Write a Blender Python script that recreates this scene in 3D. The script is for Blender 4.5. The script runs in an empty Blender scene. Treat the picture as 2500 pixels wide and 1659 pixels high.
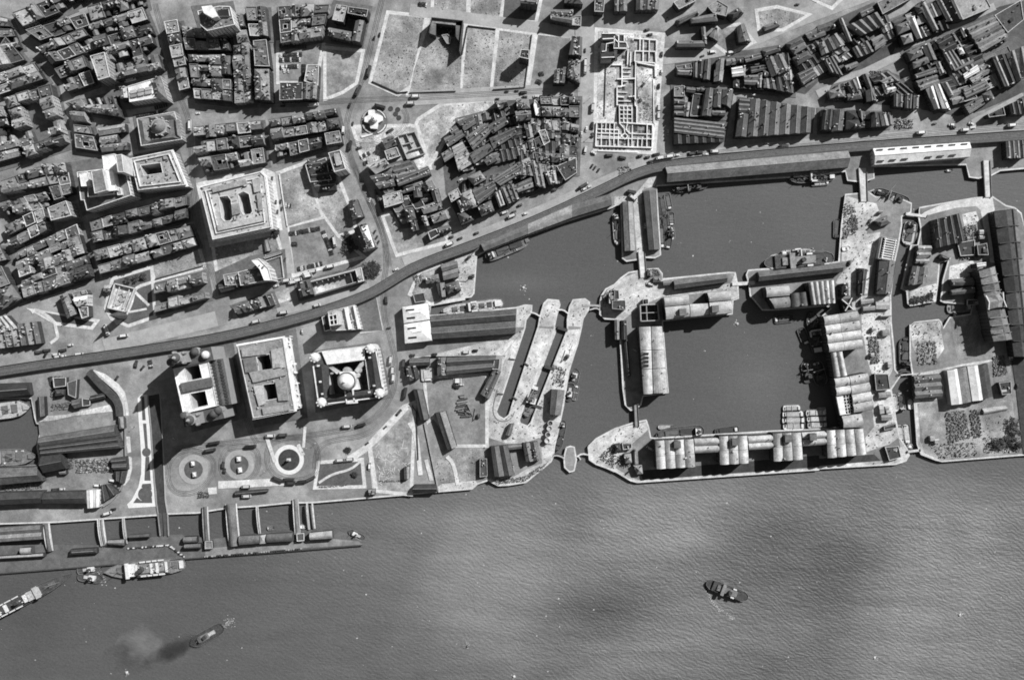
import bpy, math, random
from mathutils import Vector
from mathutils.geometry import tessellate_polygon
R = random.Random(7)
sc = bpy.context.scene
H = 1080.0; S = 0.43; WL = -4.0
# ---------------- camera, world, sun ----------------
cam = bpy.data.objects.new('camera', bpy.data.cameras.new('camera')); sc.collection.objects.link(cam)
cam.location = (0, 0, H); cam.rotation_euler = (0, 0, 0)
cam.data.sensor_width = 36; cam.data.lens = 36 * H / (2500 * S); cam.data.clip_start = 1; cam.data.clip_end = 9000
sc.camera = cam
EL = math.radians(43); SD = Vector((0.76, 0.65)).normalized()      # towards the sun, on the ground
w = bpy.data.worlds.new('World'); sc.world = w; w.use_nodes = True
nt = w.node_tree; bg = nt.nodes['Background']
sky = nt.nodes.new('ShaderNodeTexSky'); sky.sky_type = 'NISHITA'; sky.sun_disc = False
sky.sun_elevation = EL; sky.sun_rotation = math.atan2(SD.x, SD.y)
bwn = nt.nodes.new('ShaderNodeRGBToBW'); nt.links.new(sky.outputs[0], bwn.inputs[0]); nt.links.new(bwn.outputs[0], bg.inputs[0])
bg.inputs[1].default_value = 0.05
sun = bpy.data.objects.new('sun', bpy.data.lights.new('sun', 'SUN')); sc.collection.objects.link(sun)
sun.data.energy = 4.8; sun.data.angle = math.radians(0.5); sun.data.color = (1, 1, 1)
sdir = Vector((SD.x * math.cos(EL), SD.y * math.cos(EL), math.sin(EL)))
sun.rotation_euler = sdir.to_track_quat('Z', 'Y').to_euler(); sun.location = (300, 300, 600)
sc.view_settings.view_transform = 'Standard'; sc.view_settings.look = 'None'; sc.view_settings.gamma = 1
sc.view_settings.exposure = 0.15; sc.view_settings.use_curve_mapping = False
sc.render.engine = 'CYCLES'; sc.cycles.filter_width = 1.8; sc.cycles.max_bounces = 4; sc.cycles.diffuse_bounces = 2
# ---------------- materials ----------------
MATS = {}
def mat(name, base, var=0.25, scale=0.3, rnd=0.0, rough=0.85, fine=0.25, contrast=1.0, spec=0.3, bump=0.0, streak=None, patch=0):
    if name in MATS: return MATS[name]
    m = bpy.data.materials.new(name); m.use_nodes = True; n = m.node_tree; L = n.links
    bs = n.nodes['Principled BSDF']; bs.inputs['Roughness'].default_value = rough
    bs.inputs['Specular IOR Level'].default_value = spec
    g = n.nodes.new('ShaderNodeNewGeometry')
    def noise(sc_, det, src=None):
        t = n.nodes.new('ShaderNodeTexNoise'); t.inputs['Scale'].default_value = sc_; t.inputs['Detail'].default_value = det
        t.inputs['Roughness'].default_value = 0.65; L.new(src or g.outputs['Position'], t.inputs['Vector']); return t.outputs[0]
    def mth(op, a, b):
        k = n.nodes.new('ShaderNodeMath'); k.operation = op
        for i, v in enumerate((a, b)):
            if isinstance(v, (int, float)): k.inputs[i].default_value = v
            else: L.new(v, k.inputs[i])
        return k.outputs[0]
    a = noise(scale, 6); b = noise(.85, 3); c3 = noise(scale * 3.7, 4)
    f = mth('MULTIPLY_ADD', mth('SUBTRACT', a, 0.5), var * 4 * contrast); f.node.inputs[2].default_value = 1.0
    f2 = mth('MULTIPLY_ADD', mth('SUBTRACT', b, 0.5), fine * 3); f2.node.inputs[2].default_value = 1.0
    f3 = mth('MULTIPLY_ADD', mth('SUBTRACT', c3, 0.5), var * 3 * contrast); f3.node.inputs[2].default_value = 1.0
    v = mth('MULTIPLY', mth('MULTIPLY', f, f2), f3)
    if patch:
        pn = noise(.022, 5); mr = n.nodes.new('ShaderNodeMapRange'); mr.inputs[1].default_value = .42; mr.inputs[2].default_value = .6; mr.inputs[3].default_value = 1 - patch * .55; mr.inputs[4].default_value = 1 + patch; L.new(pn, mr.inputs[0])
        v = mth('MULTIPLY', v, mr.outputs[0])
    if rnd:
        oi = n.nodes.new('ShaderNodeObjectInfo')
        r = mth('MULTIPLY_ADD', mth('SUBTRACT', oi.outputs['Random'], 0.5), rnd * 2); r.node.inputs[2].default_value = 1.0
        v = mth('MULTIPLY', v, r)
    if streak:
        mp = n.nodes.new('ShaderNodeMapping'); mp.inputs['Rotation'].default_value = (0, 0, math.radians(streak[0]))
        mp.inputs['Scale'].default_value = (streak[1], streak[2], 1); L.new(g.outputs['Position'], mp.inputs[0])
        s_ = noise(1.0, 3, mp.outputs[0])
        s2 = mth('MULTIPLY_ADD', mth('SUBTRACT', s_, 0.5), streak[3]); s2.node.inputs[2].default_value = 1.0
        v = mth('MULTIPLY', v, s2)
    v = mth('MAXIMUM', mth('MULTIPLY', v, base), base * 0.15); v = mth('MINIMUM', v, 0.85)
    cc = n.nodes.new('ShaderNodeCombineColor')
    for i in range(3): L.new(v, cc.inputs[i])
    L.new(cc.outputs[0], bs.inputs['Base Color'])
    if bump:
        bp = n.nodes.new('ShaderNodeBump'); bp.inputs['Distance'].default_value = bump; L.new(a, bp.inputs['Height']); L.new(bp.outputs[0], bs.inputs['Normal'])
    MATS[name] = m; return m
M = dict(
 road=mat('road_asphalt', .235, .34, .03, fine=.38, patch=.3), road_l=mat('road_setts', .34, .22, .04, fine=.25),
 yard=mat('yard_paving', .21, .35, .05, fine=.34, patch=.25), quay=mat('quay_stone', .47, .45, .05, fine=.5, contrast=1.0, patch=.25), pave=mat('pavement_stone', .56, .3, .1, fine=.3),
 paved=mat('pavement_worn', .13, .35, .08, fine=.3), rubble=mat('rubble_ground', .25, .5, .03, fine=.6, bump=.6, contrast=1.0, patch=.4), rubble_l=mat('pale_rubble', .42, .5, .045, fine=.6, bump=.6, contrast=1.2, patch=.35),
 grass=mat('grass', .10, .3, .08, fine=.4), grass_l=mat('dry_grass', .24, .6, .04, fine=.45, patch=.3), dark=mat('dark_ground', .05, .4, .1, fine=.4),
 wall=mat('brick_wall', .055, .2, .2, rnd=.5), wall_l=mat('stone_wall', .33, .15, .2, rnd=.25), wall_w=mat('white_stone', .56, .3, .2),
 slate=mat('slate_roof', .165, .4, .15, rnd=.5, fine=.5), slate_d=mat('dark_slate_roof', .055, .4, .15, rnd=.35, fine=.5), felt=mat('felt_roof', .21, .4, .1, rnd=.5, fine=.45),
 shedm=mat('grey_shed_roof', .14, .35, .1, rnd=.35, fine=.4), lead=mat('pale_roof', .32, .35, .1, rnd=.3, fine=.4), alb=mat('dock_vault_roof', .46, .45, .06, rnd=.2, fine=.45),
 white=mat('white_roof', .72, .3, .05, fine=.3), whited=mat('worn_white_roof', .42, .35, .06, fine=.35), glass=mat('window_glass', .03, .1, .3, rough=.25, fine=0, spec=.5),
 glassroof=mat('roof_glazing', .3, .25, .4, rnd=.5, rough=.4), coping=mat('stone_coping', .5, .3, .3, rnd=.4, fine=.3), copd=mat('dark_coping', .2, .2, .3, rnd=.5),
 chim=mat('chimney_brick', .4, .1, .3, rnd=.8), steel=mat('dark_steel', .06, .2, .2, rough=.6), rail=mat('rail_steel', .26, .2, .2, rough=.5), ballast=mat('track_deck', .12, .3, .15, fine=.45),
 hull=mat('black_hull', .03, .2, .3, rough=.5), hullg=mat('grey_hull', .14, .2, .3, rough=.5, rnd=.4), deck=mat('ship_deck', .2, .45, .25, rnd=.3, fine=.5), deckd=mat('dark_ship_deck', .075, .45, .25, rnd=.3, fine=.5),
 shipw=mat('ship_white_paint', .66, .2, .3), shipl=mat('ship_pale_deck', .42, .35, .3, rnd=.2, fine=.4), hatch=mat('hatch_cover', .1, .2, .3, rnd=.6),
 leaf=mat('foliage', .06, .2, .8, rnd=.3, fine=.4), bark=mat('bark', .08, .1, 1), carp=mat('car_paint_dark', .05, .1, 1, rnd=.6, rough=.3, spec=.5), carl=mat('car_paint_light', .62, .05, 1, rnd=.2, rough=.3, spec=.5),
 wood=mat('timber', .2, .3, .5, rnd=.5, fine=.3), lamp=mat('iron', .12, .1, 1), clutter=mat('stored_goods', .2, .5, .4, fine=.4), rock=mat('broken_stone', .27, .5, .3, fine=.5),
 copper=mat('dome_copper', .2, .2, .3), stain=mat('dark_stone', .08, .3, .3, fine=.4), track=mat('tram_rail', .09, .1, .3), wakem=mat('foam', .5, .3, .3, fine=.5),
 concrete=mat('new_concrete', .70, .12, .2, fine=.12), gap_shade=mat('yard_gap_shade', .085, .4, .05, fine=.45, patch=.3),  # second one is a dark ground tone, painted shade between sheds
 stage=mat('pontoon_planks', .12, .35, .06, fine=.4))
# ---------------- mesh helpers ----------------
def P(px, py, z=0.0):
    k = (H - z) / H
    return Vector(((px - 1250) * S * k, (829.5 - py) * S * k, z))
def src(s):
    """'cr:x y x y|...' crop col/row in enlarged pixels; 'S' source; 'D' 2363-wide display -> list of source px"""
    out = []
    for seg in s.split('|'):
        k, v = seg.split(':'); v = [float(t) for t in v.split()]
        for i in range(0, len(v), 2):
            x, y = v[i], v[i + 1]
            if k == 'S': out.append((x, y))
            elif k == 'D': out.append((x * 1.058, y * 1.058))
            else: out.append((500 * int(k[0]) + x * .26781, 400 * int(k[1]) + y * .26781))
    return out
def pts(s, z=0.0): return [P(x, y, z) for x, y in src(s)]
def area(p): return sum(p[i][0] * p[(i + 1) % len(p)][1] - p[(i + 1) % len(p)][0] * p[i][1] for i in range(len(p))) / 2
def ccw(p):
    p = [Vector((q[0], q[1])) for q in p]
    return p if area(p) > 0 else p[::-1]
def offset(p, d):
    """grow (d>0) a ccw polygon"""
    p = ccw(p); n = len(p); o = []
    for i in range(n):
        a = (p[i] - p[i - 1]).normalized(); b = (p[(i + 1) % n] - p[i]).normalized()
        na = Vector((a.y, -a.x)); nb = Vector((b.y, -b.x)); m = na + nb
        if m.length < 1e-4: m = na
        m.normalize(); o.append(p[i] + m * d / max(.45, m.dot(na)))
    return o
def cen(p): return Vector((sum(q[0] for q in p) / len(p), sum(q[1] for q in p) / len(p)))
class G:
    """collects faces with a material each; build() makes one object"""
    def __init__(s): s.v = []; s.f = []; s.m = []
    def face(s, vs, m=0):
        i = len(s.v); s.v += [tuple(v) for v in vs]; s.f.append(tuple(range(i, i + len(vs)))); s.m.append(m); return s
    def prism(s, p, z0, z1, m=0, top=True, mt=None, bot=False):
        p = ccw(p); n = len(p)
        for i in range(n):
            a, b = p[i], p[(i + 1) % n]; s.face([(a.x, a.y, z0), (b.x, b.y, z0), (b.x, b.y, z1), (a.x, a.y, z1)], m)
        if top: s.face([(q.x, q.y, z1) for q in p], m if mt is None else mt)
        if bot: s.face([(q.x, q.y, z0) for q in p[::-1]], m)
        return s
    def box(s, c, a, lx, ly, z0, z1, m=0, mt=None):
        ca, sa = math.cos(a), math.sin(a)
        p = [Vector((c[0] + ca * u * lx / 2 - sa * v * ly / 2, c[1] + sa * u * lx / 2 + ca * v * ly / 2)) for u, v in ((-1, -1), (1, -1), (1, 1), (-1, 1))]
        return s.prism(p, z0, z1, m, mt=mt)
    def ring(s, outer, holes, z, m=0):
        pl = [[Vector((q[0], q[1], 0)) for q in outer]] + [[Vector((q[0], q[1], 0)) for q in h] for h in holes]
        flat = [q for l in pl for q in l]
        for t in tessellate_polygon(pl):
            a = [flat[i] for i in t]
            if (a[1] - a[0]).cross(a[2] - a[0]).z < 0: a = a[::-1]
            s.face([(q.x, q.y, z) for q in a], m)
        return s
    def cyl(s, c, r0, r1, z0, z1, n=14, m=0, top=True, half=None):
        a = [2 * math.pi * i / n for i in range(n)]
        p0 = [(c[0] + r0 * math.cos(t), c[1] + r0 * math.sin(t), z0) for t in a]; p1 = [(c[0] + r1 * math.cos(t), c[1] + r1 * math.sin(t), z1) for t in a]
        for i in range(n):
            j = (i + 1) % n
            if r1 > 1e-3: s.face([p0[i], p0[j], p1[j], p1[i]], m)
            else: s.face([p0[i], p0[j], p1[i]], m)
        if top and r1 > 1e-3: s.face(p1, m)
        return s
    def dome(s, c, r, z, hh, n=16, k=6, m=0):
        for i in range(k):
            t0, t1 = math.pi / 2 * i / k, math.pi / 2 * (i + 1) / k
            s.cyl(c, r * math.cos(t0), max(0, r * math.cos(t1)) if i < k - 1 else 0, z + hh * math.sin(t0), z + hh * math.sin(t1), n, m, top=False)
        return s
    def strip(s, pl, wd, z, m=0, zz=None, thick=0):
        """ribbon along world polyline"""
        L_, R_ = [], []
        for i, q in enumerate(pl):
            a = pl[max(0, i - 1)]; b = pl[min(len(pl) - 1, i + 1)]; d = Vector((b[0] - a[0], b[1] - a[1])).normalized(); n = Vector((-d.y, d.x)) * wd / 2
            L_.append((q[0] + n.x, q[1] + n.y)); R_.append((q[0] - n.x, q[1] - n.y))
        for i in range(len(pl) - 1):
            s.face([(*R_[i], z), (*R_[i + 1], z), (*L_[i + 1], z), (*L_[i], z)], m)
            if thick:
                s.face([(*R_[i], z - thick), (*R_[i + 1], z - thick), (*R_[i + 1], z), (*R_[i], z)], m); s.face([(*L_[i + 1], z - thick), (*L_[i], z - thick), (*L_[i], z), (*L_[i + 1], z)], m)
        if thick:
            for A, B in ((L_[0], R_[0]), (R_[-1], L_[-1])): s.face([(*A, z - thick), (*B, z - thick), (*B, z), (*A, z)], m)
        return s
    def mesh(s, name, mats, o=(0, 0, 0)):
        me = bpy.data.meshes.new(name)
        me.from_pydata([(v[0] - o[0], v[1] - o[1], v[2] - o[2]) for v in s.v], [], s.f)
        for m in (mats if isinstance(mats, (list, tuple)) else [mats]): me.materials.append(M[m] if isinstance(m, str) else m)
        if any(s.m): me.polygons.foreach_set('material_index', s.m)
        me.update(); return me
    def build(s, name, mats, parent=None, **k):
        o = Vector((0, 0, 0))
        if parent is not None:
            q = parent
            while q: o = o + q.location; q = q.parent
        elif s.v:
            n = len(s.v); o = Vector((sum(v[0] for v in s.v) / n, sum(v[1] for v in s.v) / n, min(v[2] for v in s.v)))
        ob = bpy.data.objects.new(name, s.mesh(name, mats, o)); sc.collection.objects.link(ob)
        if parent is not None: ob.parent = parent
        else: ob.location = o
        for a, b in k.items(): ob[a] = b
        return ob
def thing(name, label, cat, loc, group=None):
    o = bpy.data.objects.new(name, None); sc.collection.objects.link(o); o.location = loc; o.empty_display_size = 2
    o['label'] = label; o['category'] = cat
    if group: o['group'] = group
    return o
def struct(name, g, mats): return g.build(name, mats, kind='structure')
_zi = [0]
def nz():
    _zi[0] += 1; return 0.003 * _zi[0]
def sheet(name, s, m, z=None, grow=0):
    p = ccw(pts(s)) if isinstance(s, str) else ccw(s)
    if grow: p = offset(p, grow)
    g = G(); g.prism(p, 0 if True else 0, nz() if z is None else z); return struct(name, g, m)
# ---------------- buildings ----------------
def windows(g, p, z0, z1, step=3.4, fl=3.9, wd=1.3, ht=2.0, off=.07):
    n = len(p)
    for i in range(n):
        a, b = p[i], p[(i + 1) % n]; d = b - a; L = d.length
        if L < 5: continue
        d.normalize(); nm = Vector((d.y, -d.x)); mid = (a + b) / 2
        if nm.dot(-mid) < 0: continue
        k = int((L - 1.5) / step); z = z0 + 1.6
        while z + ht < z1 - .8:
            for j in range(k):
                q = a + d * (L * (j + .5) / k) + nm * off; u = d * wd / 2
                g.face([(q.x - u.x, q.y - u.y, z), (q.x + u.x, q.y + u.y, z), (q.x + u.x, q.y + u.y, z + ht), (q.x - u.x, q.y - u.y, z + ht)])
            z += fl
def parapet(g, p, z0, z1, t=.55, m=0):
    q = offset(p, -t); n = len(p); p = ccw(p)
    for i in range(n):
        j = (i + 1) % n
        g.face([(*p[i], z1), (*p[j], z1), (*q[j], z1), (*q[i], z1)], m)
        g.face([(*q[j], z0), (*q[i], z0), (*q[i], z1), (*q[j], z1)], m)
        g.face([(*p[i], z0), (*p[j], z0), (*p[j], z1), (*p[i], z1)], m)
def lerp4(q, u, v):
    return (q[0] * (1 - u) + q[1] * u) * (1 - v) + (q[3] * (1 - u) + q[2] * u) * v
def gable(o, q, h, rh, n, mroof, mwall, hip=False, barrel=False, along='u', ridge='copd', z0=0):
    """q = [TL,TR,BR,BL]; ridges run along u (TL->TR), n bays across v"""
    if along == 'v': q = [q[3], q[0], q[1], q[2]]      # rotate: u now runs bottom->top
    c = ccw(q); G().prism(c, z0, h, top=False).build('wall', mwall, o)
    gw = G(); gr_ = G(); sub = [(0, 0), (.2, .55), (.5, 1), (.8, .55), (1, 0)] if barrel else [(0, 0), (.5, 1), (1, 0)]
    if barrel: sub = [(t, math.sin(math.pi * t)) for t in (0, .08, .2, .35, .5, .65, .8, .92, 1)]
    for b in range(n):
        g = G(); e0, e1 = (b + .02) / n, (b + .98) / n; us = (0, 1)
        for i in range(len(sub) - 1):
            (t0, s0), (t1, s1) = sub[i], sub[i + 1]; v0, v1 = e0 + (e1 - e0) * t0, e0 + (e1 - e0) * t1
            def uu(sv, side):
                if hip: return sv * .5 * min(1, (q[3] - q[0]).length / n / (q[1] - q[0]).length * .9) if side == 0 else 1 - sv * .5 * min(1, (q[3] - q[0]).length / n / (q[1] - q[0]).length * .9)
                return side
            A = lerp4(q, uu(s0, 0), v0); B = lerp4(q, uu(s0, 1), v0); C = lerp4(q, uu(s1, 1), v1); D = lerp4(q, uu(s1, 0), v1)
            f = [(A.x, A.y, h + .05 + rh * s0), (B.x, B.y, h + .05 + rh * s0), (C.x, C.y, h + .05 + rh * s1), (D.x, D.y, h + .05 + rh * s1)]
            g.face(f)
            if not hip:
                for X, Y in (((A, s0), (D, s1)), ((B, s0), (C, s1))):
                    gw.face([(X[0].x, X[0].y, h), (Y[0].x, Y[0].y, h), (Y[0].x, Y[0].y, h + .05 + rh * Y[1]), (X[0].x, X[0].y, h + .05 + rh * X[1])])
        if hip:
            t = .5 * min(1, (q[3] - q[0]).length / n / (q[1] - q[0]).length * .9)
            for u0, u1 in ((0, t), (1, 1 - t)):
                A = lerp4(q, u0, e0); B = lerp4(q, u0, e1); C = lerp4(q, u1, (e0 + e1) / 2)
                g.face([(A.x, A.y, h + .05), (B.x, B.y, h + .05), (C.x, C.y, h + .05 + rh)])
        g.build('roof' if n == 1 else 'roof_bay', mroof, o)
        if ridge and not barrel:
            A = lerp4(q, .5 * 0 + (t if hip else 0), (e0 + e1) / 2); B = lerp4(q, 1 - (t if hip else 0), (e0 + e1) / 2)
            gr_.strip([A, B], .5, h + rh + .12)
    if barrel and n > 1:
        gg = G(); [gg.strip([lerp4(q, .005, b / n), lerp4(q, .995, b / n)], .7, h + .5) for b in range(1, n)]; gg.build('gutter', 'stain', o, kind='stuff')
    if gw.f: gw.build('gable_end', mwall, o)
    if gr_.f: gr_.build('ridge', ridge, o)
    return q
def bl(s, kind, h, label, cat='building', name='building', n=1, roof='slate', wall='wall', rh=None, cop='coping', wells=(), win=True, group=None, detail=1, z0=0, par=1.0, hp=None, barrel=False, lights=0):
    """kind: f flat, gu/gv gable, hu/hv hipped. s = roof outline in the photo (eaves height)"""
    p = pts(s, h if hp is None else hp) if isinstance(s, str) else s
    p = [Vector((a[0], a[1])) for a in p]; c = cen(p)
    if kind != 'f' and len(p) != 4: print('NOT4', len(p), label)
    o = thing(name, label, cat, (c.x, c.y, z0), group)
    if kind == 'f':
        wl = [ccw(pts(x, h)) if isinstance(x, str) else ccw(x) for x in wells]; pc = ccw(p)
        g = G(); g.prism(pc, z0, h - par, top=False)
        for x in wl:
            m_ = len(x)
            for i in range(m_):
                a, b = x[i], x[(i + 1) % m_]; g.face([(*b, z0 + .3), (*a, z0 + .3), (*a, h - par + .02), (*b, h - par + .02)])
        g.build('wall', wall, o)
        G().ring(pc, wl, h - par).build('roof', roof, o)
        g = G(); parapet(g, pc, h - par, h)
        for x in wl: parapet(g, offset(x, .5), h - par + .01, h - par + .5, .45)
        g.build('parapet', cop, o)
        for x in wl: G().face([(*a, z0 + .3) for a in x]).build('courtyard_floor', 'paved', o)
        ww = max((pc[i] - pc[i - 1]).length for i in range(len(pc)))
        if detail:
            k = max(1, int(abs(area(pc)) / 260 * detail)); a0 = math.atan2(*(pc[1] - pc[0]).yx)
            for i in range(min(k, 14)):
                for tr in range(12):
                    u, v = R.uniform(.12, .88), R.uniform(.12, .88)
                    q = (lerp4(pc, u, v) if len(pc) == 4 else c + Vector((R.uniform(-.35, .35) * ww, R.uniform(-.35, .35) * ww)))
                    if inside(q, offset(pc, -2.2)) and not any(inside(q, offset(x, 2.5)) for x in wl): break
                else: continue
                t = R.random()
                if t < .4: G().box(q, a0, R.uniform(2, 4.5), R.uniform(2, 4), h - par, h - par + R.uniform(1.2, 3.2), 0, 1).build('roof_housing', [wall, roof], o)
                elif t < .75: G().box(q, a0, R.uniform(2, 6), R.uniform(1.4, 2.6), h - par, h - par + .5).build('skylight', 'glassroof', o)
                else: G().box(q, a0, .9, R.uniform(1, 2.6), h - par, h + 1.2).build('chimney', 'chim', o)
    else:
        span = ((p[3] - p[0]).length if kind[1] == 'u' else (p[1] - p[0]).length) / n
        rr = rh if rh is not None else span * .36
        q = gable(o, p, h, rr, n, roof, wall, hip=kind[0] == 'h', barrel=barrel, along=kind[1], z0=z0)
        if lights:
            for b in range(n):
                for i in range(lights):
                    for sv in (.27,):
                        A = lerp4(q, (i + .3) / lights, (b + sv) / n); B = lerp4(q, (i + .62) / lights, (b + sv) / n); C = lerp4(q, (i + .62) / lights, (b + sv + .11) / n); D = lerp4(q, (i + .3) / lights, (b + sv + .11) / n)
                        z1 = h + .25 + rr * sv * 2; z2 = h + .25 + rr * (sv + .11) * 2
                        G().face([(*A, z1), (*B, z1), (*C, z2), (*D, z2)]).build('rooflight', 'glass', o)
        if detail and kind[0] in 'gh' and not barrel:
            for i in range(max(1, int(detail * 2))):
                u = R.choice((.04, .96, R.uniform(.2, .8))); v = (R.randrange(n) + R.choice((.3, .7))) / n; b = lerp4(q, u, v)
                d = q[1] - q[0]; G().box(b, math.atan2(d.y, d.x), .9, R.uniform(1.2, 2.4), h, h + rr + 1.4).build('chimney', 'chim', o)
    if detail:
        g = G(); q4 = p if len(p) == 4 else None; pi = offset(p, -1.2); xs = [a.x for a in pi]; ys = [a.y for a in pi]; wl = [ccw(pts(x, h)) if isinstance(x, str) else ccw(x) for x in wells]
        for i in range(min(110, int(abs(area(ccw(p))) / 19 * min(1, detail)))):
            v = Vector((R.uniform(min(xs), max(xs)), R.uniform(min(ys), max(ys))))
            if not inside(v, pi) or any(inside(v, offset(x, 1)) for x in wl): continue
            zb = h - par if kind == 'f' else h - .3; zt = zb + R.uniform(.5, 2.2) + (0 if kind == 'f' else rr * .9); t = R.random()
            g.box(v, R.choice((0, 1.57)) + .25, R.uniform(.5, 1.5), R.uniform(.5, 2.4 if t < .3 else 1.2), zb, zt, R.choice((0, 0, 1, 2)))
        if g.f: g.build('roof_clutter', ['chim', 'stain', 'coping'], o, kind='stuff')
    if win:
        g = G(); windows(g, ccw(p), z0, h - .6)
        if g.f: g.build('window_rows', 'glass', o, kind='stuff')
    return o
def inside(q, p):
    c = False; n = len(p)
    for i in range(n):
        a, b = p[i], p[i - 1]
        if (a.y > q.y) != (b.y > q.y) and q.x < (b.x - a.x) * (q.y - a.y) / (b.y - a.y) + a.x: c = not c
    return c
ORD = 'first second third fourth fifth sixth seventh eighth ninth tenth'.split()
ROWN = {1: [''], 2: ['upper row', 'lower row'], 3: ['upper row', 'middle row', 'lower row'], 4: ['top row', 'second row', 'third row', 'bottom row'], 5: ['top row', 'second row', 'third row', 'fourth row', 'bottom row'], 6: ['top row', 'second row', 'third row', 'fourth row', 'fifth row', 'bottom row']}
ORD += 'eleventh twelfth thirteenth fourteenth fifteenth sixteenth seventeenth eighteenth nineteenth twentieth twenty-first twenty-second twenty-third'.split()
def block(s, nu, nv, h, desc, ring=False, light=0.12, flat=.35, pav=True, gap=.2, roofs=('slate', 'slate', 'slate', 'felt', 'slate_d', 'felt'), nm=None):
    h *= .76; q = [Vector((a.x, a.y)) for a in pts(s, h)]
    if pav: sheet('pavement', offset(q, 3.0), 'paved')
    us = [0] + [(i + R.uniform(-.18, .18)) / nu for i in range(1, nu)] + [1]; vs = [0] + [(j + R.uniform(-.15, .15)) / nv for j in range(1, nv)] + [1]
    seq = []
    for j in range(nv):
        cnt = 0
        for i in range(nu):
            if ring and 0 < i < nu - 1 and 0 < j < nv - 1: continue
            v0, v1 = vs[j], vs[j + 1]; u0, u1 = us[i], us[i + 1]
            if nv == 2:
                g0 = R.uniform(.0, gap) * .5
                if j == 0: v1 = max(v0 + .2, v1 - g0)
                else: v0 = v0 + g0
            elif nv > 2:
                if R.random() < .5: v1 = v1 - (v1 - v0) * R.uniform(0, .35)
                if 0 < j < nv - 1 and 0 < i < nu - 1 and R.random() < .25: continue
            p = [lerp4(q, u0, v0), lerp4(q, u1, v0), lerp4(q, u1, v1), lerp4(q, u0, v1)]
            p = list(reversed(offset([p[0], p[3], p[2], p[1]], -.12))) if area(p) > 0 else p
            hh = h * R.uniform(.72, 1.14); k = R.random(); row = ROWN[nv][j]; cnt += 1
            pos = (f'{ORD[cnt - 1]} from left' + (f', {row}' if row else '')) if nu > 1 else f'{ORD[j]} from top'
            L = (p[1] - p[0]).length; W_ = (p[3] - p[0]).length
            rf = R.choice(roofs); wl = 'wall_l' if R.random() < light * 1.6 else 'wall'; cp = 'coping' if R.random() < .35 else 'copd'
            if R.random() < light: rf = 'lead'
            tone = {'shedm': 'ridged', 'slate': 'slate', 'slate_d': 'dark slate', 'felt': 'grey', 'lead': 'pale'}[rf]
            dt = .25 if nm else 1.4
            if k < flat:
                w_ = []
                if min(L, W_) > 12 and R.random() < .65:
                    a0, b0 = R.uniform(.22, .45), R.uniform(.25, .5); w_ = [[lerp4(p, a0, b0), lerp4(p, a0 + .3, b0), lerp4(p, a0 + .3, b0 + .3), lerp4(p, a0, b0 + .3)]]
                o = bl(p, 'f', hh, f'{tone} flat building, {pos}, {desc}', name=nm or 'office_building', cat='shed' if nm else 'office', roof=rf, wall=wl, cop=cp, detail=dt, wells=w_)
            else:
                kd = ('g' if R.random() < .6 or nm else 'h'); lab = f'{tone} {"gabled" if kd == "g" else "hipped"} building, {pos}, {desc}'; N_ = nm or ('building' if kd == 'g' else 'hipped_building'); ct = 'shed' if nm else 'building'
                if not nm and L > 10 and W_ > 13:
                    top = (j < nv / 2) if nv > 1 else R.random() < .5; f = R.uniform(.42, .6); P4 = p if top else [p[2], p[3], p[0], p[1]]
                    fr = [P4[0], P4[1], lerp4(P4, 1, f), lerp4(P4, 0, f)]
                    o = bl(fr, kd + 'u', hh, lab, name=N_, cat=ct, roof=rf, wall=wl, n=1, rh=W_ * f * R.uniform(.28, .42), detail=dt)
                    u = 0; nw = max(1, round(L / 11))
                    for t in range(nw):
                        u0_, u1_ = t / nw, (t + R.uniform(.35, .7)) / nw; v1_ = R.uniform(.8, 1); z2 = hh * R.uniform(.55, .85)
                        wq = [lerp4(P4, u0_ + .01, f + .01), lerp4(P4, u1_, f + .01), lerp4(P4, u1_, v1_), lerp4(P4, u0_ + .01, v1_)]; m1, m2 = (wq[0] + wq[1]) / 2, (wq[3] + wq[2]) / 2; g = G(); g.prism(ccw(wq), 0, z2, 0, top=False)
                        r2 = z2 + 1.6; g.face([(*wq[0], z2), (*m1, r2), (*m2, r2), (*wq[3], z2)], 1); g.face([(*m1, r2), (*wq[1], z2), (*wq[2], z2), (*m2, r2)], 1); g.face([(*wq[3], z2), (*m2, r2), (*wq[2], z2)], 0); g.build('rear_wing', [wl, rf], o)
                        if R.random() < .5: G().box(lerp4(P4, u1_ + .15 / nw, R.uniform(f + .15, .9)), .2, 3, 3, 0, R.uniform(3, 9), 0, 1).build('yard_outhouse', [wl, 'felt'], o)
                    g = G(); d = P4[1] - P4[0]
                    for t in range(nw + 1):
                        g.strip([lerp4(P4, min(.985, max(.015, t / nw)), .01), lerp4(P4, min(.985, max(.015, t / nw)), f - .01)], .45, hh + .9, thick=.8); g.box(lerp4(P4, min(.97, max(.03, t / nw)), f * R.choice((.25, .75))), math.atan2(d.y, d.x), .9, 2.2, hh, hh + W_ * f * .4 + 1.5)
                    g.build('party_walls', 'chim', o, kind='stuff')
                else:
                    al = 'u' if (R.random() < .72) == (L > W_ * .8) else 'v'
                    if nm: al = 'v' if L > W_ else 'u'
                    sp = W_ if al == 'u' else L; n = max(1, round(sp / (6.5 if nm else 11)))
                    bl(p, kd + al, hh, lab, name=N_, cat=ct, roof=rf, wall=wl, n=n, rh=sp / n * R.uniform(.25, .42), detail=dt)
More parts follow.
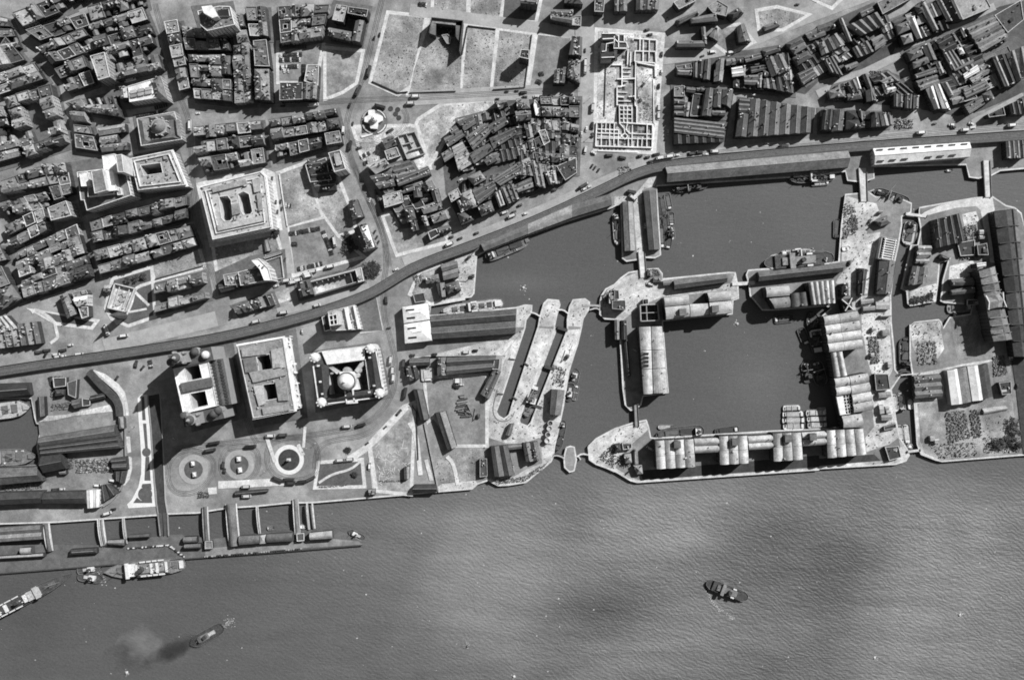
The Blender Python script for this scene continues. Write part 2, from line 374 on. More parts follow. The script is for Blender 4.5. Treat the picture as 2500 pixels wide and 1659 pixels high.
def scatter(s, n, lo, hi, m, label, cat='rubble', name='rubble', hz=(.3, 1.5), z=0.1, ang=None):
    p = ccw(pts(s)); xs = [a.x for a in p]; ys = [a.y for a in p]; g = G(); k = 0; m = [{'white': 'lead', 'wall_l': 'coping'}.get(t, t) for t in m]; n *= 1.3; hi *= .85
    while k < n:
        q = Vector((R.uniform(min(xs), max(xs)), R.uniform(min(ys), max(ys))))
        if not inside(q, p): continue
        k += .4; g.box(q, R.uniform(0, 3.1) if R.random() < .3 else .2, lo * .6 + (hi - lo) * .8 * R.random() ** 2, lo * .6 + (hi - lo) * .7 * R.random() ** 2, z, z + .3 + hz[1] * .6 * R.random() ** 2, min(R.randrange(len(m)), R.randrange(len(m)) + 1))
    o = g.build(name, list(m), kind='stuff', label=label, category=cat); return o
# ================= SETTING =================
def water_mat():
    m = bpy.data.materials.new('water'); m.use_nodes = True; n = m.node_tree; L = n.links; bs = n.nodes['Principled BSDF']
    bs.inputs['Roughness'].default_value = .5; bs.inputs['IOR'].default_value = 1.33; bs.inputs['Specular IOR Level'].default_value = .5
    g = n.nodes.new('ShaderNodeNewGeometry')
    def no(scale, rot=0, sx=1, sy=1, det=3, dist=0):
        mp = n.nodes.new('ShaderNodeMapping'); mp.inputs['Rotation'].default_value = (0, 0, math.radians(rot)); mp.inputs['Scale'].default_value = (sx, sy, 1); L.new(g.outputs['Position'], mp.inputs[0])
        t = n.nodes.new('ShaderNodeTexNoise'); t.inputs['Scale'].default_value = scale; t.inputs['Detail'].default_value = det; t.inputs['Distortion'].default_value = dist; L.new(mp.outputs[0], t.inputs[0]); return t.outputs[0]
    def mth(op, *a):
        k = n.nodes.new('ShaderNodeMath'); k.operation = op
        for i, v in enumerate(a):
            if isinstance(v, (int, float)): k.inputs[i].default_value = v
            else: L.new(v, k.inputs[i])
        return k.outputs[0]
    silt = no(.0035, 0, 1, 1, 4, .6); fine = no(.9, 20, 1, 1, 2); streak = no(.05, 32, .22, 1, 4, .5)
    sx = n.nodes.new('ShaderNodeSeparateXYZ'); L.new(g.outputs['Position'], sx.inputs[0])
    mr = n.nodes.new('ShaderNodeMapRange'); mr.inputs[1].default_value = -110; mr.inputs[2].default_value = -190; L.new(sx.outputs[1], mr.inputs[0])   # silty river against clear docks
    mx = n.nodes.new('ShaderNodeMapRange'); mx.inputs[1].default_value = -330; mx.inputs[2].default_value = 120; L.new(sx.outputs[0], mx.inputs[0])
    riv = mth('MULTIPLY', mr.outputs[0], mth('MULTIPLY_ADD', mx.outputs[0], .8, .2))
    base = mth('MULTIPLY_ADD', riv, .055, .092)
    v = mth('MULTIPLY', base, mth('MULTIPLY_ADD', mth('SUBTRACT', silt, .5), mth('MULTIPLY_ADD', riv, 2.4, .5), 1.0))
    v = mth('MULTIPLY', v, mth('MULTIPLY_ADD', mth('SUBTRACT', fine, .5), .75, 1.0))
    v = mth('MULTIPLY', v, mth('MULTIPLY_ADD', mth('SUBTRACT', streak, .5), mth('MULTIPLY_ADD', riv, .6, .15), 1.0))
    def blob(px, py, rx, ry, amp):
        q = P(px, py); mp = n.nodes.new('ShaderNodeMapping'); mp.vector_type = 'POINT'; mp.inputs['Location'].default_value = (-q.x / rx, -q.y / ry, 0); mp.inputs['Scale'].default_value = (1 / rx, 1 / ry, 0); L.new(g.outputs['Position'], mp.inputs[0])
        l = n.nodes.new('ShaderNodeVectorMath'); l.operation = 'LENGTH'; L.new(mp.outputs[0], l.inputs[0])
        return mth('MULTIPLY', mth('POWER', 2.718, mth('MULTIPLY', mth('MULTIPLY', l.outputs['Value'], l.outputs['Value']), mth('MULTIPLY_ADD', silt, -2.5, .1))), amp)
    for B_ in ((1120, 1370, 65, 75, .6), (1750, 1225, 190, 42, .36), (1250, 1560, 120, 40, .16), (1400, 1260, 42, 42, -.36), (1470, 1500, 60, 35, -.4), (2000, 1520, 130, 30, .2), (1640, 1330, 50, 22, .2), (1800, 1420, 60, 30, -.14), (2250, 1450, 80, 80, .1), (1050, 1180, 60, 20, -.15), (1850, 930, 40, 45, .22), (1250, 690, 60, 10, .25)): v = mth('MULTIPLY', v, mth('ADD', blob(*B_), 1.0))
    v = mth('MAXIMUM', v, .02)
    cc = n.nodes.new('ShaderNodeCombineColor'); [L.new(v, cc.inputs[i]) for i in range(3)]; L.new(cc.outputs[0], bs.inputs['Base Color'])
    wv = n.nodes.new('ShaderNodeTexWave'); wv.inputs['Scale'].default_value = .075; wv.inputs['Distortion'].default_value = 16; wv.inputs['Detail'].default_value = 4; wv.inputs['Detail Scale'].default_value = .45; wv.inputs['Detail Roughness'].default_value = .7
    mp = n.nodes.new('ShaderNodeMapping'); mp.inputs['Rotation'].default_value = (0, 0, math.radians(122)); L.new(g.outputs['Position'], mp.inputs[0]); L.new(mp.outputs[0], wv.inputs[0])
    chop = no(.3, 32, .3, 1, 5, .8)
    hgt = mth('ADD', mth('MULTIPLY', mth('MULTIPLY', wv.outputs[1], riv), .26), mth('MULTIPLY', chop, mth('MULTIPLY_ADD', riv, 1.5, .2)))
    bp = n.nodes.new('ShaderNodeBump'); bp.inputs['Distance'].default_value = 1.0; bp.inputs['Strength'].default_value = .8; L.new(hgt, bp.inputs['Height']); L.new(bp.outputs[0], bs.inputs['Normal'])
    return m
M['water'] = water_mat()
struct('water', G().face([(-3000, -3000, WL), (3000, -3000, WL), (3000, 3000, WL), (-3000, 3000, WL)]), 'water')
def land(name, s, m='yard', edge='pave', ew=1.3, zt=0.0):
    p = ccw(pts(s)); g = G(); g.prism(p, WL - 3, zt, 0); o = struct(name, g, [m])
    return p
coast = ("03:-9000 330 0 290 510 275 1440 210 1530 200 1800 190|13:180 150 290 140 480 128 760 100 1000 95|22:0 1515 265 1490 570 1465 620 1420 720 1385 740 1400 810 1435 900 1430 1060 1405 1200 1290 1290 1215 1310 1170 1320 1080 1345 980 1400 720 1450 400 1500 240 1530 150 1565 0"
 "|21:1580 1410 1630 1330 1640 1260 1600 1230 1490 1240 1460 1300 1440 1420|22:1440 20 1170 700 1110 860 1075 895 1010 870 1000 840 1060 660 1110 540 1320 10|21:1320 1480 1340 1380 1370 1280 1360 1245 1260 1235 1225 1270 1190 1390 1175 1480"
 "|22:1060 330 950 660 910 790 860 830 810 800 790 760 850 600 1050 0|21:1060 1420 1110 1350 1115 1290 1050 1287 970 1310 185 1385 195 1270 480 1220 560 1210 585 1180 610 840 680 800 1080 648 1480 508 1850 395|31:15 375 60 370 75 860 110 885 215 870 280 850 370 855 420 830 400 500 385 200 1867 105"
 "|41:240 65 260 150 355 160 440 150 500 130 495 25 1340 5 1370 120 1450 130 1490 120 1560 110 1650 60 1867 40 9000 0")
mp_ = src(coast)
g = G(); p = [P(x, y) for x, y in mp_] + [Vector((3000, 3000, 0)), Vector((-3000, 3000, 0))]
hole = ccw(pts("02:-400 655 285 640 318 815 335 870 370 875 500 840 1040 765 1070 880 360 975 338 1080 360 1200 345 1255 -400 1285")); p = ccw(p)
g.prism(p, WL - 3, 0, top=False); g.ring(p, [hole], 0)
for i in range(len(hole)): g.face([(*hole[i], WL - 3), (*hole[i - 1], WL - 3), (*hole[i - 1], 0), (*hole[i], 0)])
struct('ground', g, 'road'); G().strip(hole + [hole[0]], 1.4, .07).build('quay_coping', 'pave', kind='structure')
I1 = "31:235 1030 220 975 130 990 60 1040 0 1100|21:1790 1140 1750 1200 1740 1250 1735 1370 1780 1410 1867 1415|32:45 0 60 200 80 560 100 700 150 750 180 745 240 700 260 620 490 590 440 -10|31:440 1430 690 1400 1075 1365 1080 1245 1130 1225 1125 1120 1100 990 1040 990 440 1050 435 1000 400 955 300 960 290 1020"
I2 = ("22:1630 1080 1640 1200 1700 1240|32:0 1300 150 1390 210 1405 1867 1290|42:0 1280 700 1240 790 1210 820 1160 800 1100 730 1000 700 850 680 700 655 560 735 440 690 380 680 200 660 0|41:655 1440 650 1200 690 870 720 740 750 560 750 480 835 440 840 360 700 300 510 300 440 250 360 270 240 280 230 370 205 560 180 890 0 920"
 "|31:1867 920 1220 970 1205 1010 1230 1100 1240 1200 1350 1330 1460 1330|41:60 1290 110 1315 30 1385|42:60 60 160 620 215 905 0 925|32:1440 940 380 1005 330 1000 310 900 290 840 170 865 0 920|22:1700 1010")
I4 = ("41:910 490 915 400 1250 340 1430 310 1580 300 1700 380 1780 400 1840 450 1867 560 5000 560|42:5000 1140 1867 1155 1120 1215 1060 1200 930 1150 895 1060 870 700 855 440 830 280 830 -30|41:840 1470 870 1445 1090 1420 1110 1440 1130 1500 1190 1400 1380 1370 1400 1280 1140 1260 1110 1250 1130 1060 1180 880 1095 900 1080 1080 1060 1250 830 1290 810 1270 800 1160 750 1140 840 740 900 740 930 600")
I5 = "22:1430 1090 1465 1078 1500 1085 1520 1200 1500 1300 1460 1312 1415 1270 1408 1180"
for s_, nm in ((I1, 'quay'), (I2, 'quay'), (I4, 'quay'), (I5, 'quay')): land(nm, s_, 'yard')
# pale coping along every quay edge, sheets of lighter stone
def edge(s_, wd, m='pave', z=.06, nm='quay_coping', closed=True, mainland=False):
    pl = [Vector((a.x, a.y)) for a in pts(s_)]
    if closed: pl = pl + [pl[0]]
    G().strip(pl, wd, z).build(nm, m, kind='structure')
for s_ in (I1, I2, I4, I5): edge(s_, 1.6)
edge(coast, 1.6, closed=False)
qs = [ # (name, material, outline)
 ('quay', 'quay', "22:690 700 720 640 830 400 850 260 1050 0 1050 20 850 600 790 760 810 800 860 830 910 790 950 660 1170 0 1320 10 1110 540 1060 660 1000 840 1010 870 1075 895 1110 860 1170 700 1440 20 1560 10 1530 150 1500 240 1450 400 1400 720 1345 980 1310 1070 1180 1000 1020 1060 880 1050 720 1000"),
 ('quay', 'quay', "21:1045 1488 1060 1420 1108 1350 1112 1294 1050 1290 980 1315 965 1488"),
 ('quay', 'quay', "21:1176 1480 1190 1390 1225 1272 1260 1238 1358 1248 1368 1282 1338 1382 1318 1484"),
 ('quay', 'quay', "21:1444 1480 1442 1420 1462 1300 1490 1243 1600 1233 1636 1260 1628 1328 1578 1408 1564 1484"),
 ('quay', 'quay', "22:0 290 560 160 960 60 1040 10 850 250 790 250 0 265"),
 ('quay', 'quay', "22:725 1395 810 1430 900 1425 1060 1400 1200 1286 1285 1212 1305 1165 1310 1070 1200 1060 1210 1230 1060 1290 960 1350 740 1370"),
 ('quay', 'quay', "22:265 1487 570 1462 620 1417 600 1390 300 1420 250 1450"),
 ('quay', 'quay', "21:605 840 580 1180 558 1207 480 1217 440 1100 410 860 520 780 600 750"),
 ('quay', 'quay', "31:0 300 190 280 330 110 400 90 370 200 250 240 245 500 270 850 290 1020 250 1250 110 1400 60 1440 0 1420 -100 1405 -120 1240 -60 1150 60 1045 220 980 210 860 170 350 0 370"),
 ('quay', 'quay', "31:270 1060 540 1060 545 1150 1060 1090 1100 1000 1120 1110 1120 1220 1065 1240 1060 1150 690 1190 440 1210 240 1290 110 1400 150 1250"),
 ('quay', 'quay', "22:1634 1082 1704 1014 1867 922 2100 870 2170 850 2170 930 2000 1080 1900 1200 1867 1315 1700 1238 1642 1198"),
 ('quay', 'quay', "32:0 1270 150 1360 240 1390 1867 1270 1867 1287 210 1402 150 1386 0 1297"),
 ('quay', 'quay', "42:0 1260 430 1220 690 1200 740 1080 720 1000 790 1100 815 1160 785 1207 700 1237 0 1277"),
 ('quay', 'quay', "41:245 290 430 345 520 360 560 470 450 560 430 640 560 620 500 870 440 1180 380 1190 330 1340 300 1320 280 1200 150 1080 190 1010 330 870 205 890 210 560"),
 ('quay', 'quay', "42:390 0 640 0 670 380 640 440 500 480 440 300"), ('quay', 'quay', "41:380 1200 640 1210 650 1440 640 1568 390 1568"),
 ('quay', 'quay', "42:470 560 650 560 700 860 720 1000 640 1060 430 1130 420 1000 500 900"),
 ('road', 'pave', "41:980 470 1250 400 1430 385 1470 420 1560 900 1600 900 1540 500 1600 420 1580 305 1430 315 1110 374 960 440 900 490"),
 ('quay', 'rubble_l', "42:835 0 1105 0 1140 190 1060 310 960 330 850 180"),
 ('quay', 'rubble_l', "41:845 1465 870 1448 1088 1425 1105 1442 1110 1568 835 1568"),
 ('quay', 'quay', "42:860 420 1080 380 1300 330 1560 290 1750 220 1760 260 1500 320 1150 420 1130 640 900 700 920 1040 1060 1180 1120 1212 930 1148 898 1060 873 700"),
 ('quay', 'rubble_l', "42:1480 800 1700 770 1740 900 1780 1040 1640 960 1400 1090 1380 980 1500 900"),
 ('road', 'paved', "42:1710 200 1790 540 1850 1150 1900 1150 1860 800 1780 200"),
 ('quay', 'quay', "41:830 1150 1060 1090 1085 1100 1060 1248 830 1286"),
 ('quay', 'rubble_l', "41:1190 930 1400 880 1440 960 1300 1060 1180 1050"),
 ('quay', 'rubble_l', "41:1300 460 1430 430 1500 640 1540 840 1380 840"),
 ('yard', 'rubble', "41:1200 1402 1440 1380 1450 1500 1480 1733 1265 1783 1215 1568"), ('yard', 'rubble', "42:890 690 1140 640 1500 700 1760 640 1800 1010 1400 1010 950 1050"), ('yard', 'rubble', "42:1580 240 1740 230 1760 620 1600 640"), ('quay', 'rubble', "41:1430 640 1530 620 1560 860 1450 880"),
 ('yard', 'rubble', "42:930 1050 1400 1010 1840 1010 1850 1140 1120 1205 960 1140"),
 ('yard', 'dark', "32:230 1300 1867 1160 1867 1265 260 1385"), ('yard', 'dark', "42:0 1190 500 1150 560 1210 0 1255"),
 ('quay', 'rubble', "22:240 1180 700 1060 715 1380 600 1390 300 1420 230 1350"),
 ('yard', 'yard', "02:80 460 300 420 800 380 1130 620 1160 1400 900 1480 400 1400 330 640 270 560 260 500"),
]
for nm, m, s_ in qs: sheet(nm, s_, m)
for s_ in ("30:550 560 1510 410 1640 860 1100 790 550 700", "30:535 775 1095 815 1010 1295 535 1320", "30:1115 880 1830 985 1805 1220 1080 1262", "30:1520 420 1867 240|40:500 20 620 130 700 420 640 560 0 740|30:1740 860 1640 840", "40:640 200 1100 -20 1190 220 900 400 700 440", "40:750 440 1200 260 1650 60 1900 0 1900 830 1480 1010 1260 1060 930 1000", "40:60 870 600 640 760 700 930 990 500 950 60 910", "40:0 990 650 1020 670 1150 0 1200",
    "20:400 1100 760 980 940 900 1550 880 1540 1568|21:1380 180 470 560 330 270|20:290 1340", "11:1490 70 1867 -40|21:330 480 100 640 -60 560", "40:1520 1045 1900 880 1900 1060"): sheet('yard', s_, 'gap_shade')  # dark ground sheets: the shade of the gaps between sheds, painted in
g = G()
for nm, m, s_ in qs:
    if nm != 'quay': continue
    p = ccw(pts(s_)); xs = [q.x for q in p]; ys = [q.y for q in p]; pi = offset(p, -1)
    for i in range(int(abs(area(p)) / 13)):
        q = Vector((R.uniform(min(xs), max(xs)), R.uniform(min(ys), max(ys))))
        if inside(q, pi): k = R.random(); g.box(q, R.uniform(0, 3), .3 + 1.9 * k ** 4, .3 + .9 * R.random() ** 2, .2, .6 + .8 * R.random() ** 2, R.choice((0, 1, 1, 2)))
g.build('quay_gear', ['stain', 'clutter', 'coping'], kind='stuff', label='bollards, hatch boards and litter strewn thinly over all the stone quays', category='quay gear')
# rubble lots with pale pavements
lots = [("10:1110 450 1425 480 1370 750 1250 830 1110 885", 'grass_l', 'bombed plot left of the curving tram road'),
 ("10:1680 130 1867 150 2000 165 1980 290 1867 780 1760 850 1525 745", 'rubble', 'widest bombed plot right of the curving tram road'),
 ("20:200 160 490 190 460 840 0 850 40 640", 'rubble', 'plot around the roofless burnt block'), ("20:530 240 785 270 730 820 480 830", 'rubble', 'plot right of the roofless burnt block'),
 ("20:820 280 1115 320 1050 800 760 820", 'rubble', 'plot with the lone dark block'), ("20:1170 320 1470 350 1440 780 1100 790", 'yard', 'parking plot left of the warehouses'),
 ("20:230 -60 520 -40 515 115 220 85", 'rubble', 'small plot at the top edge'), ("20:560 -60 850 -30 815 150 555 120", 'rubble', 'second plot at the top edge'), ("20:870 -40 1180 0 1140 190 850 165", 'grass', 'shaded plot at the top edge'),
 ("20:90 1100 290 970 760 925 780 1010 640 1130 560 1050 340 1200 270 1340 180 1480 60 1170", 'rubble_l', 'pale open ground below the tram junction'),
 ("11:680 95 910 10 1000 300 1060 480 755 570", 'rubble', 'cleared plot with wall footings'), ("11:770 580 1090 500 1200 660 1420 840 820 1000", 'yard', 'car park with a U of parked cars'),
 ("11:1000 10 1180 60 1340 480 1360 600 1220 640 1050 400", 'rubble', 'shaded cleared ground by the tower block'),
 ("01:1380 880 1800 770 1850 930 1420 1045", 'rubble', 'walled overgrown plot on the left'), ("11:90 760 640 650 690 800 560 850 420 860 130 1010", 'rubble', 'cleared ground below the twin-well building'),
 ("20:-500 1170 0 1160 60 1170 170 1520 -320 1568 -430 1400", 'rubble_l', 'white rubble plot left of the lane'), ("11:1640 480 1867 420 2080 640 1730 740", 'grass_l', 'corner plot above the viaduct'),
 ("11:1730 740 2160 610 2200 700 1760 815", 'grass_l', 'railed strip above the viaduct'), ("11:1395 1290 1540 1245 1590 1490 1440 1510", 'grass_l', 'garden beside the ventilation block'),
 ("12:1510 1060 1820 730 1900 700 1867 1500 1560 1470", 'grass_l', 'railed garden right of the three great buildings'), ("12:1050 1240 1420 1215 1440 1430 1020 1440", 'grass', 'pier head lawns'),
 ("30:1310 110 1480 80 1740 140 1530 260 1330 260", 'rubble', 'triangular plot on the pale avenue'), ("30:950 265 1130 240 1250 380 1040 480 930 400", 'grass_l', 'triangular yard of warehouses'),
 ("30:1700 -60 1867 -60 2040 0 1980 60", 'grass_l', 'grassed island at the top right'),
 ("30:-150 285 430 330 400 700 350 1380 -165 1350", 'rubble_l', 'site of the ruined custom house'), ("01:1040 1060 1370 960 1400 1380 1170 1460 1030 1400 980 1310", 'grass', 'church garden'),
 ("01:300 1330 860 1440 830 1480 520 1440 380 1360", 'grass', 'wedge-shaped garden'), ("10:680 400 1080 340 1030 590 900 740 680 740", 'yard', 'car park between office blocks'),
 ("21:100 1000 280 930 440 1100 470 1215 200 1262 20 1180", 'rubble', 'quayside yard'), ("22:150 470 690 440 690 1060 420 1060 220 780 180 820", 'yard', 'timber yard')]
for s_, m, d in lots:
    p = ccw(pts(s_)); sheet('pavement', offset(p, 3.6), 'pave', z=nz() + .12); sheet('vacant_plot', p, m, z=nz() + .14)
    if m.startswith('rubble'):
        a = abs(area(p)); n = int(min(1400, a / 9))
        g = G()
        xs = [q.x for q in p]; ys = [q.y for q in p]; k = 0; cl = [(R.uniform(min(xs), max(xs)), R.uniform(min(ys), max(ys))) for _ in range(7)]
        while k < n:
            if R.random() < .6: c_ = R.choice(cl); q = Vector((R.gauss(c_[0], 12), R.gauss(c_[1], 12))); k += .3
            else: q = Vector((R.uniform(min(xs), max(xs)), R.uniform(min(ys), max(ys))))
            k += .7
            if inside(q, p): r = .3 + 1.2 * R.random() ** 3; g.box(q, R.uniform(0, 3), r, r * R.uniform(.4, 1.3), 0.2, .6 + R.uniform(.0, .5), R.choice((0, 0, 0, 1, 2)))
        g.build('rubble', ['rock', 'felt', 'coping'], kind='stuff', label='broken masonry and weeds scattered over ' + d, category='rubble')
# low boundary walls of some plots
for s_, d in (("10:1525 745 1760 850 1850 840", 'angled low wall at the foot of the widest bombed plot'), ("20:0 850 420 835", 'low dark wall under the plot of the burnt block'), ("20:530 240 785 270", 'low dark wall along the top of the plot right of the burnt block'), ("20:480 500 530 240", 'low wall on the left of that plot'),
              ("20:760 820 1050 800 1115 320", 'low wall round the right and foot of the lone block plot'), ("01:1420 1050 1850 930", 'low wall under the overgrown plot'), ("22:0 680 60 760 80 1200", 'curved low wall beside the long sheds'),
              ("22:135 870 265 1490", 'long thin boundary wall running down to the river'), ("11:680 95 755 570", 'pale low wall left of the cleared plot')):
    G().strip([Vector((a.x, a.y)) for a in pts(s_)], .9, 2.0, thick=1.95).build('boundary_wall', 'wall' if 'pale' not in d and 'thin' not in d else 'coping', label=d, category='wall')
# pale roads and paths
def path(s_, wd, m='pave', nm='path', z=None):
    z = nz() + .3 if z is None else z; g = G(); g.strip([Vector((a.x, a.y)) for a in smooth(pts(s_))], wd, z); struct(nm, g, m)
def smooth(pl, it=2):
    pl = [Vector((a[0], a[1])) for a in pl]
    for _ in range(it):
        o = [pl[0]]
        for a, b in zip(pl[:-1], pl[1:]): o += [a * .75 + b * .25, a * .25 + b * .75]
        pl = o + [pl[-1]]
    return pl
for s_, wd in (("D:930 603 1100 543 1250 484 1400 414 1470 385", 9), ("D:1450 385 1560 362 1760 338 2000 318 2363 293 2500 284", 8), ("D:240 800 400 760 500 735", 16), ("D:640 720 760 690 850 655", 9), ("20:0 900 500 870 1100 840 1500 830", 15), ("20:0 90 550 170 1150 250 1500 300", 12), ("30:430 520 900 460 1200 380 1500 240 1867 100 2300 -60", 17), ("40:-20 860 500 620 900 420 1200 240 1600 60", 8), ("40:1400 1130 1867 880", 9), ("11:650 80 700 500 780 1000", 9), ("20:-20 1160 120 1500 200 1700 330 2000", 8), ("20:1590 150 1620 800 1620 1300", 20)):
    path(s_, wd, 'road_l', 'road', z=nz() + .02)
for s_, wd in (("01:1060 1460 1150 1380 1210 1250 1225 1130 1380 1080", 3.2), ("01:1225 1160 1360 1290", 3), ("01:1180 1350 1340 1320", 2.2), ("12:1420 1215 1330 1290 1160 1330 1040 1410", 2.5), ("12:1500 1065 1560 1470", 5), ("12:1310 1200 1500 1080 1840 715", 7),
               ("12:850 1060 900 1160", 4), ("12:560 980 640 1220", 4), ("12:900 1090 915 900", 3), ("02:1990 1430 2600 1400", 8), ("12:30 1485 110 1480", 7), ("22:340 1170 400 1230 440 1430", 4), ("22:0 860 60 960 100 1340", 5), ("22:150 1200 200 1390", 4)):
    path(s_, wd)
# promenade of oval beds beside the sunken roadway
sheet('pavement', "02:1290 605 1255 640 1265 850 1278 1000 1290 1200 1288 1330 1262 1450 1200 1568|03:1160 112 1172 148 1420 132|02:1412 1560 1396 1300 1378 1000 1356 800 1342 608", 'concrete', z=.5)
for s_ in ("02:1290 630 1315 625 1330 840 1300 840", "02:1305 870 1335 870 1350 1095 1325 1095", "02:1328 1175 1362 1170 1375 1390 1318 1390", "02:1300 1420 1378 1415 1385 1475 1290 1450", "03:1215 100 1250 50 1290 80 1385 50 1390 100"): sheet('lawn', s_, 'grass', z=.56 + nz() * .1)
def disc(c, r, m, nm, z, r2=None):
    q = pts(c)[0]; g = G(); g.cyl(q, r, r, 0, z, 40); struct(nm, g, m)
disc("02:1337 1132", 4.6, 'grass', 'lawn', .62); disc("03:1325 20", 15 * .43 + 1, 'grass', 'lawn', .63)
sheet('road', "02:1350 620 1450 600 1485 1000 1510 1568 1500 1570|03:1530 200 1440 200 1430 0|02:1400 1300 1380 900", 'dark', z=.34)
for s_ in ("02:1350 620 1378 900 1400 1250 1425 1570|03:1445 200", "02:1465 640 1485 1000 1510 1570|03:1530 200"):
    G().strip([Vector((a.x, a.y)) for a in pts(s_)], .8, 1.6, thick=1.6).build('roadway_wall', 'wall_l', label='low stone wall on the ' + ('left' if '1350' in s_ else 'right') + ' of the sunken roadway to the landing stage', category='wall')
for c in ("12:315 1245", "02:1765 1290"):
    disc(c, 15.5, 'road_l', 'pavement', .36 + nz() * .1); disc(c, 9.8, 'grass', 'lawn', .55)
disc("12:768 1200", 15.6, 'concrete', 'pavement', .36); disc("12:768 1200", 11.2, 'dark', 'lawn', .55)
# tram tracks
for s_ in ("12:-100 1130 -20 1150 60 1200 75 1290 20 1400 -80 1480 -200 1500 -280 1470 -320 1380 -320 1250 -260 1160 -150 1120 -100 1130", "12:200 1090 150 1150 130 1250 150 1340 220 1410 330 1430 430 1390 500 1290 510 1200 490 1110 420 1070 300 1065 200 1090",
           "12:900 1010 1000 1060 1020 1150 1020 1280 970 1340 880 1370 740 1370 640 1330 590 1250 580 1150 600 1080 660 1040 780 1015 900 1010", "12:-300 1120 200 1060 700 1020 1200 960 1500 880 1650 740 1750 560 1760 300 1700 60|11:1650 1400 1640 1100 1680 900 1640 600 1450 200 1340 -60",
           "12:1020 1280 1030 1150 1080 1070 1200 1030 1450 1000 1600 900", "12:200 100 260 400 330 700 400 950 470 1060", "11:1700 930 1640 600 1500 300 1400 50|10:1350 1450 1310 1250 1310 1100 1350 960 1450 750 1560 300 1640 -30",
           "10:0 1020 400 980 900 960 1300 930 1867 910|20:400 890 1100 850 1550 830", "10:1800 1000 1840 1080 1780 1200 1600 1290 1450 1320 1350 1280 1310 1180", "00:1400 40 1500 400 1580 800 1700 1040 1730 1250|01:1740 100 1780 500 1840 800 1867 1000|11:30 900 120 1200", "30:400 1450 1000 1400 1867 1340|40:800 1240 1867 1160"):
    for d in (-.75, .75, 2.6, 4.1):
        pl = smooth(pts(s_)); q = []
        for i, a in enumerate(pl):
            t = (pl[min(i + 1, len(pl) - 1)] - pl[max(0, i - 1)]).normalized(); q.append(a + Vector((-t.y, t.x)) * d)
        G().strip(q, .28, .62).build('tram_rail', 'track', kind='structure')
# -------- graving dock altars (stone steps) --------
for s_, n, nm in (("22:1320 10 1110 540 1140 560 1345 20", 5, 'a'),):
    q = [Vector((a.x, a.y)) for a in pts(s_)]
    for i in range(5):
        a, b = q[0] * (1 - i / 5) + q[3] * i / 5, q[1] * (1 - i / 5) + q[2] * i / 5; c, d = q[0] * (1 - (i + 1) / 5) + q[3] * (i + 1) / 5, q[1] * (1 - (i + 1) / 5) + q[2] * (i + 1) / 5
        G().prism([a, b, d, c], WL - 2, -.3 - i * .7).build('quay_step', 'quay', kind='structure')
for off_ in (0,):
    pl = smooth(pts("22:800 560 765 700 760 780 800 840 860 855 930 830 960 760"), 2); G().strip(pl, .8, .45, thick=.2).build('quay_kerb', 'yard', kind='structure')
# -------- elevated railway --------
VZ = 5.6
rw = smooth(pts("D:-60 865 0 856 130 836 300 812 500 780 640 747 760 713 850 680 900 650 960 612 1100 562 1250 503 1400 432 1460 402 1530 380 1750 357 2000 336 2363 312 2500 302", VZ), 2)
vt = thing('railway_viaduct', 'long elevated double-track railway viaduct curving between the docks and the city', 'viaduct', (0, 0, 0))
cum = [0]
for a, b in zip(rw[:-1], rw[1:]): cum.append(cum[-1] + (b - a).length)
for i in range(len(rw) - 1):
    G().strip(rw[i:i + 2], 9.6, VZ, thick=1.0).build('deck_span', 'ballast', vt)
def off_line(pl, d):
    q = []
    for i, a in enumerate(pl):
        t = (pl[min(i + 1, len(pl) - 1)] - pl[max(0, i - 1)]).normalized(); q.append(a + Vector((-t.y, t.x)) * d)
    return q
for d in (-4.9, 4.9): G().strip(off_line(rw, d), .4, VZ + 1.1, thick=1.6).build('girder', 'steel', vt)
for d in (-3.3, -1.8, 1.8, 3.3): G().strip(off_line(rw, d), .22, VZ + .25, thick=.2).build('rail', 'rail', vt)
for d in (-2.55, 2.55): G().strip(off_line(rw, d), 2.7, VZ + .06).build('sleeper_bed', 'stain', vt)
gcol = G()
for i in range(0, len(rw) - 1):
    for f in (0, .5):
        c = rw[i].lerp(rw[i + 1], f); t = (rw[i + 1] - rw[i]).normalized()
        for d in (-3.6, 3.6): q = c + Vector((-t.y, t.x)) * d; gcol.box(q, 0, .6, .6, 0, VZ - 1)
gcol.build('columns', 'steel', vt, kind='stuff')
# platform sheds of the overhead stations
for s_, d in (("02:1720 85 1867 40 1867 75 1725 120", 'narrow station canopy on the viaduct above the left tower building'), ("21:430 930 520 880|21:530 900 440 950", 'short station canopy on the viaduct near the corner quay')):
    pass
# ================= CITY BLOCKS =================
def pad(s, g=3.0, m='paved'): sheet('pavement', offset(pts(s), g), m)
B = block
B("00:100 110 560 -60 640 60 200 235", 4, 1, 16, "top left corner block")
B("00:560 -120 1250 -320 1290 -190 640 40", 5, 1, 15, "terrace cut by top edge")
B("00:790 60 1290 -80 1320 40 830 190", 4, 1, 16, "terrace by top avenue")
B("00:235 275 560 160 760 110 800 220 560 300 370 370".replace(' 560 160', '').replace(' 560 300', ''), 4, 1, 17, "stepped top block", flat=.5)
B("00:330 430 760 260 890 430 470 590", 4, 2, 17, "striped rooflight block")
B("00:800 215 1290 60 1390 300 890 440", 4, 2, 18, "tram avenue left block")
B("00:480 620 760 510 850 750 620 830", 3, 2, 17, "left of white-walled building")
B("00:960 440 1370 320 1470 620 1040 720", 4, 2, 20, "right of white-walled building")
bl("00:820 510 950 475 1000 700 895 730", 'f', 27, 'pale L-shaped tall building with bright end wall and roof terraces', roof='lead', wall='wall_l', detail=2)
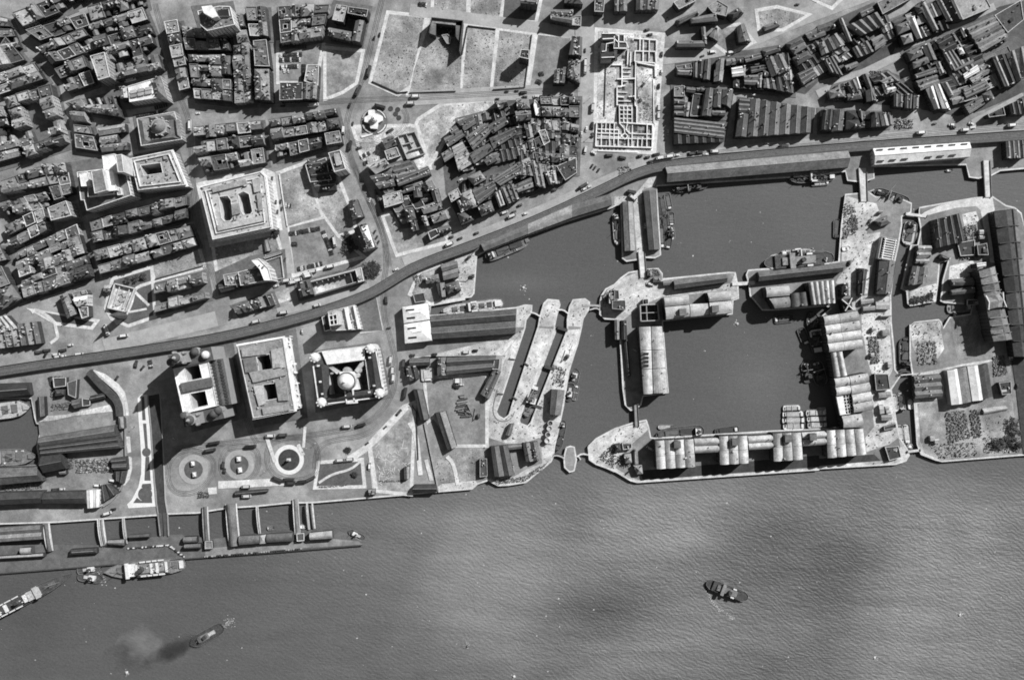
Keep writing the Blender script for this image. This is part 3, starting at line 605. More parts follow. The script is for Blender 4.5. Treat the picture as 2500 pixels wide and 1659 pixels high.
B("00:610 930 1030 830 1110 1070 690 1000", 3, 1, 15, "left of glazed bank")
B("00:650 1010 770 1020 880 1370 680 1340", 1, 3, 15, "narrow parking square terrace")
B("00:-60 690 290 560 400 720 -20 860", 3, 2, 16, "left edge block")
B("00:-60 480 40 330 210 540 -20 610", 2, 1, 15, "left edge corner")
B("00:-20 150 60 170 170 420 -20 450", 1, 3, 15, "far left strip")
B("00:20 890 450 760 590 1310 230 1430", 4, 5, 22, "curved-front courtyard block", ring=True, light=.4)
B("00:-70 960 20 970 190 1450 -60 1520", 1, 4, 16, "long left edge terrace")
B("01:-20 150 370 20 440 190 30 270", 3, 2, 17, "above left cross street")
B("01:370 0 600 -10 660 280 500 330", 2, 3, 18, "left of stepped office")
B("01:-20 350 400 250 480 380 60 480", 4, 1, 16, "thin left terrace")
bl("01:430 400 600 335 650 470 465 515", 'f', 24, 'square pale-rimmed building on the street corner left of the stepped white office', roof='lead', wall='wall_l', detail=3)
B("01:30 560 380 400 430 600 110 760", 4, 2, 17, "left courtyard block")
B("01:130 810 690 545 830 1020 220 1230", 6, 5, 17, "large wedge-shaped block")
B("01:-20 760 0 760 60 870 -20 890", 1, 1, 14, "left edge sliver")
bl("01:-30 930 10 930 90 1090 -20 1130", 'f', 16, 'pale-edged flat building cut by the left edge below the wedge-shaped block', roof='felt')
bl("01:-40 1150 100 1090 200 1230 20 1330", 'hu', 11, 'broad hip-roofed grey hall with rounded corner at the left edge', roof='shedm', n=1)
# row of blocks near the stepped office
B("01:805 515 1470 330 1720 400 1700 490 850 720".replace('1470 330 ', '').replace('1720 400', '1690 285'), 8, 2, 18, "below the pale offices", gap=.45, light=.15)
B("01:850 790 1320 665 1370 870 910 1000", 4, 2, 17, "above church garden", light=.25)
B("01:1320 660 1720 560 1790 740 1400 860", 4, 2, 16, "left of overgrown plot")
B("01:1400 1090 1840 985 1880 1220 1400 1350", 4, 2, 20, "church-side courtyard block", light=.45, flat=.6, gap=.6)
# right of tram avenue
B("00:1497 200 1617 180 1730 825 1640 850", 1, 6, 19, "terrace right of tram avenue", light=.3)
B("10:-220 235 190 270 225 455 -170 455", 4, 2, 17, "below white bank")
B("10:-150 500 225 500 245 925 -100 890", 4, 4, 18, "dense tram avenue block", light=.2)
B("10:255 410 400 390 425 925 270 940", 2, 5, 17, "tall narrow block", light=.25)
B("10:280 130 345 130 400 380 300 395", 1, 2, 15, "lane right of white bank")
B("10:370 60 555 60 580 330 410 325", 2, 2, 17, "pale turret block")
bl("10:440 370 560 360 590 605 455 600", 'f', 18, 'dark block ringed with roof lights between the lane and the car park street', detail=4)
bl("10:450 630 590 630 600 915 455 905", 'hv', 18, 'dark hipped block with small lanterns left of the car park street', roof='slate', n=1, detail=3)
B("10:660 50 1130 30 1065 330 690 400", 4, 3, 18, "above office car park", light=.25, flat=.5)
bl("10:930 592 1038 590 1032 780 905 740", 'f', 14, 'pale flat-roofed works beside the double column of parked cars', roof='lead', detail=3)
bl("10:680 752 890 752 888 905 680 915", 'f', 15, 'dark flat-roofed building with one white rooflight, foot of the office car park', roof='slate_d', detail=2)
bl("10:900 760 1030 760 1020 905 895 905", 'gv', 14, 'twin-gabled building at the lower right of the office car park', n=2)
bl("10:1160 180 1200 40 1300 55 1260 200", 'f', 18, 'pale roofed wing of the block left of the curving road, upper left', roof='lead', detail=3)
bl("10:1310 60 1490 85 1475 155 1300 120", 'f', 19, 'dark front wing with chimneys facing the top road', roof='slate_d', detail=4)
bl("10:1375 190 1455 190 1415 385 1335 375", 'gv', 17, 'long grey roof with pale colonnade along the curving tram road', roof='felt', n=1)
bl("10:1130 250 1340 290 1330 380 1120 330", 'hu', 15, 'low hip-roofed wing above the leaf-shaped plot', roof='shedm', n=1)
pad("10:1120 180 1190 30 1500 80 1425 410 1120 370")
B("10:-110 1150 500 1095 540 1310 30 1390 -90 1400".replace('30 1390 ', ''), 6, 2, 19, "left of crossing lane", light=.12, gap=.3)
B("10:-50 1440 530 1345 550 1480 -10 1568", 5, 1, 18, "above twin-well building", light=.1)
B("10:585 1085 1190 985 1235 1165 615 1270", 6, 2, 18, "left of white monument", light=.15, gap=.3)
B("10:640 1320 1055 1240 1070 1340 655 1445", 4, 1, 17, "dark terrace below monument")
bl("10:1090 1215 1225 1190 1248 1295 1110 1318", 'f', 17, 'small square building ringed by pale rooflights at the end of the dark terrace', detail=4)
# ---- named large buildings ----
def big(s, h, label, **k): return bl(s, 'f', h, label, **k)
o = big("00:1800 100 1997 55|10:230 58 272 225 20 282 -40 230", 36, 'tall white bank with a high stepped tower block on its roof', roof='felt', wall='wall_w', cop='white', detail=2)
G().prism(ccw(pts("10:-30 60 62 50 118 150 70 165 -10 120", 46)), 35, 46, 0, mt=1).build('tower_block', ['wall_w', 'white'], o)
G().prism(ccw(pts("10:120 95 215 85 225 145 125 150", 38)), 35, 38.5, 0, mt=1).build('roof_lantern', ['wall_w', 'glass'], o)
pad("10:-90 80 240 40 290 240 -20 300")
# glazed bank
bl("00:1085 800 1165 790 1180 890 1100 905", 'gv', 16, 'left wing of the glazed bank', roof='whited', n=1)
o = big("00:1165 785 1400 715 1440 890 1180 930", 19, 'white bank with a tall glazed roof court between two streets', roof='white', wall='wall_w', cop='white', detail=0)
for i in range(3):
    for j in range(2):
        a, b = 1185 + i * 68, 828 + j * 36 - i * 14; G().prism(ccw(pts(f"00:{a} {b} {a+56} {b-12} {a+60} {b+16} {a+4} {b+28}", 20)), 18, 20.4).build('roof_light', 'glassroof', o)
bl("00:1375 730 1460 690 1530 910 1420 890", 'hv', 19, 'slate end wing of the glazed bank beside the tram curve', roof='slate', wall='wall_l', n=1)
pad("00:1080 795 1465 680 1540 925 1110 980")
# town hall
o = bl("00:1245 1080 1590 1015 1660 1270 1285 1330", 'f', 17, 'domed town hall with hipped slate wings behind the parking square', roof='slate', wall='wall_l', detail=0)
for s_ in ("00:1245 1080 1350 1070 1380 1290 1285 1330", "00:1350 1062 1590 1015 1600 1080 1360 1110", "00:1580 1080 1630 1090 1655 1265 1600 1250", "00:1380 1250 1600 1230 1655 1270 1330 1320"):
    q = [Vector((a.x, a.y)) for a in pts(s_, 18)]
    al = (q[1] - q[0]).length > (q[2] - q[1]).length
    if not al: q = [q[3], q[0], q[1], q[2]]
    g = G(); m1 = (q[0] + q[3]) / 2; m2 = (q[1] + q[2]) / 2; d = (m2 - m1) * .15; m1 += d; m2 -= d; z = 16.2
    g.face([(*q[0], z), (*q[1], z), (*m2, z + 4), (*m1, z + 4)]); g.face([(*q[2], z), (*q[3], z), (*m1, z + 4), (*m2, z + 4)]); g.face([(*q[3], z), (*q[0], z), (*m1, z + 4)]); g.face([(*q[1], z), (*q[2], z), (*m2, z + 4)]); g.build('wing_roof', 'slate', o)
c = pts("00:1448 1150", 24)[0]; G().cyl(c, 8.5, 8.5, 16, 23, 20).build('drum', 'wall_l', o)
g = G()
for i in range(10): a = i * .628; g.box((c.x + 9.3 * math.cos(a), c.y + 9.3 * math.sin(a)), a, 1.1, 1.1, 16, 24)
g.build('colonnade', 'coping', o); d_ = G().dome(c, 6.6, 23, 7).build('dome', 'copper', o); G().cyl((c.x - .6, c.y + .4), 1.2, .6, 29.5, 33, 8).build('statue', 'coping', d_)
pad("00:1240 1070 1600 1010 1670 1280 1285 1345")
bl("00:900 1165 1140 1125 1150 1200 905 1240", 'gu', 9, 'low pale shed, uppermost of three by the town hall', roof='lead', wall='wall', n=1)
for j, (y, w_) in enumerate(((1250, 'second'), (1320, 'lowest'))):
    bl(f"00:{910+j*10} {y} {1070+j*90} {y-25} {1080+j*90} {y+45} {920+j*10} {y+68}", 'gu', 9, f'pale shed with rooflights, {w_} of three beside the town hall', roof='felt', n=1, lights=5)
# white stepped office
o = big("01:700 75 1060 30 1125 -10 1195 285 790 425 765 330 735 330", 30, 'large stone office with stepped white attics and a tall central wing', roof='felt', wall='wall_w', cop='white', detail=0)
for s_, a, b, r in (("01:830 70 935 45 975 240 862 270", 29, 48, 'felt'), ("01:720 85 795 70 830 200 740 205", 29, 36, 'white'), ("00:930 1420 1045 1400 1100 1568 950 1590", 29, 38, 'white'), ("01:800 215 1030 160 1040 270 800 300", 29, 36, 'felt'), ("01:1062 222 1100 218 1112 280 1070 284", 29, 34, 'lead'), ("00:1050 1415 1110 1405 1130 1568 1075 1568", 29, 55, 'felt'), ("01:955 45 1030 60 1065 240 975 250", 29, 40, 'white')):
    g = G(); q = ccw(pts(s_, b)); g.prism(q, a, b - .5, 0, top=False); g.build('attic_wall', 'wall_w', o); G().face([(*v, b - .5) for v in q]).build('attic_roof', r, o)
    g = G(); parapet(g, q, b - .55, b + .1); g.build('attic_parapet', 'white', o)
pad("01:660 10 1060 -60 1150 -60 1215 300 770 440")
# bank with one light well
o = big("00:1190 1445 1560 1370|01:1690 190 1255 240", 27, 'pale office with one square light well and heavy cornices', roof='lead', wall='wall_l', cop='white', wells=("01:1280 15 1460 -10 1480 80 1310 105",), detail=1)
g = G(); q = offset(ccw(pts("00:1190 1445 1560 1370|01:1690 190 1255 240", 27)), -3.2); parapet(g, q, 26, 28.5, .7); g.build('inner_cornice', 'white', o)
g = G(); q = offset(ccw(pts("00:1190 1445 1560 1370|01:1690 190 1255 240", 27)), 1.3); parapet(g, q, 22, 23, 1.4); g.build('cornice', 'white', o)
pad("00:1190 1445 1610 1360|01:1720 200 1290 310 1240 240")
bl("01:1465 320 1650 270 1710 385 1500 440", 'f', 19, 'corner building with white rim and small light well, right end of the long block', roof='felt', wall='wall_l', cop='white', detail=3) if False else None
# twin-well building
outer = "11:-50 212 505 72 545 110 600 575 70 690"
o = big(outer, 33, 'massive pale office with two rounded light wells', roof='whited', wall='wall_w', cop='white', wells=("11:128 300 205 290 235 330 250 490 230 515 175 520 150 490", "11:300 275 350 250 400 275 430 430 415 455 350 462 330 430"), detail=1.6)
g = G(); q = offset(ccw(pts(outer, 33)), -5); parapet(g, q, 31.9, 34.2, .7); q = offset(q, -3); parapet(g, q, 31.9, 33.6, .6); g.build('attic_rim', 'white', o)
for s_ in ("11:60 215 370 140 385 185 75 260", "11:240 370 300 360 320 450 250 470", "11:470 270 515 262 530 420 490 430", "11:430 150 500 130 510 250 450 260", "11:110 560 520 470 530 520 120 610"):
    G().prism(ccw(pts(s_, 35)), 32, 35, 0, mt=1).build('roof_block', ['wall_l', 'felt' if '215' in s_ else 'lead'], o)
g = G(); q = offset(ccw(pts(outer, 33)), 1.5); parapet(g, q, 27, 28, 1.6); g.build('cornice', 'white', o)
pad("11:-60 190 520 50 620 90 690 590 60 740", 2, 'pave')
# tower with white rim
o = big("10:1125 1392 1232 1366 1285 1540 1180 1568", 32, 'slim white-rimmed tower block on the tram road corner', roof='felt', wall='wall_w', cop='white', detail=1)
G().prism(ccw(pts("10:1175 1410 1225 1395 1250 1500 1200 1512", 33)), 31, 34, 0, mt=1).build('lift_house', ['wall_l', 'lead'], o)
bl("10:915 1500 1105 1435 1130 1568 1160 1640 960 1660", 'f', 10, 'rounded roofless brick shell left of the white-rimmed tower block', roof='dark', wall='wall', cop='coping', detail=2)
bl("11:930 -40 1160 -70 1200 240 1020 260", 'gu', 7, 'low dark sheds in the shade of the white-rimmed tower block', roof='slate_d', n=3, detail=1)
# buildings along the tram road right side of car park
bl("11:1310 340 1390 320 1450 480 1340 515", 'gv', 10, 'low brick range on the right side of the car park', roof='slate', n=1)
o = bl("11:1355 590 1470 540 1560 750 1440 795 1420 790".replace(' 1420 790', ''), 'gv', 20, 'tall hall with white-glazed roof slope, lower right of the car park', roof='slate_d', wall='wall_l', n=1, rh=7, detail=3)
G().face([(*v, 25.5 if i in (0, 3) else 21.6) for i, v in enumerate([Vector((a.x, a.y)) for a in pts("11:1430 575 1480 555 1545 755 1490 775", 24)])]).build('roof_glazing', 'white', o)
# white ventilation-like block group by the overhead railway
o = big("11:165 1010 310 985 335 1100 185 1105|11:180 1060".split('|')[0], 15, 'flat roofed building in the stepped white group, leftmost', roof='lead', wall='wall', detail=3)
o = big("11:300 985 520 930 600 1055 325 1108", 20, 'broad flat roof with dark attic boxes beside the sunken yard', roof='felt', wall='wall_l', cop='coping', detail=4)
o = big("11:425 880 490 860 580 950 610 1060 540 1060 500 960", 30, 'white towering block with stepped roofs beside the sunken yard', roof='white', wall='wall_w', cop='white', detail=2)
bl("11:120 1095 320 1075 310 1130 150 1175", 'gu', 10, 'low dark range at the street end of the stepped white group', roof='slate_d', n=1)
o = big("11:535 850 690 800 700 815 545 865", 6, 'thin pale screen wall range above the sunken yard', roof='lead', detail=0)
sheet('yard', "11:560 890 695 845 720 1035 610 1060", 'dark', z=.5)
G().strip([Vector((a.x, a.y)) for a in pts("11:560 885 700 840 725 1040 605 1065 560 885")], .8, 3, thick=2.9).build('boundary_wall', 'coping', label='white-topped wall round the sunken square yard', category='wall')
pad("11:110 990 420 850 720 790 740 1040 140 1180", 1.5)
bl("11:535 700 570 690 600 790 550 800", 'gv', 4, 'small pale shed on the cleared ground below the twin-well building', roof='lead', win=False, detail=0)
# roofless range with light interior
o = thing('ruined_warehouse', 'long roofless warehouse shell with pale rubble floor beside the overhead railway', 'ruin', tuple(pts("11:1200 1100")[0]))
q = [Vector((a.x, a.y)) for a in pts("11:960 1075 1370 968 1400 1070 1000 1190", 11)]
G().face([(*v, .8) for v in ccw(q)]).build('floor', 'rubble_l', o)
for a, b in ((q[0], q[1]), (q[1], q[2]), (q[2], q[3]), (q[3], q[0])): G().strip([a, b], .9, 11, thick=11).build('wall', 'wall_l', o)
for i in range(1, 8): a, b = lerp4(q, i / 8, 0), lerp4(q, i / 8, .22 if i < 7 else 1); G().strip([a, b], .6, 9, thick=8.2).build('cross_wall', 'wall_l', o)
g = G(); parapet(g, offset(q, 1.5), 5, 6, 1.4); g.build('cornice', 'coping', o)
bl("11:1370 960 1425 940 1450 1065 1400 1078", 'f', 14, 'pale surviving end of the roofless warehouse', roof='lead', wall='wall_l', cop='white', detail=2)
bl("11:835 1100 905 1070 940 1195 870 1218", 'gv', 12, 'dark-roofed bay left of the roofless warehouse, outer one', roof='slate_d', n=1)
bl("11:905 1070 960 1065 1000 1185 940 1195", 'gv', 12, 'dark-roofed bay joined to the roofless warehouse', roof='slate_d', n=1)
pad("11:830 1095 1430 935 1460 1075 870 1230", 2)
B("11:250 1300 600 1180 640 1280 300 1370", 5, 1, 11, "row before the railway", light=.1, flat=.1)
sheet('vacant_plot', "11:615 1175 770 1130 775 1240 650 1285", 'rubble_l', z=.5)
# ventilation station by the viaduct
o = big("11:1065 1395 1120 1370 1150 1510 1090 1525", 11, 'low dark wing of the white ventilation station', roof='slate_d', wall='wall_l', cop='white', detail=0)
o = big("11:1120 1345 1365 1285 1425 1505 1150 1520", 16, 'white ventilation station base with banded roof', roof='lead', wall='wall_w', cop='white', detail=1)
G().prism(ccw(pts("11:1125 1380 1205 1362 1215 1462 1140 1475", 42)), 15, 42, 0, top=False).build('tower', 'wall_w', o)
q = ccw(pts("11:1125 1380 1205 1362 1215 1462 1140 1475", 42)); g = G(); parapet(g, q, 40, 42.2, .9); g.build('tower_rim', 'white', o); G().face([(*v, 38) for v in q]).build('fan_shaft', 'dark', o)
g = G(); a, b = lerp4(q, .5, 0), lerp4(q, .5, 1); g.strip([a, b], .8, 41.5, thick=2); a, b = lerp4(q, 0, .5), lerp4(q, 1, .5); g.strip([a, b], .8, 41.6, thick=2); g.build('shaft_divider', 'white', o)
for s_ in ("11:1270 1310 1300 1300 1340 1500 1310 1510", "11:1350 1290 1365 1288 1415 1500 1395 1505"): G().prism(ccw(pts(s_, 19)), 15, 19).build('roof_fin', 'white', o)
G().prism(ccw(pts("11:1300 1370 1325 1365 1345 1450 1320 1455", 16.5)), 15, 16.4).build('louvre', 'dark', o)
pad("11:1055 1380 1370 1270 1550 1240 1600 1500 1090 1540", 2)
# church ruin and garden
o = thing('church_ruin', 'roofless pale church shell under rebuilding in its garden', 'church', tuple(pts("01:1100 1220")[0]))
q = [Vector((a.x, a.y)) for a in pts("01:1040 1090 1222 1135 1140 1345 975 1310", 7)]
G().face([(*v, .9) for v in ccw(q)]).build('floor', 'rubble_l', o)
for a, b in ((q[0], q[1]), (q[1], q[2]), (q[2], q[3]), (q[3], q[0])): G().strip([a, b], 1, 6, thick=6).build('wall', 'wall_w', o)
for u in (.25, .75): G().strip([lerp4(q, u, .08), lerp4(q, u, .9)], .8, 4, thick=3.2).build('arcade', 'wall_w', o)
for u, v in ((.35, .3), (.5, .6), (.4, .75), (.6, .35)): G().box(lerp4(q, u, v), .3, 5, 4, .9, 2.5).build('scaffold_stack', 'wall_l', o)
G().cyl(pts("01:1030 1380", 30)[0], 4, 4, 0, 18, 8).cyl(pts("01:1030 1380", 30)[0], 4, .2, 18, 40, 8).build('spire', 'stain', o)
bl("01:950 1100 1025 1100 1000 1175 960 1170", 'gu', 6, 'small pale hall left of the roofless church', roof='lead', n=1)
bl("01:540 1195 620 1180 700 1365 610 1412", 'gv', 11, 'long slate hall leaning over the wedge-shaped garden', roof='slate', n=1)
bl("01:655 1175 780 1145 800 1180 670 1215", 'f', 12, 'small pale-rimmed building at the top of the garden row', roof='lead', detail=2)
bl("01:670 1215 800 1190 800 1290 700 1300", 'gu', 13, 'white hipped building right of the slate hall', roof='white', wall='wall_w', n=1)
bl("01:710 1305 800 1300 805 1390 745 1410", 'f', 13, 'flat mottled building at the foot of the garden row', roof='felt', detail=2)
B("01:165 1240 500 1110 600 1130 230 1225".replace('165 1240', '210 1180').replace('500 1110', '480 1090').replace('600 1130', '500 1140'), 4, 1, 12, "low row by garden", light=.3)
bl("01:480 1070 545 1010 640 1080 500 1130", 'hu', 14, 'bright white-roofed house at the street corner above the garden', roof='white', wall='wall_l', n=1)
o = bl("01:-60 1400 60 1380 170 1500 20 1530", 'gv', 10, 'pale corrugated shed at the left edge above the sawtooth roofs', roof='lead', n=3, rh=2.5)
bl("02:-60 0 340 -60 380 140 -20 190", 'gv', 9, 'sawtooth-roofed goods shed at the left edge', roof='slate', wall='wall', n=6, rh=3)
G().strip([Vector((a.x, a.y)) for a in smooth(pts("01:290 1355 340 1320 500 1430 510 1500 530 1568|02:520 100 460 140"))], 3.2, .7, thick=.4).build('pavement', 'pave', kind='structure')
# ---- The three great riverfront buildings ----
lv = "02:1575 370 1830 325|12:35 300 112 710|02:1950 745 1670 785"
lv = "S:422 899 508 880 530 990 447 1010"
o = big(lv, 44, 'huge office building with twin domed clock towers and two dark courts', roof='white', wall='wall_l', cop='white', wells=("S:450 897 485 889 493 922 458 929", "S:464 961 500 954 508 988 472 996"), detail=0)
G().prism(ccw(pts("S:440 935 516 920 520 942 446 957", 47)), 43, 47, 0, mt=1).build('cross_wing', ['wall_l', 'slate'], o)
for cy, s_ in ((862, "S:410 868 515 846 522 878 420 900"), (1010, "S:445 1012 540 992 548 1020 450 1042")):
    G().prism(ccw(pts(s_, 46)), 0, 46, 0, mt=1).build('end_block', ['wall_l', 'stain'], o)
for s_ in ("S:508 880 545 874 566 986 530 990",): G().prism(ccw(pts(s_, 36)), 0, 36, 0, mt=1).build('side_wing', ['wall_l', 'shedm'], o); g = G(); 
q = [Vector((a.x, a.y)) for a in pts("S:514 880 542 875 564 984 534 988", 36.5)]; g = G()
for i in range(14):
    for j in (.2, .75): g.box(lerp4(q, j, (i + .5) / 14), -.2, 3.2, 2.4, 36.02, 37.2)
g.build('attic_windows', 'dark', o, kind='stuff')
for i, (x, y, big_) in enumerate(((433, 873, 1), (467, 1024, 1), (500, 866, 0), (531, 1002, 0), (415, 884, 0), (447, 1015, 0), (520, 1010, 0), (474, 858, 0))):
    h = 70 if big_ else 52; c = P(x, y, h); cc_ = P(x, y, h)
    if big_:
        t = G(); t.box(c, .18, 11, 11, 40, 62).box(c, .18, 8.5, 8.5, 62, 70); to = t.build('clock_tower', 'wall_l', o)
        G().cyl(c, 5, 5, 70, 75, 12).build('lantern', 'wall_l', to); G().dome(c, 4.6, 75, 6).build('dome', 'stain', to); G().cyl((c.x, c.y), 2.0, .6, 80, 85, 8).build('bird_statue', 'coping', to)
        g = G()
        for u, v in ((-1, -1), (1, -1), (1, 1), (-1, 1)): g.cyl((c.x + u * 4.8, c.y + v * 4.8), 1.6, 1.6, 60, 68, 8).dome((c.x + u * 4.8, c.y + v * 4.8), 1.6, 68, 2, 8, 3)
        g.build('turret', 'copd', to)
    else:
        t = G().cyl(c, 4.2, 4.2, 40, 50, 12); to = t.build('corner_turret', 'wall_l', o); G().dome(c, 4.2, 50, 4.5, 12, 5).build('dome', 'coping' if i == 2 else 'stain', to)
pad("S:445 868 560 845 590 1010 478 1040", 5)
cu = "12:295 162 712 90 818 748 440 822"
o = big(cu, 34, 'pale palazzo office block with two square light wells, middle of three riverfront buildings', roof='lead', wall='wall_l', cop='white', wells=("12:472 266 588 240 612 386 496 402", "12:526 520 640 505 664 640 546 662"), detail=1)
g = G(); q = offset(ccw(pts(cu, 34)), 1.6); parapet(g, q, 30.5, 31.6, 1.8); g.build('cornice', 'white', o)
for s_ in ("12:330 190 540 150 560 240 340 265", "12:400 400 690 360 740 430 440 500", "12:440 530 530 520 550 690 490 715", "12:640 490 740 480 760 660 670 665", "12:600 200 700 180 730 360 620 380", "12:520 730 760 690 770 750 530 790", "12:345 280 460 260 480 390 370 410"):
    G().prism(ccw(pts(s_, 36)), 33, 35.6, 0, mt=1).build('roof_block', ['wall_l', 'felt' if R.random() < .5 else 'lead'], o)
g = G()
for i in range(26):
    q = lerp4([Vector((a.x, a.y)) for a in pts("12:730 90 790 75 880 730 830 745", 20)], R.uniform(0, 1), i / 26); g.box(q, -.17, R.uniform(1, 3), R.uniform(.6, 2), 14, R.uniform(18, 24))
g.build('balcony_blocks', 'white', o, kind='stuff')
for s_ in ("12:716 88 728 86 836 742 822 748",): G().prism(ccw(pts(s_, 30)), 0, 30).build('corner_pier', 'white', o)
pad("12:330 130 800 40 900 790 480 870", 4)
po = "12:978 262 1040 215 1460 165 1570 185 1640 585 1560 640 1110 705 1035 690"
o = big(po, 27, 'white-domed dock office with four domed corner turrets, right of three riverfront buildings', roof='slate_d', wall='wall_w', cop='white', wells=("12:1110 345 1460 290 1500 610 1150 655",), detail=0)
def hipbar(o, s_, h, rh, m, nm='wing_roof', z=None):
    q = [Vector((a.x, a.y)) for a in pts(s_, h)]
    m1 = (q[0] + q[3]) / 2; m2 = (q[1] + q[2]) / 2; g = G()
    g.face([(*q[0], h), (*q[1], h), (*m2, h + rh), (*m1, h + rh)]); g.face([(*q[2], h), (*q[3], h), (*m1, h + rh), (*m2, h + rh)]); g.face([(*q[3], h), (*q[0], h), (*m1, h + rh)]); g.face([(*q[1], h), (*q[2], h), (*m2, h + rh)]); return g.build(nm, m, o)
hipbar(o, "12:1140 640 1130 330 1010 350 1050 650", 26.8, 4, 'slate_d'); hipbar(o, "12:1530 610 1470 230 1580 230 1620 590", 26.8, 4, 'slate_d'); hipbar(o, "12:1120 700 1540 640 1530 560 1110 610", 26.8, 4, 'slate_d')
G().prism(ccw(pts("12:1065 218 1460 172 1455 290 1115 335", 29)), 26, 29, 0, mt=1).build('front_roof', ['wall_w', 'white'], o)
for s_ in ("12:1270 575 1280 575 1300 690 1288 690", "12:1340 560 1352 560 1368 675 1356 675", "12:1295 665 1390 655 1392 685 1298 692"): G().prism(ccw(pts(s_, 30)), 26, 29.5).build('portico', 'white', o)
for x, y in ((1035, 345), (1158, 413), (1055, 490), (1075, 600), (1505, 270), (1545, 525), (1500, 585)): G().box(pts(f"12:{x} {y}", 29)[0], .1, 2.6, 1.8, 27, 30.6).build('dormer', 'coping', o)
g = G(); g.strip([Vector((a.x, a.y)) for a in pts("12:1120 335 1215 410", 24)], 3.6, 24, thick=24); g.strip([Vector((a.x, a.y)) for a in pts("12:1460 290 1380 400", 24)], 4.2, 24, thick=24); g.build('link_block', 'whited', o)
G().prism(ccw(pts("12:1225 400 1360 400 1405 560 1340 565 1260 540", 28)), 0.5, 28, 0, mt=0).build('rotunda_base', 'white', o)
for x, y, r in ((1295, 395, 4.5), (1405, 385, 3.2), (1385, 430, 3.2)): G().cyl(pts(f"12:{x} {y}", 22)[0], r, r, 0.5, 22, 14).dome(pts(f"12:{x} {y}", 22)[0], r, 22, 1.2, 14, 3).build('apse', 'lead', o)
c = pts("12:1280 490", 45)[0]; G().cyl(c, 9.3, 9.3, 27, 40, 24).build('drum', 'wall_w', o); g = G()
g.cyl(c, 9.5, 9.5, 39, 40.2, 24); g.build('drum_gallery', 'stain', o); dm = G().dome(c, 8.3, 40.2, 10.5, 28, 8).build('dome', 'white', o); G().cyl(c, 1.3, .4, 50, 56, 8).build('lantern', 'white', dm)
for x, y in ((1000, 272), (1510, 190), (1590, 597), (1060, 680)):
    c = pts(f"12:{x} {y}", 34)[0]; to = G().cyl(c, 5, 5, 0, 33, 12).build('corner_turret', 'wall_w', o); G().dome(c, 4.6, 33, 4, 12, 4).build('dome', 'white', to)
    g = G()
    for i in range(8): g.cyl((c.x + 4.2 * math.cos(i * .785), c.y + 4.2 * math.sin(i * .785)), .9, .9, 33, 35.5, 6)
    g.build('pinnacles', 'white', to, kind='stuff')
g = G()
for a, b in (("985 330", "1030 640"), ("1120 690", "1520 640"), ("1560 210", "1620 540")): g.strip([Vector((v.x, v.y)) for v in pts(f"12:{a} {b}", 28)], 1.0, 28.4, thick=1.3)
g.build('balustrade', 'white', o)
pad("12:1020 250 1560 170 1660 600 1050 720", 5)
# monument with white pedestal
o = thing('monument', 'white cross-shaped queen monument on a round terrace inside the tram loop', 'monument', tuple(pts("10:1540 1090")[0]))
c = pts("10:1545 1110")[0]; G().cyl(c, 14, 14, 0, .8, 30).build('terrace', 'paved', o)
g = G(); g.prism(ccw(pts("10:1490 1005 1545 1000 1550 1035 1570 1035 1620 1060 1620 1100 1580 1120 1570 1175 1510 1170 1500 1120 1455 1110 1455 1070 1490 1050", 5)), .8, 5).build('pedestal', 'white', o)
c2 = pts("10:1545 1085", 8)[0]; G().cyl(c2, 3.4, 3.4, 5, 9, 12).build('canopy_drum', 'white', o); G().dome(c2, 3.4, 9, 3.4, 12, 5).build('canopy_dome', 'white', o); G().cyl(c2, .7, .3, 12, 15, 6).build('statue', 'copper', o)
for i in range(4): a = .8 + i * 1.57; G().strip([c + Vector((math.cos(a + t) * 12.5, math.sin(a + t) * 12.5, 0)) for t in (-.5, -.25, 0, .25, .5)], 1.2, 1.8, thick=1).build('balustrade', 'coping', o)
G().prism(ccw(pts("10:1425 1240 1530 1215 1530 1230 1430 1258", 1)), 0, 1.6).build('steps', 'white', o)
sheet('lawn', "10:1430 1130 1500 1150 1500 1200 1430 1220", 'dark', z=.5)
for x, y, w_ in ((1695, 992, 'left'), (1740, 1040, 'middle'), (1760, 1000, 'upper'), (1770, 1075, 'lower')): disc(f"10:{x} {y}", 2.6, 'dark', 'flower_bed', .5)
# burnt block, lone block, top edge houses
o = thing('burnt_block', 'roofless U-shaped burnt office shell with dark interior', 'ruin', tuple(pts("20:330 260")[0]))
q = [Vector((a.x, a.y)) for a in pts("20:200 160 480 190 455 330 180 300", 16)]
for s_ in ("20:200 160 485 190 480 235 205 205", "20:420 200 485 195 465 400 420 330", "20:190 200 240 215 235 320 175 300"):
    G().prism(ccw(pts(s_, 15)), 0, 14, 0, mt=1).build('wing', ['wall', 'felt'], o)
g = G(); g.strip([Vector((a.x, a.y)) for a in pts("20:455 470 485 190 200 160 180 300", 17)], .8, 17, thick=17); g.build('outer_wall', 'stain', o)
G().prism(ccw(pts("20:230 220 420 240 400 340 230 320", .5)), 0, .5).build('cellar_floor', 'dark', o)
bl("20:290 320 345 310 380 340 370 400 340 400", 'f', 5, 'small pale hut inside the burnt U-shaped shell', roof='lead', win=False, detail=0)
bl("20:1015 450 1092 455 1088 540 1000 520", 'f', 26, 'lone dark square building standing on the bombed plot', roof='slate_d', wall='wall', detail=1)
bl("20:1010 -10 1170 10 1165 45 1010 30", 'gu', 22, 'tall brick block at the top edge over the shaded plot', roof='felt', n=1)
bl("20:1290 85 1495 90 1480 220 1280 180", 'gu', 14, 'dark long-roofed warehouse with pale gables under the top edge', roof='shedm', n=2)
bl("20:1485 150 1565 140 1560 235 1480 230", 'f', 5, 'low pale walled yard building by the wide road', roof='rubble_l', cop='coping', detail=1)
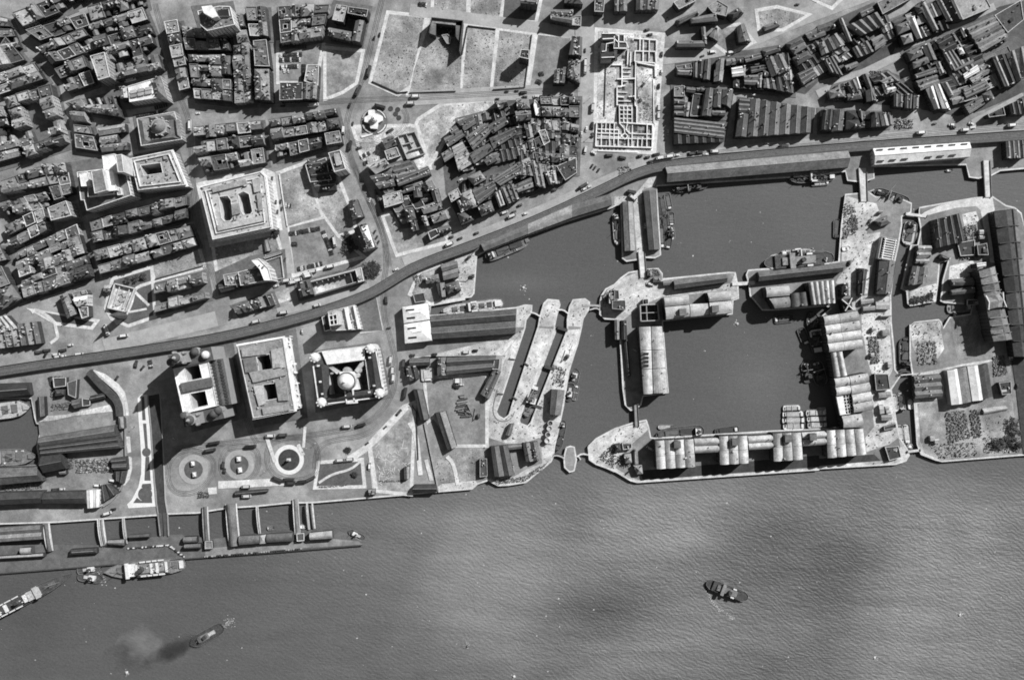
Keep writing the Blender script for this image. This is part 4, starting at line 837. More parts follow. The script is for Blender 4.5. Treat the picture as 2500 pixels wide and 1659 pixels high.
bl("20:1420 -60 1580 -40 1580 40 1410 30", 'hu', 15, 'slate corner house cut by the top edge by the wide road', n=1)
bl("20:1690 -40 1780 -30 1770 110 1685 105", 'f', 16, 'narrow pale-trimmed building on the island between roads', detail=3)
bl("20:1480 330 1575 340 1570 510 1450 500", 'gv', 15, 'gabled warehouse at the upper right of the parking plot', n=2, roof='shedm')
bl("20:1445 560 1560 550 1555 760 1430 700", 'hv', 15, 'hipped block with a small light well beside the wide road', n=1, detail=3)
bl("20:1320 640 1430 610 1415 760 1310 760", 'gv', 14, 'three-gabled warehouse with white lights, foot of the parking plot', n=2, lights=3)
bl("20:-260 1270 -150 1235 -110 1320 -215 1365", 'gu', 9, 'dark ridged store at the upper left of the white rubble plot', roof='slate', n=1)
bl("20:-230 1375 -120 1340 -85 1420 -200 1460", 'f', 8, 'grey flat store left of the white rubble plot', roof='felt', detail=2)
o = thing('ruined_building', 'pale roofless shell with cross walls in the white rubble plot', 'ruin', tuple(pts("20:10 1320")[0])); q = [Vector((v.x, v.y)) for v in pts("20:-110 1235 45 1200 135 1400 -20 1450", 5)]
G().face([(*v, .9) for v in ccw(q)]).build('floor', 'rubble_l', o)
for a, b in ((q[0], q[1]), (q[1], q[2]), (q[2], q[3]), (q[3], q[0]), (lerp4(q, .5, 0), lerp4(q, .5, .6)), (lerp4(q, 0, .4), lerp4(q, .7, .4)), (lerp4(q, .2, .7), lerp4(q, 1, .7))): G().strip([a, b], .8, 5, thick=4.6).build('wall', 'wall_l', o)
# warehouses below the pale road
bl("20:770 920 880 910 900 960 820 1000", 'gu', 12, 'small wedge of houses on the pale road', roof='slate', n=1, detail=2)
bl("20:970 900 1085 900 1100 990 980 1000", 'hu', 14, 'hipped corner house right of the small wedge', n=1, detail=2)
bl("20:960 1010 1105 1005 1110 1090 975 1110", 'gu', 13, 'broad pale-gabled warehouse below the hipped corner house', roof='felt', n=1)
bl("20:1140 905 1190 960 1200 1060 1150 1050 1130 960", 'f', 9, 'narrow curved roofless shell with white floor', roof='white', cop='coping', detail=0)
B("20:1190 885 1555 880 1550 1070 1210 1060", 4, 2, 15, "below wide road bend", light=.15, flat=.3)
B("20:1215 1085 1370 1085 1380 1190 1250 1180", 2, 1, 14, "behind curved white shell", light=.5)
B("20:1385 1110 1545 1140 1530 1300 1390 1290", 2, 2, 13, "right of white-rimmed shell")
bl("20:1175 1190 1240 1180 1280 1290 1225 1325", 'f', 11, 'narrow white-rimmed shell among the warehouses', roof='felt', cop='white', wall='wall_l', detail=1)
B("20:1050 1150 1180 1100 1220 1320 1100 1400", 2, 2, 13, "left of white-rimmed shell")
B("20:1365 1320 1530 1330 1520 1568 1370 1568", 2, 3, 13, "row along the wide road", light=.2)
for s_, n, d in (("20:430 1110 565 1045 610 1125 500 1195", 2, 'twin dark-roofed warehouse above the lane'), ("20:355 1180 420 1140 470 1215 400 1250", 1, 'small dark shed left of the twin warehouse'), ("20:310 1260 470 1180 500 1240 350 1345", 2, 'low dark warehouse above the striped pale sheds'),
                 ("20:510 1245 685 1120 745 1200 580 1370", 4, 'saw-roofed warehouse with dark valleys'), ("20:700 1150 850 1060 905 1120 760 1220", 2, 'warehouse with pale gable left of the wedge alley'), ("20:725 1260 950 1165 985 1215 765 1360", 2, 'long lit-roof shed with rows of skylights'),
                 ("20:540 1400 720 1305 765 1370 590 1495", 1, 'broad brown single-span shed'), ("20:670 1460 770 1410 800 1465 710 1510", 1, 'small shed below the broad single-span shed')):
    bl(s_, 'gu', 11, d, roof='shedm' if n < 4 else 'slate', n=n, lights=4 if 'skylights' in d else 0)
bl("20:385 1340 480 1290 590 1480 450 1568", 'gu', 10, 'pale corrugated shed with four ridges in the middle of the works', roof='lead', n=4, rh=2)
bl("20:290 1400 370 1350 410 1420 320 1480", 'gu', 10, 'pale corrugated lean-to left of the four-ridged shed', roof='lead', n=2, rh=2)
B("20:940 1500 1090 1430 1150 1568 1020 1640", 2, 2, 12, "works near tram bend")
B("20:1140 1390 1380 1400 1380 1568 1180 1568", 3, 2, 12, "cluster of low warehouses")
# between tram road and dock road (21 top-left)
for s_, k, n, r, d in (("10:1470 1500 1640 1440 1700 1520 1560 1590", 'gu', 1, 'lead', 'pale-roofed house on the tram road corner'),
    ("11:1500 110 1700 70 1740 200 1590 230", 'gu', 2, 'shedm', 'double-span warehouse beside the parked row of carts'), ("21:-127 140 170 20 195 95 -100 205", 'gu', 2, 'slate', 'broad dark double-ridged warehouse right of the tram road'),
    ("11:1620 290 1790 240 1810 350 1640 400", 'f', 1, 'lead', 'pale low building above the mottled yard'), ("21:-77 250 100 170 115 215 -60 270", 'gu', 1, 'shedm', 'dark shed stepping down below the double-ridged warehouse'),
    ("21:100 190 200 150 240 220 150 260", 'gv', 1, 'shedm', 'small warehouse upper middle of the lane side'), ("21:190 240 260 220 300 380 240 400", 'gv', 1, 'slate', 'narrow warehouse on the lane side'), ("21:100 390 270 330 300 410 130 460", 'gu', 1, 'felt', 'lit-roof warehouse with rows of rooflights on the lane'),
    ("21:190 470 310 420 350 500 220 545", 'gu', 1, 'felt', 'flat-topped warehouse at the foot of the lane'), ("21:105 480 150 470 180 560 140 570", 'gv', 1, 'lead', 'narrow pale warehouse left of the foot of the lane'), ("21:-60 400 30 390 60 500 -20 540", 'hu', 1, 'slate', 'hipped warehouse behind the corner works'),
    ("21:0 520 60 510 85 600 20 620", 'gv', 2, 'slate_d', 'dark small warehouse above the corner plot'), ("21:30 210 100 200 120 300 40 310", 'gv', 1, 'slate', 'dark narrow warehouse left of the lane')):
    bl(s_, k, 12, d, roof=r, n=n, lights=5 if 'rooflights' in d else 0)
bl("21:165 620 240 590 270 640 190 690", 'f', 9, 'small roofless white-rimmed box by the dock road', roof='slate_d', cop='white', wall='wall_w', detail=0)
bl("21:255 580 360 555 385 600 280 640", 'gu', 8, 'low shed right of the small white-rimmed box', roof='slate', n=1)
for s_, k, n, r, d in (("21:350 270 440 220 475 290 380 350", 'f', 1, 'lead', 'white-rimmed flat building at the top of the dock road works'), ("21:455 275 560 225 620 390 500 430", 'hu', 1, 'felt', 'mottled hipped works building'), ("21:570 235 770 150 800 235 625 375", 'gu', 3, 'shedm', 'wide works roof of three low spans'),
    ("21:620 390 740 330 775 430 655 480", 'hu', 1, 'felt', 'hipped works building at the foot of the dock road'), ("21:430 340 460 330 500 430 470 450", 'gv', 1, 'lead', 'narrow white lean-to of the works'), ("21:430 450 500 440 590 510 470 560", 'hu', 1, 'slate', 'rounded corner building on the dock road'),
    ("21:775 270 825 240 870 370 820 400", 'gv', 2, 'lead', 'narrow white-striped sheds by the dock road'), ("21:830 230 950 180 1000 320 890 370", 'gv', 3, 'shedm', 'three narrow ridged warehouses by the dock road'), ("21:520 120 640 60 700 140 590 200", 'hu', 1, 'slate', 'dark hipped workshop above the works lane'),
    ("21:750 140 1000 -20 1060 60 830 200", 'gu', 4, 'shedm', 'many-ridged dark works roof'), ("21:940 200 1110 120 1130 210 990 260", 'gu', 2, 'felt', 'lit twin-ridged works roof'), ("21:1010 0 1100 20 1130 110 1000 100", 'gv', 2, 'slate', 'small dark pair of sheds behind the quay road'),
    ("21:1110 0 1200 0 1240 220 1150 200", 'gv', 2, 'slate', 'narrow pair with pale gable strips near the crossroads'), ("21:1220 70 1330 60 1350 180 1270 190", 'gv', 2, 'lead', 'small pale-roofed warehouse near the crossroads'), ("21:1340 20 1520 -60 1525 80 1420 150", 'f', 1, 'slate_d', 'dark corner warehouse at the crossroads')):
    bl(s_, k, 12, d, roof=r, n=n)
for s_, nu, nv, h, de in (("20:440 1090 940 960 1080 1420 480 1568", 6, 5, 7, "works between the lanes"), ("20:960 1080 1548 1085 1530 1568 1010 1568", 6, 5, 8, "lower warehouse quarter"), ("21:480 150 1500 -30 1380 190 470 400", 7, 3, 8, "dock road works"), ("11:1520 60 1867 -40|21:310 500 -60 560", 5, 4, 8, "yards right of tram bend"),
    ("30:1560 420 1867 290|40:200 560 -100 750", 4, 4, 9, "yards under the avenue"), ("40:-10 400 620 130 700 330 230 590", 6, 3, 9, "backs of striped rows"), ("40:660 190 1090 10 1190 260 790 400", 4, 2, 9, "yards at the top lane"), ("40:790 470 1230 300 1560 860 1080 1000", 5, 5, 9, "yards in the dark quarter"), ("40:1230 300 1600 150 1867 700 1560 860", 4, 4, 9, "yards near the right edge"),
    ("40:150 780 640 650 900 860 100 900", 6, 2, 8, "yards of the lane fork"), ("30:1080 530 1600 480 1640 850 1080 800", 5, 3, 8, "backs of triangular block"), ("30:545 790 1080 815 1010 1060 545 1060", 5, 3, 8, "backs of ridged block"), ("40:20 1000 650 1030 640 1150 20 1190", 5, 2, 8, "backs of dock road block")):
    block(s_, max(2, nu - 1), nv, h, de, nm='outbuilding', gap=.2, light=.08, flat=.15, roofs=('shedm', 'slate', 'slate_d', 'slate_d', 'felt'))
# ================= CUSTOM HOUSE RUIN =================
o = thing('ruined_custom_house', 'roofless white-walled custom house ruin laid open like a floor plan', 'ruin', tuple(pts("30:60 800")[0]))
def rw_(s_, h=3.2, wd=1.5, m='white'):
    pl = [Vector((a.x, a.y)) for a in pts(s_, h)]
    for a, b in zip(pl[:-1], pl[1:]): G().strip([a, b], wd * .8, h + R.uniform(-.25, .25), thick=h + .1).build('wall', m, o)
def cellar(s_, m='dark'): G().prism(ccw(pts(s_, .7)), 0, .72 + R.uniform(0, .12)).build('room_floor', m, o)
for s_ in ('30:-165 1118 348 1130 345 1345 -168 1332', '30:20 590 205 560 208 1118 25 1116', '30:120 345 385 360 380 575 125 600'): G().prism(ccw(pts(s_, .6)), 0, .66).build('floor', 'rubble', o)
rw_("30:-160 1115 -5 1120"); rw_("30:110 1120 350 1135 345 1345 -170 1330 -160 1115")
for y, a, b in ((1180, -150, 40), (1215, -150, 60), (1245, -150, 50), (1262, -160, 350), (1220, 130, 345)): rw_(f"30:{a} {y-4} {b} {y+4}", wd=1.1)
for x, a, b in ((-115, 1120, 1340), (-75, 1120, 1200), (-40, 1120, 1340), (0, 1115, 1340), (40, 1180, 1340), (130, 1250, 1340), (165, 1140, 1340), (215, 1250, 1340), (255, 1250, 1340), (300, 1130, 1340)): rw_(f"30:{x} {a} {x-6} {b}", wd=1.1)
for s_ in ("30:45 1120 90 1170 95 1215 45 1260", "30:120 1130 105 1180 140 1215 180 1215", "30:60 1235 95 1212 125 1240 95 1270 60 1235"): rw_(s_, wd=1.1)
for s_ in ("30:45 960 48 1120", "30:85 960 85 1120", "30:120 965 118 1120", "30:160 965 162 1120"): rw_(s_, wd=1.1)
for y in range(965, 1121, 38): rw_(f"30:45 {y} 165 {y+2}", wd=1.0)
rw_("30:-20 590 70 590 70 790 25 790 25 960"); rw_("30:195 560 190 960 205 970 205 1120", wd=1.4); rw_("30:25 880 90 885"); rw_("30:100 780 30 790"); rw_("30:25 720 190 715"); rw_("30:130 880 195 875")
for y in (620, 660, 700, 740, 840, 920): rw_(f"30:{70 if y<760 else 30} {y} {R.choice((120,150))} {y+3}", wd=.9)
rw_("30:125 450 120 590"); rw_("30:190 460 185 560 380 575 375 470 195 465", wd=1.3); rw_("30:235 340 232 470"); rw_("30:180 350 385 365 380 700", wd=1.5); rw_("30:265 350 262 560"); rw_("30:320 360 315 570", wd=1.1); rw_("30:150 470 145 600", wd=1.1); rw_("30:370 600 210 570"); rw_("30:375 700 372 570")
rw_("30:355 720 360 1120", wd=1.1, h=1.6); rw_("30:-100 290 -110 560", wd=1, h=1.5)
for i in range(7): x = -140 + i * 36; cellar(f"30:{x} 1352 {x+24} 1352 {x+24} 1366 {x} 1366")
G().strip([Vector((a.x, a.y)) for a in pts("30:-150 1372 215 1385", 1)], 1.5, 1.2, thick=1.2).build('front_step', 'white', o)
for s_ in ("30:-150 1130 -120 1130 -122 1170 -150 1170", "30:-110 1130 -80 1130 -80 1170 -110 1170", "30:-35 1130 -6 1130 -8 1170 -36 1170", "30:-150 1190 -130 1190 -132 1210 -150 1210", "30:50 1010 82 1010 82 1080 50 1080", "30:124 1010 156 1010 156 1080 124 1080", "30:20 960 42 960 44 1110 0 1112", "30:168 970 195 965 200 1115 166 1115", "30:172 1145 210 1140 210 1205 172 1205",
           "30:45 600 62 600 62 690 45 690", "30:30 740 90 735 90 775 30 775", "30:130 725 188 725 188 760 130 760", "30:200 570 230 575 225 900 200 900", "30:32 895 85 895 85 950 32 950", "30:130 890 186 885 186 945 130 945", "30:220 1265 250 1268 248 1330 220 1328", "30:262 1265 296 1268 292 1330 262 1328", "30:-110 1270 -78 1270 -80 1325 -112 1325", "30:306 1150 340 1152 338 1210 304 1208", "30:306 1268 338 1270 336 1335 304 1332"): cellar(s_)
for s_ in ("30:200 600 365 720 340 900 215 880", "30:220 930 340 930 330 1090 230 1100"): cellar(s_, 'rubble_l')
for i in range(60):
    x, y = R.uniform(-150, 340), R.choice((1125, 1185, 1265, 1285)) + R.uniform(0, 25); w_, h_ = R.uniform(15, 32), R.uniform(18, 34)
    cellar(f"30:{x:.0f} {y:.0f} {x+w_:.0f} {y:.0f} {x+w_:.0f} {y+h_:.0f} {x:.0f} {y+h_:.0f}", R.choice(('dark', 'rubble', 'stain')))
for i in range(40):
    x, y = R.choice((R.uniform(40, 150), R.uniform(200, 350))), R.uniform(350, 960); cellar(f"30:{x:.0f} {y:.0f} {x+28:.0f} {y:.0f} {x+28:.0f} {y+30:.0f} {x:.0f} {y+30:.0f}", R.choice(('rubble', 'stain', 'dark')) if x < 160 else R.choice(('rubble', 'rubble', 'stain')))
G().prism(ccw(pts("20:1760 310 1867 312|30:110 380 110 440 20 520 -10 560 -115 560", 9)), 0, 9, 0, mt=0).build('standing_core', 'slate_d', o)
# still-standing upper-left wing with floors
for s_ in ("20:1755 305 1867 300|30:10 310 5 370 -110 360", "30:40 320 90 320 90 370 40 375", "20:1750 390 1790 400 1790 470 1745 475", "20:1745 480 1867 470|30:-10 500 -30 550 -120 555", "30:-10 390 100 385 100 440 -5 440", "30:0 440 30 440 20 520 -5 520"):
    G().prism(ccw(pts(s_, 14)), 0, 13.5, 0, mt=1).build('standing_room', ['wall_l', 'slate_d'], o)
g = G(); 
for s_ in ("20:1755 305 1867 305|30:175 318", "20:1760 355 1867 350|30:30 380 110 385 130 440", "20:1755 470 1790 465 1795 400 1867 385|30:-5 440 110 440", "20:1750 525 1867 520", "30:40 320 38 440", "30:90 320 90 385", "30:0 330 0 400", "30:175 318 170 370"): g.strip([Vector((a.x, a.y)) for a in pts(s_, 15)], .9, 15, thick=1.4)
g.build('broken_parapet', 'white', o)
G().strip([Vector((a.x, a.y)) for a in pts("20:1790 560 1775 1060")], .6, 2, thick=2).build('hoarding', 'stain', label='long dark hoarding down the left side of the ruined custom house site', category='fence')
scatter("30:230 960 340 950 345 1100 225 1090", 160, .5, 2.4, ['stain', 'rock', 'wood'], 'heaps of salvaged timber in the lower court of the white-walled ruin')
scatter("30:200 600 360 720 340 900 200 850", 60, .5, 2.2, ['stain', 'rock', 'white'], 'demolition debris in the middle court of the white-walled ruin')
scatter("30:-150 300 380 330 380 600 100 600", 120, .4, 1.8, ['stain', 'rock', 'white'], 'broken stone lying about the upper rooms of the white-walled ruin')
def crane_(x, y, x2, y2, d):
    a, b = pts(f"30:{x} {y} {x2} {y2}", 3); o = thing('crane', d, 'crane', (a.x, a.y, .5)); an = math.atan2(b.y - a.y, b.x - a.x)
    G().box(a, an, 3.6, 2.6, .5, 3).build('cab', 'stain', o); G().strip([a, b], .5, 9, thick=.5).build('jib', 'copd', o)
crane_(240, 910, 195, 810, 'lattice crane with pale cab in the middle court of the ruin'); crane_(265, 770, 330, 700, 'crane at a slant in the upper court of the ruin')
# ================= RIGHT-HAND WAREHOUSE DISTRICT =================
DT = .3
def many(rows):
    for s_, k, h, n, r, d in rows: bl(s_, k, h * .9, d, name='warehouse', cat='warehouse', roof=r, n=n, wall='wall', lights=0, detail=DT, rh=None)
many([("30:50 -60 115 -60 118 105 48 105", 'gv', 14, 1, 'felt', 'lit half-roof warehouse at the top edge near the ruin'), ("30:0 -60 45 -60 40 105 0 105", 'gv', 14, 1, 'slate', 'dark narrow warehouse at the top edge near the ruin'),
 ("30:200 -60 410 -60 400 90 195 95", 'gv', 14, 3, 'slate', 'warehouse with three pale gable strips at the top edge'), ("30:540 20 700 -60 740 10 590 85", 'f', 15, 1, 'slate', 'rounded-corner pale-rimmed block near the top edge'),
 ("30:560 185 760 100 770 130 590 225", 'hu', 14, 1, 'slate', 'ridged terrace roof pointing to the ruin'), ("30:690 165 920 120 945 195 700 215", 'hu', 13, 1, 'shedm', 'round-ended speckled warehouse near the traffic island'), ("30:850 60 940 0 1040 60 1020 150 900 120", 'f', 14, 1, 'slate', 'irregular dark block beside the traffic island'),
 ("30:1030 130 1130 70 1180 120 1080 175", 'hu', 13, 1, 'slate_d', 'dark hipped block at the round corner'), ("30:560 375 800 370 830 430 570 430", 'gu', 13, 1, 'shedm', 'low long-ridged warehouse above the pale road'), ("30:790 250 830 245 845 405 805 395", 'gv', 12, 1, 'slate', 'narrow brick range joining the long-ridged warehouse'),
 ("30:900 270 940 255 945 380 860 330", 'gv', 10, 1, 'slate', 'small dark wedge building in the triangle'), ("30:1110 250 1180 210 1245 380 1130 390", 'gv', 13, 1, 'shedm', 'broad gabled warehouse at the right of the triangle'), ("30:1355 240 1490 190 1510 235 1370 285", 'hu', 7, 1, 'shedm', 'low dark shed on the triangular white plot'),
 # long triangular block
 ("30:560 600 700 580 710 625 575 630", 'f', 13, 1, 'shedm', 'rounded white-rimmed end of the triangular block'), ("30:570 635 705 640 700 690 575 680", 'hu', 13, 1, 'felt', 'hipped white-lined building at the point of the triangular block'), ("30:715 560 760 555 755 710 720 705", 'gv', 13, 1, 'slate', 'narrow dark gable, first after the rounded end'),
 ("30:765 555 820 550 805 715 760 710", 'gv', 12, 1, 'slate_d', 'narrow dark gable, second after the rounded end'), ("30:825 545 885 540 870 730 810 725", 'gv', 14, 1, 'shedm', 'tall gable with lit right slope in the triangular block'), ("30:930 545 1005 530 995 640 920 660", 'gv', 13, 1, 'slate', 'dark gable left of the white shed'),
 ("30:910 640 1000 640 985 750 905 745", 'gv', 12, 1, 'felt', 'short gable below the dark one left of the white shed'), ("30:1020 535 1100 530 1105 590 1015 600", 'gu', 13, 1, 'slate', 'small flat-looking warehouse on the pale road'), ("30:1110 530 1170 520 1180 570 1110 580", 'gu', 12, 1, 'slate_d', 'little dark warehouse on the pale road'),
 ("30:1180 520 1330 480 1345 530 1200 570", 'gu', 13, 2, 'slate', 'double-ridged warehouse where the pale road bends'), ("30:1340 460 1500 415 1515 465 1365 515", 'hu', 13, 1, 'shedm', 'long hipped warehouse where the pale road widens'), ("30:1240 610 1370 590 1400 630 1250 670", 'gu', 11, 2, 'shedm', 'low pale-edged shed right of the white shed'),
 ("30:1370 540 1530 490 1600 640 1430 705", 'gv', 14, 2, 'slate', 'large dark double-span warehouse'), ("30:1180 690 1310 680 1310 780 1185 770", 'gu', 12, 2, 'shedm', 'warehouse in the middle of the triangular block foot'), ("30:1310 670 1350 670 1340 800 1305 800", 'gv', 12, 1, 'felt', 'narrow lit gable at the triangular block foot'),
 ("30:1350 640 1410 650 1430 700 1370 700", 'hu', 11, 1, 'felt', 'small pale hipped shed near the double-span warehouse'), ("30:1360 720 1450 710 1480 820 1360 800", 'gv', 12, 2, 'slate', 'dark double gable at the lane bend'), ("30:1470 710 1560 700 1620 850 1480 825", 'gv', 12, 2, 'slate_d', 'last dark warehouse at the tip of the triangular block'),
 # block left below
 ("30:545 790 640 780 640 880 545 880", 'f', 13, 1, 'slate', 'dark flat warehouse at the upper left of the seven-ridge block'), ("30:650 790 740 800 735 850 650 840", 'gu', 12, 1, 'shedm', 'small roof right of the dark flat warehouse'), ("30:750 800 820 805 820 835 750 830", 'gu', 12, 1, 'felt', 'tiny lit roof on the lane'),
 ("30:545 900 640 910 640 950 545 945", 'gu', 13, 1, 'shedm', 'first of three short side gables'), ("30:545 960 640 960 635 1000 545 1000", 'gu', 13, 1, 'shedm', 'second of three short side gables'), ("30:545 1010 630 1012 630 1055 545 1050", 'gu', 13, 1, 'shedm', 'third of three short side gables'), ("30:640 935 695 935 675 1065 630 1060", 'gv', 13, 1, 'felt', 'cross gable right of the three short ones'),
 ("30:835 805 905 805 885 1060 795 1055", 'gv', 15, 1, 'shedm', 'long tall twin-slope warehouse in the block middle'), ("30:910 815 980 815 970 985 900 980", 'gv', 14, 1, 'shedm', 'second long warehouse with a lit slope'), ("30:985 820 1085 820 1060 990 975 945", 'gv', 14, 1, 'felt', 'third long warehouse beside the striped shed lane'), ("30:890 1005 1010 1010 1010 1055 885 1050", 'gu', 13, 1, 'shedm', 'low ridge under the second long warehouse'),
 ("30:720 850 820 860 790 1060 690 1060", 'f', 10, 1, 'slate_d', 'dark low yard roof between the gables and the long warehouses'),
 ("30:545 1070 1005 1120 1000 1265 545 1210", 'gu', 12, 4, 'slate', 'wide goods shed with four long parallel ridges'), ("30:540 1225 990 1275 990 1295 545 1315", 'gv', 11, 6, 'slate_d', 'row of six small cross gables facing the dock road'),
 # striped big shed
 ("30:1240 900 1760 975 1810 1060 1790 1210 1210 1250".replace('1760 975 1810 1060 1790 1210', '1800 985 1790 1210'), 'gv', 13, 6, 'shedm', 'great transit shed with six broad striped ridges'), ("30:1130 1035 1225 1040 1205 1250 1100 1245", 'gv', 13, 1, 'shedm', 'left ridge of the striped transit shed'),
 ("30:1140 895 1235 905 1225 1030 1130 1025", 'gu', 13, 3, 'shedm', 'three short cross roofs at the corner of the striped shed'),
 # upper right
 ("30:1560 400 1700 330 1760 430 1640 500", 'hu', 13, 2, 'shedm', 'mottled hipped warehouse pair below the avenue'), ("30:1735 310 1890 235 1930 320 1780 375", 'gu', 13, 2, 'shedm', 'corrugated-looking warehouse below the avenue'), ("30:1620 530 1760 460 1810 520 1670 600", 'hu', 13, 1, 'shedm', 'grey double-pitch warehouse in the lane'), ("30:1670 670 1800 610 1840 690 1720 780", 'gu', 13, 3, 'shedm', 'triple-ridged grey warehouse in the lane'),
 ("40:-20 390 160 300 235 410 20 510".replace('-20 390', '-10 410'), 'gv', 13, 3, 'slate', 'three-gabled warehouse with pale end strips'), ("40:250 240 530 110 605 230 380 330", 'gv', 13, 4, 'slate', 'row of four dark spans with pale strips between'), ("40:175 170 215 165 300 375 265 385", 'gv', 12, 1, 'lead', 'thin white roof between two warehouses'),
 ("40:300 440 440 370 500 470 350 530", 'gv', 13, 3, 'slate', 'three dark spans with pale strips below the first row'), ("40:470 360 570 310 610 400 510 465", 'gu', 13, 2, 'felt', 'grey double-ridged warehouse with pale ridge'), ("40:370 110 480 60 500 100 390 160", 'gu', 11, 2, 'shedm', 'small grey warehouse beside the avenue'),
 ("40:-20 240 100 200 150 260 -20 320", 'gu', 12, 1, 'shedm', 'dark warehouse below the avenue edge'), ("40:530 20 720 -60 870 -30 580 130", 'f', 12, 1, 'felt', 'large plain flat roof beside the top avenue'), ("40:40 550 120 510 220 690 100 660", 'gv', 12, 3, 'slate', 'dark yard sheds with pale gable strip'), ("40:230 600 340 560 360 600 250 650", 'gu', 10, 1, 'felt', 'low grey shed by the pale lane'),
 ("40:700 230 800 190 830 270 720 320", 'hu', 13, 1, 'felt', 'mottled hipped warehouse above the cross lane'), ("40:740 330 840 300 860 380 770 410", 'hu', 13, 1, 'felt', 'second mottled hipped warehouse above the cross lane'), ("40:790 170 870 150 940 350 890 360", 'gv', 13, 1, 'white', 'bright white narrow roof above the cross lane'), ("40:900 30 960 0 1090 270 1040 290", 'gv', 12, 1, 'lead', 'long thin pale roof right of the bright white one'),
 ("40:860 60 920 30 960 110 900 130", 'hu', 12, 1, 'felt', 'small pale roof near the top edge'), ("40:1060 0 1110 -20 1220 190 1170 200", 'gv', 13, 1, 'lead', 'long grey lit roof slope at the top right'), ("40:1110 -20 1210 -60 1310 180 1225 195", 'gv', 14, 1, 'slate_d', 'dark roof slope beside the long grey one'), ("40:1210 -40 1490 -80 1570 70 1310 180", 'f', 15, 1, 'felt', 'big plain grey flat roof with tiny hut at the top right'),
 ("40:1340 260 1590 150 1720 340 1480 480", 'gu', 13, 5, 'felt', 'large mottled corrugated shed with five ridges'), ("40:1600 140 1840 0 1867 180 1720 300", 'f', 14, 1, 'slate_d', 'dark roof at the right edge beyond the corrugated shed'), ("40:800 480 920 420 950 500 830 560", 'hu', 13, 1, 'felt', 'upper of two speckled hipped roofs'), ("40:850 570 990 510 1010 570 860 630", 'hu', 13, 1, 'felt', 'lower of two speckled hipped roofs'),
 ("40:930 420 1010 390 1075 545 990 560", 'gv', 13, 1, 'felt', 'grey gable right of the speckled roofs'), ("40:870 680 1060 610 1095 700 880 720".replace('1095 700', '1080 660'), 'gu', 12, 2, 'shedm', 'low ridged shed above the white-edged one'), ("40:880 740 1070 680 1095 760 925 825", 'gu', 13, 2, 'felt', 'white-edged double-ridged shed in the dark quarter'),
 ("40:970 815 1040 780 1215 1005 1090 990".replace('1215 1005', '1100 990').replace('1090 990', '1050 1000'), 'gv', 13, 1, 'white', 'bright ribbed barrel roof, left of two'), ("40:1045 775 1120 760 1220 1010 1120 990".replace('1120 760', '1100 765').replace('1220 1010', '1200 1005'), 'gv', 13, 1, 'white', 'bright ribbed barrel roof, right of two'), ("40:1110 760 1170 750 1230 870 1180 880", 'gv', 12, 1, 'felt', 'narrow pale-sloped shed right of the barrel roofs'),
 ("40:1060 580 1100 560 1140 660 1100 680", 'gv', 12, 1, 'lead', 'narrow light roof in the dark alley'), ("40:1130 490 1220 450 1310 590 1210 640", 'gv', 13, 3, 'slate', 'dark three-span shed with one pale gutter'), ("40:1255 440 1300 430 1330 490 1280 500", 'hu', 13, 1, 'white', 'small white roofed hut among the dark sheds'), ("40:1210 640 1400 540 1440 510 1240 650".replace('1440 510', '1410 570'), 'gu', 12, 1, 'slate', 'thin dark ridge in the sheds'),
 ("40:1310 680 1440 590 1465 650 1330 725", 'gu', 13, 2, 'white', 'white-roofed warehouse with a dark slot'), ("40:1370 720 1480 665 1495 705 1400 760", 'gu', 12, 2, 'whited', 'smaller mottled white roof below the slotted one'), ("40:1310 830 1510 730 1560 800 1340 900", 'gu', 12, 3, 'shedm', 'grey speckled shed below the white roofs'), ("40:1480 860 1560 820 1600 900 1530 940", 'hu', 12, 1, 'felt', 'mottled roof at the lower right of the speckled shed'),
 ("40:1575 520 1620 510 1740 790 1690 790", 'gv', 13, 1, 'lead', 'long pale roof strip at the right'), ("40:1620 510 1690 490 1790 750 1740 790", 'gv', 13, 1, 'slate_d', 'long dark roof strip right of the pale strip'), ("40:1700 490 1867 420 1900 700 1800 750", 'gv', 13, 2, 'slate', 'dark warehouse cut by the right edge'), ("40:1280 260 1310 250 1350 330 1320 345", 'gv', 10, 1, 'white', 'small white roof by the cross lane'), ("40:1000 300 1080 270 1200 390 1120 440".replace('1000 300', '1060 380').replace('1080 270', '1180 310').replace('1200 390', '1260 430').replace('1120 440', '1130 490'), 'gu', 13, 2, 'slate_d', 'dark shed below the cross lane'),
 # lower triangle rows
 ("40:240 760 320 720 370 830 290 860", 'gv', 12, 2, 'slate', 'dark double gable below the pale lane'), ("40:320 710 350 700 385 810 355 815", 'gv', 12, 1, 'white', 'white narrow roof below the pale lane'), ("40:390 680 440 670 530 930 500 940", 'gv', 12, 1, 'felt', 'long mottled gable right of the white narrow roof'), ("40:550 740 650 695 680 740 600 770", 'gu', 12, 2, 'lead', 'pale ridged warehouse right of the mottled gable'),
 ("40:570 770 610 765 640 840 600 855", 'gv', 12, 1, 'lead', 'short pale cross roof'), ("40:620 800 690 790 700 830 610 860", 'gu', 12, 1, 'white', 'white roof beside the short pale cross roof'), ("40:680 855 765 860 760 980 680 970", 'gv', 12, 2, 'slate', 'dark pair of gables by the lane end'), ("40:780 860 850 860 840 990 780 985", 'gv', 12, 2, 'shedm', 'striped pair of gables by the lane end'), ("40:860 870 910 880 905 990 855 990", 'gv', 12, 1, 'felt', 'last light gable by the lane end'),
 ("40:80 830 180 790 230 880 100 900", 'hu', 11, 1, 'slate', 'dark house on the point of the lane fork'), ("40:250 860 330 840 400 900 260 920", 'gu', 11, 1, 'slate', 'dark house second from the lane fork'), ("40:420 830 500 800 520 920 430 930", 'gv', 11, 1, 'shedm', 'house near the middle of the lane fork row'),
